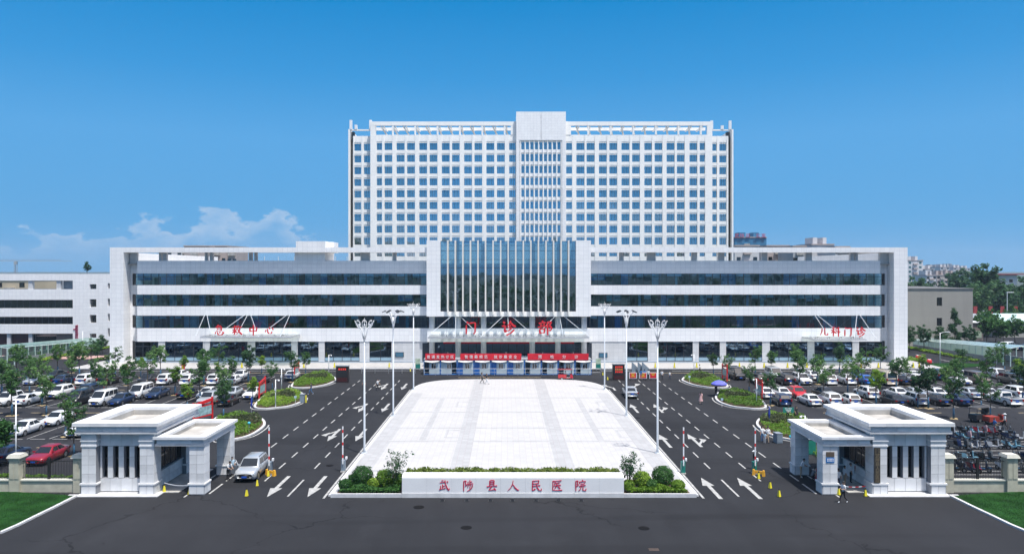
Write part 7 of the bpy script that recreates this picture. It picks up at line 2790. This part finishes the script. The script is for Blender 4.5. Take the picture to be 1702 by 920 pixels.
person(1113, 630.5, 'walk', 40 * D, 'white', 'navy', 'child in white running beside the right lanes', sc=.8)
person(1065, 631, 'stand', 160 * D, 'bright blue', 'beige', 'person in blue at the left of the queue by the red stands')
person(1071, 630.5, 'stand', 190 * D, 'bright blue', 'navy', 'person in blue and navy in the middle of the queue')
person(1077.5, 631, 'stand', 170 * D, 'white', 'black', 'person in pale shirt at the right of the queue', shoes='white')
person(801, 638, 'walk', 80 * D, 'grey', 'black', 'left one of the two people walking across the far end of the plaza', True, z=.13)
person(809, 639.5, 'walk', 80 * D, 'black', 'white', 'right one of the two people walking across the far plaza, in white trousers', True, z=.13)
person(517, 655, 'walk', -60 * D, 'navy', 'blue', 'person in blue jeans walking near the middle left island', shoes='white')
person(627.5, 648.5, 'walk', 70 * D, 'white', 'black', 'person in white shirt walking up the left lanes')
person(605, 648, 'stand', 0, 'grey', 'black', 'person in dark clothes hidden by the nearest left lamp')
person(379, 797, 'reach', 60 * D, 'white', 'black', 'person in white bending at the open door of the silver car')
person(386, 790, 'stand', 20 * D, 'pale blue', 'black', 'person standing behind the open door of the silver car')
person(933.5, 621, 'stand', 200 * D, 'pale blue', 'pale blue', 'person in pale blue standing before the cabins near the tricycle')
person(940.5, 620.5, 'stand', 160 * D, 'white', 'navy', 'person in white standing before the cabins behind the tricycle')
person(950, 620, 'stand', 190 * D, 'black', 'black', 'person in black before the second cabin from the right')
person(962, 620, 'stand', 150 * D, 'beige', 'black', 'person in a dark top at the doorway of the last cabin')
person(974.5, 620.3, 'stand', 170 * D, 'red', 'black', 'person in dark red before the window of the last cabin')
person(1670, 712, 'walk', -100 * D, 'white', 'black', 'person in white shirt and hat walking among the scooters', hat='white')
person(1653, 716, 'sit', 90 * D, 'bright blue', 'beige', 'rider in bright blue seated on a scooter', z=-.18)
person(64, 590, 'stand', 0, 'grey', 'navy', 'person in grey beside the left ramp shelter')
person(68, 590.5, 'stand', 60 * D, 'white', 'black', 'person in white beside the left ramp shelter')
person(0, 0, 'sit', PI / 2, 'white', 'navy', 'driver in white on the small red tricycle', loc=(TRI.location.x - .12, TRI.location.y, 0), z=-.22)

# umbrellas
def umbrella(px, py, label, open_=True, h=2.3, r=1.15):
    p = gp(px, py)
    t = thing('umbrella', label, 'umbrella', (p.x, p.y, 0))
    MB().tube([(0, 0, 0), (0, 0, h)], .025, 6).build('pole', M_STEEL, t, local=True)
    MB().cyl(0, 0, 0, .12, .28, .25, 14).build('base', M_BLACK, t, local=True)
    m1 = mat('violet_blue_canvas', (.11, .12, .52), .7)
    if open_:
        for k in range(8):
            a0, a1 = 2 * PI * k / 8, 2 * PI * (k + 1) / 8
            pts0 = [(math.cos(a0) * r * f, math.sin(a0) * r * f, h + .02 - .5 * f ** 1.8) for f in (.02, .4, .75, 1)]
            pts1 = [(math.cos(a1) * r * f, math.sin(a1) * r * f, h + .02 - .5 * f ** 1.8) for f in (.02, .4, .75, 1)]
            m = MB()
            for i in range(3):
                m.quad(pts0[i], pts0[i + 1], pts1[i + 1], pts1[i])
            # short valance
            a, b = Vector(pts0[3]), Vector(pts1[3])
            m.quad(a, a - Vector((0, 0, .16)), b - Vector((0, 0, .16)), b)
            m.build('canopy_panel', m1, t, local=True)
    else:
        MB().tube([(0, 0, .9), (0, 0, 1.4), (0, 0, h - .1), (0, 0, h + .05)], [.03, .12, .07, .02], 8).build('folded_canopy', mat('deep_blue_canvas', (.015, .04, .32), .7), t, local=True)


umbrella(1195, 658, 'open violet-blue umbrella at the tip of the middle right island')
umbrella(1278.5, 708, 'folded blue umbrella at the near right island', False, 2.3)
umbrella(418, 690, 'folded blue umbrella at the near left island', False, 2.3)
p = gp(1308, 697.6)
t = thing('green_board', 'green board with white lettering held up behind the right gate', 'sign board', (p.x, p.y - .45, 0))
b = MB().box(-.64, .64, -.02, .02, .98, 1.62).build('board', M_GREENC, t, local=True)
m = MB()
for i in range(3):
    for k in range(5 - i):
        x = -.42 + .17 * k + .1 * i
        m.box(x, x + .11, -.032, -.021, 1.44 - i * .17, 1.53 - i * .17)
m.build('board_lettering', M_WLET, b, local=True)['kind'] = 'stuff'
for s in (-1, 1): MB().box(s * .5 - .02, s * .5 + .02, -.018, .018, 0, .98).build('leg', M_STEEL, t, local=True)
# red banner stand in the left car park and red barrels by the right drive
p = gp(304.5, 620)
t = thing('banner_stand', 'small red and yellow banner stand at the rear of the left car park', 'banner', (p.x, p.y, 0))
b = MB().box(-.3, .3, -.02, .02, .25, 1.7).build('cloth', M_BANNER, t, local=True)
MB().box(-.13, .13, -.032, -.021, .5, 1.45).build('emblem', M_YEL, b, local=True)
MB().box(-.35, .35, -.15, .15, 0, .25).build('base', M_BLACK, t, local=True)
for px, py, lab in ((1526, 598, 'red round barrel by the lawn right of the hospital, left one'), (1544.5, 605, 'red round barrel by the lawn right of the hospital, right one')):
    p = gp(px, py)
    t = thing('barrel', lab, 'barrel', (p.x, p.y, 0))
    MB().tube([(0, 0, .02), (0, 0, .3), (0, 0, .75), (0, 0, .95)], [.35, .45, .45, .3], 14).build('drum', M_RED, t, True, True)
    MB().cyl(0, 0, .95, 1.0, .28, .28, 14).build('lid', M_WHITE, t, local=True)

# ---------------------------------------------------------------- side buildings, ramps, town
def box_windows(parent, rects, y, depth, m=M_GLASSD):
    for (x0, x1, z0, z1) in rects:
        w = MB().box(x0, x1, y + depth - .03, y + depth, z0, z1).build('window', m, parent)
        f = MB()
        f.box((x0 + x1) / 2 - .04, (x0 + x1) / 2 + .04, y + depth - .07, y + depth - .031, z0, z1)
        f.box(x0, x1, y + depth - .07, y + depth - .031, z1 - .7, z1 - .64)
        f.build('frame', M_FRAME, w)


YL = 178.0
LB = thing('side_building', 'white panelled hospital side building at the left edge', 'building', (wx(60, YL), YL, 0))
def lx(p_): return wx(p_, YL)
def lz(p_): return wz(p_, YL)
xa, xm, xe = lx(-110), lx(121), lx(192)
mb = MB()
mb.box(xa, xe, YL, YL + 1.2, lz(466), lz(455))
mb.build('roof_beam', M_CLAD, LB)
for z0, z1 in ((lz(498), lz(480.5)), (lz(526), lz(512)), (lz(554), lz(538.5))):
    MB().box(xa, xm, YL, YL + .5, z0, z1).build('spandrel', M_CLAD, LB)
wins = [(lx(149), lx(160), lz(480), lz(472)), (lx(149), lx(160), lz(510), lz(497)), (lx(149), lx(160), lz(536), lz(523)), (lx(150), lx(160), lz(561), lz(554)), (lx(179), lx(184), lz(479), lz(470.5)), (lx(179), lx(184), lz(508), lz(496)), (lx(179), lx(184), lz(533), lz(521)), (lx(178), lx(184), lz(559), lz(545))]
mb = MB()
cols = [xm, lx(149), lx(160), lx(179), lx(184), xe]
mb.box(cols[0], cols[1], YL, YL + .8, 0, lz(466)); mb.box(cols[2], cols[3], YL, YL + .8, 0, lz(466)); mb.box(cols[4], cols[5], YL, YL + .8, 0, lz(466))
for ci, ws in ((1, wins[:4]), (3, wins[4:])):
    zz = lz(466)
    for w in ws:
        mb.box(cols[ci], cols[ci + 1], YL, YL + .8, w[3], zz); zz = w[2]
    mb.box(cols[ci], cols[ci + 1], YL, YL + .8, 0, zz)
mb.build('wall', M_CLAD, LB)
box_windows(LB, wins, YL, .7)
for z0, z1 in ((lz(512), lz(498)), (lz(538.5), lz(526))):
    f = MB(); n = 22
    for k in range(n + 1):
        x = xa + (xm - xa) * k / n
        f.box(max(xa, x - .05), min(xm, x + .05), YL + .35, YL + .45, z0, z1)
    fo = f.build('ribbon_window', M_FRAME, LB)
    o_ = wloc(fo)
    for k in range(n):
        link('pane', pane_mesh('pane', (xm - xa) / n - .1, z1 - z0, M_GLASS), fo, Vector((xa + (xm - xa) * (k + .5) / n, YL + .4, (z0 + z1) / 2)) - o_)
for px0, px1 in ((46, 53), (93, 100)):
    MB().box(lx(px0), lx(px1), YL + .2, YL + 1.0, lz(480.5), lz(466)).build('roof_post', M_STONE, LB)
MB().box(lx(100), xm, YL + 1.3, YL + 1.6, lz(480.5), lz(466)).build('roof_screen', M_GREYC, LB)
mb = MB(); mb.box(xa, xe, YL + 6, YL + 6.3, 0, lz(480.5)); mb.box(xa, xm, YL + .6, YL + 6, lz(515), lz(513.5)); mb.box(xa, xm, YL + .6, YL + 6, lz(541), lz(540)); mb.build('inner_wall', M_INT, LB)
MB().box(lx(50), lx(90), YL + 1.0, YL + 1.05, 0.1, lz(554)).build('ground_window', M_GLASSG, LB)
MB().box(lx(90), xm, YL + .9, YL + 1.2, 0, lz(554)).build('ground_wall', mat('brownish_wall', (.28, .2, .17), .7), LB)
for p0 in (-30, 10, 46):
    MB().box(lx(p0), lx(p0 + 6), YL + .3, YL + .9, 0, lz(554)).build('ground_pier', M_STONE, LB)
MB().box(xa, lx(50), YL + 1.1, YL + 1.3, 0, lz(554)).build('ground_wall', mat('dark_red_brown_wall', (.10, .04, .04), .7), LB)
M_RL = mat('crimson_wall_letter', (.35, .01, .05), .5)
for i, ch in enumerate('感染疾病科'):
    link('sign_character', text_mesh(ch, .78, .04, M_RL), LB, Vector((lx(127.5), YL - .06, lz(542) - i * .68)) - Vector(LB.location))
MB().box(lx(122), lx(125.5), YL - .1, YL - .002, lz(547.8), lz(546)).build('sign_arrow', M_RL, LB)

YR = 176.0
RB = thing('beige_building', 'plain grey-beige two-window building right of the hospital', 'building', (wx(1562, YR), YR, 0))
xa, xe = wx(1500, YR), wx(1617, YR)
w1, w2 = wx(1557, YR), wx(1566, YR)
zs = [(wz(508, YR), wz(494, YR)), (wz(541, YR), wz(528, YR))]
M_RBW = clad('beige_render', (.30, .285, .255), (.27, .26, .23), 30, 1.2, .03, .85, .03, stain=.25)
mb = MB()
ztop = wz(480.5, YR)
mb.box(xa, w1, YR, YR + .4, 0, ztop); mb.box(w2, xe, YR, YR + .4, 0, ztop)
mb.box(w1, w2, YR, YR + .4, zs[0][1], ztop); mb.box(w1, w2, YR, YR + .4, zs[1][1], zs[0][0]); mb.box(w1, w2, YR, YR + .4, 0, zs[1][0])
mb.box(xe - .4, xe, YR + .4, YR + 24, 0, ztop)
mb.box(xa, xa + .4, YR + .4, YR + 24, 0, ztop)
mb.build('wall', M_RBW, RB)
box_windows(RB, [(w1, w2, a, b) for a, b in zs], YR, .3)
MB().box(xa - .2, xe + .2, YR - .15, YR + 24, ztop, ztop + .25).build('roof', mat('dark_roof_edge', (.12, .12, .12), .8), RB)


def ramp_shed(s, label):
    """sloping greenish glass shelter over the garage ramp, running away from the gate"""
    S = thing('ramp_shelter', label, 'shelter', (CX + s * 95.0, 152, 0), group='glazed ramp shelters beside the hospital')
    x0, x1 = CX + s * 94.6, CX + s * 100.0
    MG = glass('green_shelter_glass' + str(s), (.55, .74, .68), 1.45, .45, (.7, .85, .8))
    n = 16
    ya, yb = 139.0, 172.0
    f = lambda y: 3.4 - (y - ya) / (yb - ya) * 1.5
    g = lambda y: 1.25 - (y - ya) / (yb - ya) * .35
    m = MB()
    for xx in (x0, x1):
        m.add([(xx - .12, ya + 4, 0), (xx + .12, ya + 4, 0), (xx + .12, yb, 0), (xx - .12, yb, 0), (xx - .12, ya + 4, g(ya + 4)), (xx + .12, ya + 4, g(ya + 4)), (xx + .12, yb, g(yb)), (xx - .12, yb, g(yb))], [(3, 2, 1, 0), (4, 5, 6, 7), (0, 1, 5, 4), (1, 2, 6, 5), (2, 3, 7, 6), (3, 0, 4, 7)])
    m.build('side_wall', mat('grey_ramp_wall', (.24, .25, .27), .8), S)
    m = MB()
    for xx in (x0, x1):
        m.tube([(xx, ya, f(ya)), (xx, yb, f(yb))], .09, 6)
    for k in range(n + 1):
        y = ya + (yb - ya) * k / n
        for xx in (x0, x1): m.box(xx - .07, xx + .07, y - .07, y + .07, 0 if y < ya + 4 else g(y), f(y))
        m.tube([(x0, y, f(y)), ((x0 + x1) / 2, y, f(y) + .5), (x1, y, f(y))], .06, 6)
    m.build('steel_frame', mat('pale_green_steel', (.50, .62, .58), .5), S)
    for k in range(n):
        y0, y1 = ya + (yb - ya) * k / n + .08, ya + (yb - ya) * (k + 1) / n - .08
        m = MB(); m.add([(x0, y0, g(y0) + .05), (x0, y1, g(y1) + .05), (x0, y1, f(y1) - .05), (x0, y0, f(y0) - .05)], [(0, 1, 2, 3)])
        if y0 > ya + 4: m.build('side_pane', MG, S)
        xm_ = (x0 + x1) / 2
        m = MB(); m.add([(x0, y0, f(y0) + .08), (x0, y1, f(y1) + .08), (xm_, y1, f(y1) + .58), (xm_, y0, f(y0) + .58), (x1, y1, f(y1) + .08), (x1, y0, f(y0) + .08)], [(0, 1, 2, 3), (3, 2, 4, 5)])
        m.build('roof_pane', MG, S)


ramp_shed(-1, 'greenish glass ramp shelter left of the hospital')
ramp_shed(1, 'greenish glass ramp shelter right of the hospital')
# green strips and lawn oval by the drives
for poly, lab in (([(79.2, 146), (83, 146), (84, 171), (79.2, 171)], 'bright hedge strip along the right end of the hospital'), ([(93.0, 146), (94.2, 146), (94.2, 172), (93.0, 172)], 'hedge strip along the right ramp shelter'),
                  ([(-78, 147), (-83, 147), (-84, 171), (-78, 171)], 'bright hedge strip along the left end of the hospital'), ([(-92.0, 146), (-93.2, 146), (-93.2, 172), (-92.0, 172)], 'hedge strip along the left ramp shelter'),
                  ([(-125, 146.5), (-97, 146.5), (-97, 149.8), (-125, 149.8)], 'hedge strip before the left side building')):
    patch(poly, .75, 2600, .16, M_LEAFB, int(abs(poly[0][0])), lab)
lw = smooth_poly([(80.5, 136.5), (86, 137.5), (91.5, 140.5), (90, 143.0), (84, 143.3), (80.5, 141)], 4)
lawn2 = struct('drive_lawn', MB().prism(lw, -.004, .12), M_GRASS)
mb = MB()
for y in (137, 146, 155, 164): mb.box(88.4, 88.6, y, y + 4, ZP, ZP + .004)
mb.box(86.0, 92.5, 133.2, 133.5, ZP, ZP + .004); mb.box(84.6, 84.8, 146, 172, ZP, ZP + .004)
marking('drive_line', mb)

# trees close to the side buildings
CON = tree_variant(410, 9.5, .8, 2.1, 6000, .16, M_LEAFD, conic=True, trunk_r=.14)
MIDT = [tree_variant(420 + k, 7.0, 2.0, 1.9, 3200, .16, M_LEAFD, .1, trunk_r=.12) for k in range(2)]
p = gp(1581, 580)
tree(CON, p.x, 168, 1.0, 0, 'dark conical conifer before the beige building', 'trees beside the drives', False)
for px, y, v, sc_, lab in ((1511, 165, 0, .82, 'small dark tree at the left end of the beige building'), (1536, 166, 1, .85, 'dark tree before the beige building left of its windows'), (1564, 166, 0, .8, 'dark tree below the windows of the beige building'), (1612, 166, 1, .85, 'slim tree at the right corner of the beige building'),
                           (170, 160, 0, .6, 'small dark tree before the left ramp shelter'), (162, 150, 1, .6, 'bushy dark tree at the left end of the hospital')):
    tree(MIDT[v], wx(px, y), y, sc_, px, lab, 'trees beside the drives', False)
# parked cars beyond the right ramp shelter
for i, (px, col, kd) in enumerate(((1590, 'white', 'suv'), (1620, 'black', 'suv'), (1650, 'navy', 'sedan'), (1676, 'white', 'van'), (1697, 'black', 'sedan'))):
    y = 168
    car(kd, col, wx(px, y), y, PI / 2 + .2 * i, '%s %s parked beyond the right ramp shelter, %s from the beige building' % (col, KW[kd], nth(i + 1)), 'cars beyond the ramp')

# ---- far right: road with guard rail, red posters, bright roofs
t = thing('guard_rail', 'pale guard rail along the far road at the right', 'guard rail', (150, 232, 0))
MB().box(wx(1612, 232), 190, 232, 232.3, 3.2, 4.6).build('rail', M_WHITE, t)
MB().box(wx(1612, 232), 190, 232.35, 250, 2.6, 3.1).build('embankment', M_CONC, t)
MB().box(wx(1612, 232), 190, 232.32, 249.9, 0, 2.6).build('retaining_wall', M_STONE, t)
for i, px in enumerate((1621, 1646.5, 1666, 1688)):
    x = wx(px, 236)
    t = thing('roadside_poster', 'red poster panel on the far road at the right, %s from the left' % nth(i + 1), 'poster', (x, 236, 3.1), group='red poster panels on the far road')
    MB().box(-.62, .62, -.06, .06, .6, 3.6).build('panel', mat('faded_red_poster', (.26, .03, .03), .6), t, local=True)
    MB().box(-.05, .05, -.05, .05, 0, .6).build('post', M_STEEL, t, local=True)
for i, (px, py, y) in enumerate(((1674, 486, 225), (1640, 524, 205), (1677, 524, 205))):
    x = wx(px, y); h = wz(py, y)
    t = thing('light_pole', ('tall lamp pole before the far trees at the right', 'thin pole left of the turquoise roof', 'thin pole right of the turquoise roof')[i], 'light pole', (x, y, 0))
    MB().tube([(0, 0, 0), (0, 0, h)], [.14, .08], 8).build('pole', M_WHITE, t, local=True)
    if i == 0: MB().box(-.2, 1.9, -.15, .15, h, h + .2).build('lamp_arm', M_WHITE, t, local=True)
t = thing('market_shed', 'low shed with pale turquoise roof behind parked cars at the right', 'shed', (wx(1685, 200), 200, 0))
xa, xb = wx(1660, 200), wx(1730, 200)
MB().box(xa, xb, 200, 208, 0, 4.2).build('wall', mat('shed_wall', (.35, .34, .3), .8), t)
MB().frustum(xa - .5, xb + .5, 199.4, 208.6, 4.2, xa - .3, xb + .3, 203, 205, 6.2).build('roof', mat('pale_turquoise_sheet', (.45, .62, .64), .5, var=.2), t)
for k in range(8):
    x = xa + 1.2 + k * 1.7
    MB().box(x, x + 1.1, 199.96, 199.995, 1.2, 3.0).build('window', M_GLASSD, t)
t = thing('kiosk_building', 'small brown kiosk building with white edged roof behind the right ramp', 'kiosk', (wx(1626, 190), 190, 0))
xa, xb = wx(1616, 190), wx(1634, 190)
MB().box(xa, xb, 190, 196, 0, 4.6).build('wall', mat('brown_grey_wall', (.2, .17, .16), .8), t)
MB().box(xa - .3, xb + .3, 189.7, 196.3, 4.6, 4.85).build('roof', M_WHITE, t)
MB().box(xa + .4, xb - .4, 189.96, 189.995, .8, 2.6).build('window', mat('pale_green_window', (.4, .5, .4), .4), t)

# ---- town far behind
def block(x, y, w, d, h, wall, label, floors, cat='apartment block', roofbits=True, group='apartment blocks in the far town', band=None):
    t = thing('apartment_block', label, cat, (x, y, 0), group=group)
    m = MB()
    m.box(-w / 2, w / 2, 0, d, 0, h)
    m.build('wall', wall, t, local=True)
    fh = h / floors
    nb_ = max(3, int(w / 4.2))
    wm = MB().box(-.8, .8, -.05, 0, -.7, .7).mesh('window', band or M_GLASSD)
    cnt = 0
    for i in range(floors):
        for k in range(nb_):
            if (k % 3) == 1: continue
            link('window', wm, t, (-w / 2 + w * (k + .5) / nb_, -.002, fh * (i + .55)))
    bm = MB()
    for i in range(floors):
        for k in range(1, nb_, 3):
            xx = -w / 2 + w * (k + .5) / nb_
            bm.box(xx - 1.5, xx + 1.5, -1.1, -.01, fh * i + .2, fh * i + 1.3)
    bo = bm.build('balcony', M_CONC if wall is not M_FARW else M_FARB, t, local=True)
    bo['kind'] = 'stuff'
    if roofbits:
        m = MB(); m.box(-w * .3, -w * .1, d * .2, d * .7, h, h + 3.2); m.box(w * .15, w * .32, d * .2, d * .7, h, h + 3.2); m.build('stair_head', wall, t, local=True)['kind'] = 'stuff'
    MB().box(-w / 2 - .2, w / 2 + .2, -.3, d + .2, h, h + .5).build('parapet', M_FARB, t, local=True)
    return t


M_FARW = mat('far_white_render', (.55, .56, .58), .8, var=.15, scale=.1)
M_FARB = mat('far_pink_render', (.42, .36, .34), .8, var=.2, scale=.1)
M_FARY = mat('far_cream_render', (.50, .42, .30), .8, var=.15, scale=.1)
M_FARG = mat('far_grey_render', (.34, .37, .40), .8, var=.15, scale=.1)
def far(px0, px1, ptop, y, wall, label, floors, **k):
    x0, x1 = wx(px0, y), wx(px1, y); h = wz(ptop, y)
    return block((x0 + x1) / 2, y, x1 - x0, 16, h, wall, label, floors, **k)


far(1508, 1534, 433, 520, M_FARW, 'tall pale far block right beside the hospital frame', 8, band=mat('teal_far_window', (.03, .12, .13), .3))
far(1532, 1553, 447, 640, M_FARW, 'pale far block second from the hospital frame', 7)
far(1545, 1564, 444.5, 760, M_FARG, 'grey far block third from the hospital frame', 8)
far(1563, 1578, 444, 740, M_FARW, 'pale far block fourth from the hospital frame', 8)
far(1574, 1588, 443, 800, M_FARG, 'slim grey far block fifth from the hospital frame', 8)
far(1585, 1600, 445, 760, M_FARW, 'pale far block sixth from the hospital frame', 8)
far(1597, 1613, 446, 820, M_FARW, 'pale far block at the right end of the far group', 8)
far(1540, 1556, 458, 480, M_FARW, 'low pale far house before the far group, left', 5)
far(1557, 1575, 457.5, 500, M_FARB, 'pinkish low far house before the far group, middle', 5)
far(1572, 1592, 456.5, 520, M_FARB, 'pinkish low far house before the far group, right', 5)
far(1631, 1690, 457.5, 330, M_FARW, 'long white low building with red roof edge among the far trees', 3, roofbits=False, group=None)
t = thing('roof_edge', 'red roof edge strip on the long white far building', 'roof edge', (wx(1660, 330), 329.2, wz(457.5, 330) + .3))
MB().box(wx(1629, 330) - wx(1660, 330), wx(1706, 330) - wx(1660, 330), -.6, 3, 0, .45).build('strip', mat('dull_red_edge', (.22, .025, .03), .6), t, local=True)
# behind the pergola: right
o = far(1221, 1274, 395, 420, mat('blue_netting', (.03, .17, .32), .8, var=.3, scale=.3), 'tower under blue building net with red roof letters beside the ward tower', 8, cat='tower', roofbits=True, band=mat('dark_net_blue', (.02, .10, .2), .8), group=None)  # windows in a darker blue than the netting
for i, (ch, px) in enumerate(zip('武陟县公寓', (1224, 1233, 1242.5, 1259.5, 1268.5))):
    link('sign_character', text_mesh(ch, 2.7, .1, mat('faded_pink_letter', (.45, .06, .12), .6)), o, Vector((wx(px, 420), 419.4, wz(391.5, 420))) - Vector(o.location))
far(1221, 1262, 409, 300, M_FARW, 'pale far block seen under the right pergola nearest the tower', 8, roofbits=False)
far(1274, 1312, 409, 310, M_FARB, 'pinkish far block seen under the right pergola, second', 8, roofbits=False)
far(1318, 1340, 410, 290, M_FARG, 'grey far block seen under the right pergola, third', 8, roofbits=False)
far(1349, 1386, 407, 300, M_FARW, 'pale far block seen under the right pergola, fourth', 8)
far(1388, 1412, 411, 280, M_FARW, 'pale far block seen under the right pergola, fifth', 7, roofbits=False)
far(1426, 1462, 421, 260, M_FARY, 'cream far block at the right end of the pergola', 6, roofbits=False)
# left
far(222, 266, 426, 250, M_FARG, 'grey low far block seen under the left pergola end', 5, roofbits=False)
far(278, 302, 414, 330, M_FARW, 'pale far block seen under the left pergola, second', 7, roofbits=False)
far(306, 342, 409.5, 330, M_FARB, 'pinkish far block seen under the left pergola, third', 7, roofbits=False)
far(345, 377, 409.5, 340, M_FARB, 'pinkish far block seen under the left pergola, fourth', 7, roofbits=False)
far(379, 392, 410.5, 335, M_FARB, 'slim pinkish far block seen under the left pergola, fifth', 7, roofbits=False)
far(-10, 46, 464, 230, M_FARY, 'cream far block seen through the left side building roof', 4, roofbits=False)
far(53, 93, 462, 260, M_FARW, 'white far block seen through the left side building roof', 4, roofbits=False)
# tower crane
y = 620
t = thing('tower_crane', 'thin tower crane on the far left skyline', 'crane', (wx(26, y), y, 0))
z = wz(434, y)
m = MB()
for dx in (-.8, .8):
    for dy in (-.8, .8): m.box(dx - .13, dx + .13, dy - .13, dy + .13, 0, z)
for k in range(int(z / 2.4)):
    m.tube([(-.8, -.8, k * 2.4), (.8, -.8, k * 2.4 + 2.4)], .09, 4)
m.build('mast', M_FARG, t, local=True)
m = MB(); a = wx(-60, y) - wx(26, y); b = wx(119, y) - wx(26, y)
m.box(a, b, -.25, .25, z, z + .35); m.box(a, b * .8, -.2, .2, z + 1.3, z + 1.5)
k = a
while k < b * .8:
    m.tube([(k, 0, z + .2), (k + 1.2, 0, z + 1.4), (k + 2.4, 0, z + .2)], .07, 4); k += 2.4
m.build('jib', M_FARG, t, local=True)
m = MB(); m.box(-1, 1, -1, 1, z - 2.6, z - .2); m.build('operator_cab', M_FARG, t, local=True)
# roof tree on the left side building, small roof huts
tree(MIDT[0], wx(145, 182), 182, .5, 0, 'small tree on the roof of the left side building', 'trees', False, z=wz(458, 182))

# far trees at the right, each its own
FARV = [tree_variant(500 + k, H, cl, rx, 2600, .55, M_LEAFD, 0, trunk_r=.3) for k, (H, cl, rx) in enumerate(((14, 2.5, 5.0), (16, 3, 4.6), (12, 2, 4.8)))]
ft = [(1625, 250, 1.0), (1638, 262, 1.25), (1652, 255, 1.2), (1664, 262, 1.05), (1676, 254, .8), (1690, 244, .85), (1702, 258, 1.1), (1516, 300, .95), (1528, 310, .95), (1541, 300, .9), (1553, 306, .8), (1566, 300, .85), (1580, 306, .95), (1594, 300, 1.1), (1606, 296, 1.15), (1617, 290, 1.0), (1600, 420, 1.2), (1612, 430, 1.25), (1622, 420, 1.15), (1588, 430, 1.05)]
for i, (px, y, sc_) in enumerate(ft):
    tree(FARV[i % 3], wx(px, y), y, sc_, i * 1.3, 'dark broad tree in the far wood at the right, %s from the hospital frame' % nth(sorted(ft).index((px, y, sc_)) + 1), 'far trees at the right', False, name='broad_tree')
# light green young trees before the far road
YV = tree_variant(560, 6.5, 1.4, 1.9, 1500, .26, M_LEAFG, .2, trunk_r=.1)
for i, (px, y) in enumerate(((1624, 200), (1637, 212), (1650, 200), (1661, 215), (1671, 208), (1683, 214), (1694, 206), (1655, 186), (1640, 184), (1668, 182), (1687, 184))):
    tree(YV, wx(px, y), y, 1.0 + .1 * (i % 3), i, 'light green young tree before the far road at the right, %s from the left' % nth(sorted([1624, 1637, 1650, 1661, 1671, 1683, 1694, 1655, 1640, 1668, 1687]).index(px) + 1), 'young trees before the far road', False)

# wooded horizon, one mass all round
rng = np.random.default_rng(9)
cs = []
for k in range(520):
    an = rng.uniform(-PI, PI); r = rng.uniform(700, 1500)
    cs.append((math.sin(an) * r, math.cos(an) * r + 60, rng.uniform(2, 9)))
V, F = leaf_cloud(rng, cs, 26, 13.0, 4.0, .45)
o = link('far_wood', np_mesh('far_wood', V, F, M_LEAFD))
tag(o, 'far wooded belt along the horizon around the town', 'wood', None, 'stuff')
# street trees across the public road behind the viewpoint (seen mirrored in the glass)
cs = []
for k in range(60):
    x = -180 + 6.1 * k; yy = -42 + rng.uniform(-4, 4); hh = rng.uniform(9, 14)
    for j in range(9):
        cs.append((x + rng.normal(0, 2), yy + rng.normal(0, 2), hh * rng.uniform(.25, 1.0)))
V, F = leaf_cloud(rng, cs, 28, 2.4, .6, .8)
o = link('street_wood', np_mesh('street_wood', V, F, M_LEAFD))
tag(o, 'belt of street trees across the public road opposite the gate', 'wood', None, 'stuff')
# ---------------------------------------------------------------- air
hz = MB().box(-2600, 2600, -1700, 2600, -1.0, 90)
hm = bpy.data.materials.new('haze_air'); hm.use_nodes = True
nt = hm.node_tree; nt.nodes.clear()
out = nt.nodes.new('ShaderNodeOutputMaterial')
pv = nt.nodes.new('ShaderNodeVolumePrincipled')
pv.inputs['Color'].default_value = (.62, .80, 1.0, 1)
pv.inputs['Density'].default_value = 0.00017
pv.inputs['Anisotropy'].default_value = 0.2
nt.links.new(pv.outputs[0], out.inputs['Volume'])
haze = hz.build('haze', hm)
tag(haze, 'thin even summer haze filling the air', 'haze', None, 'stuff')
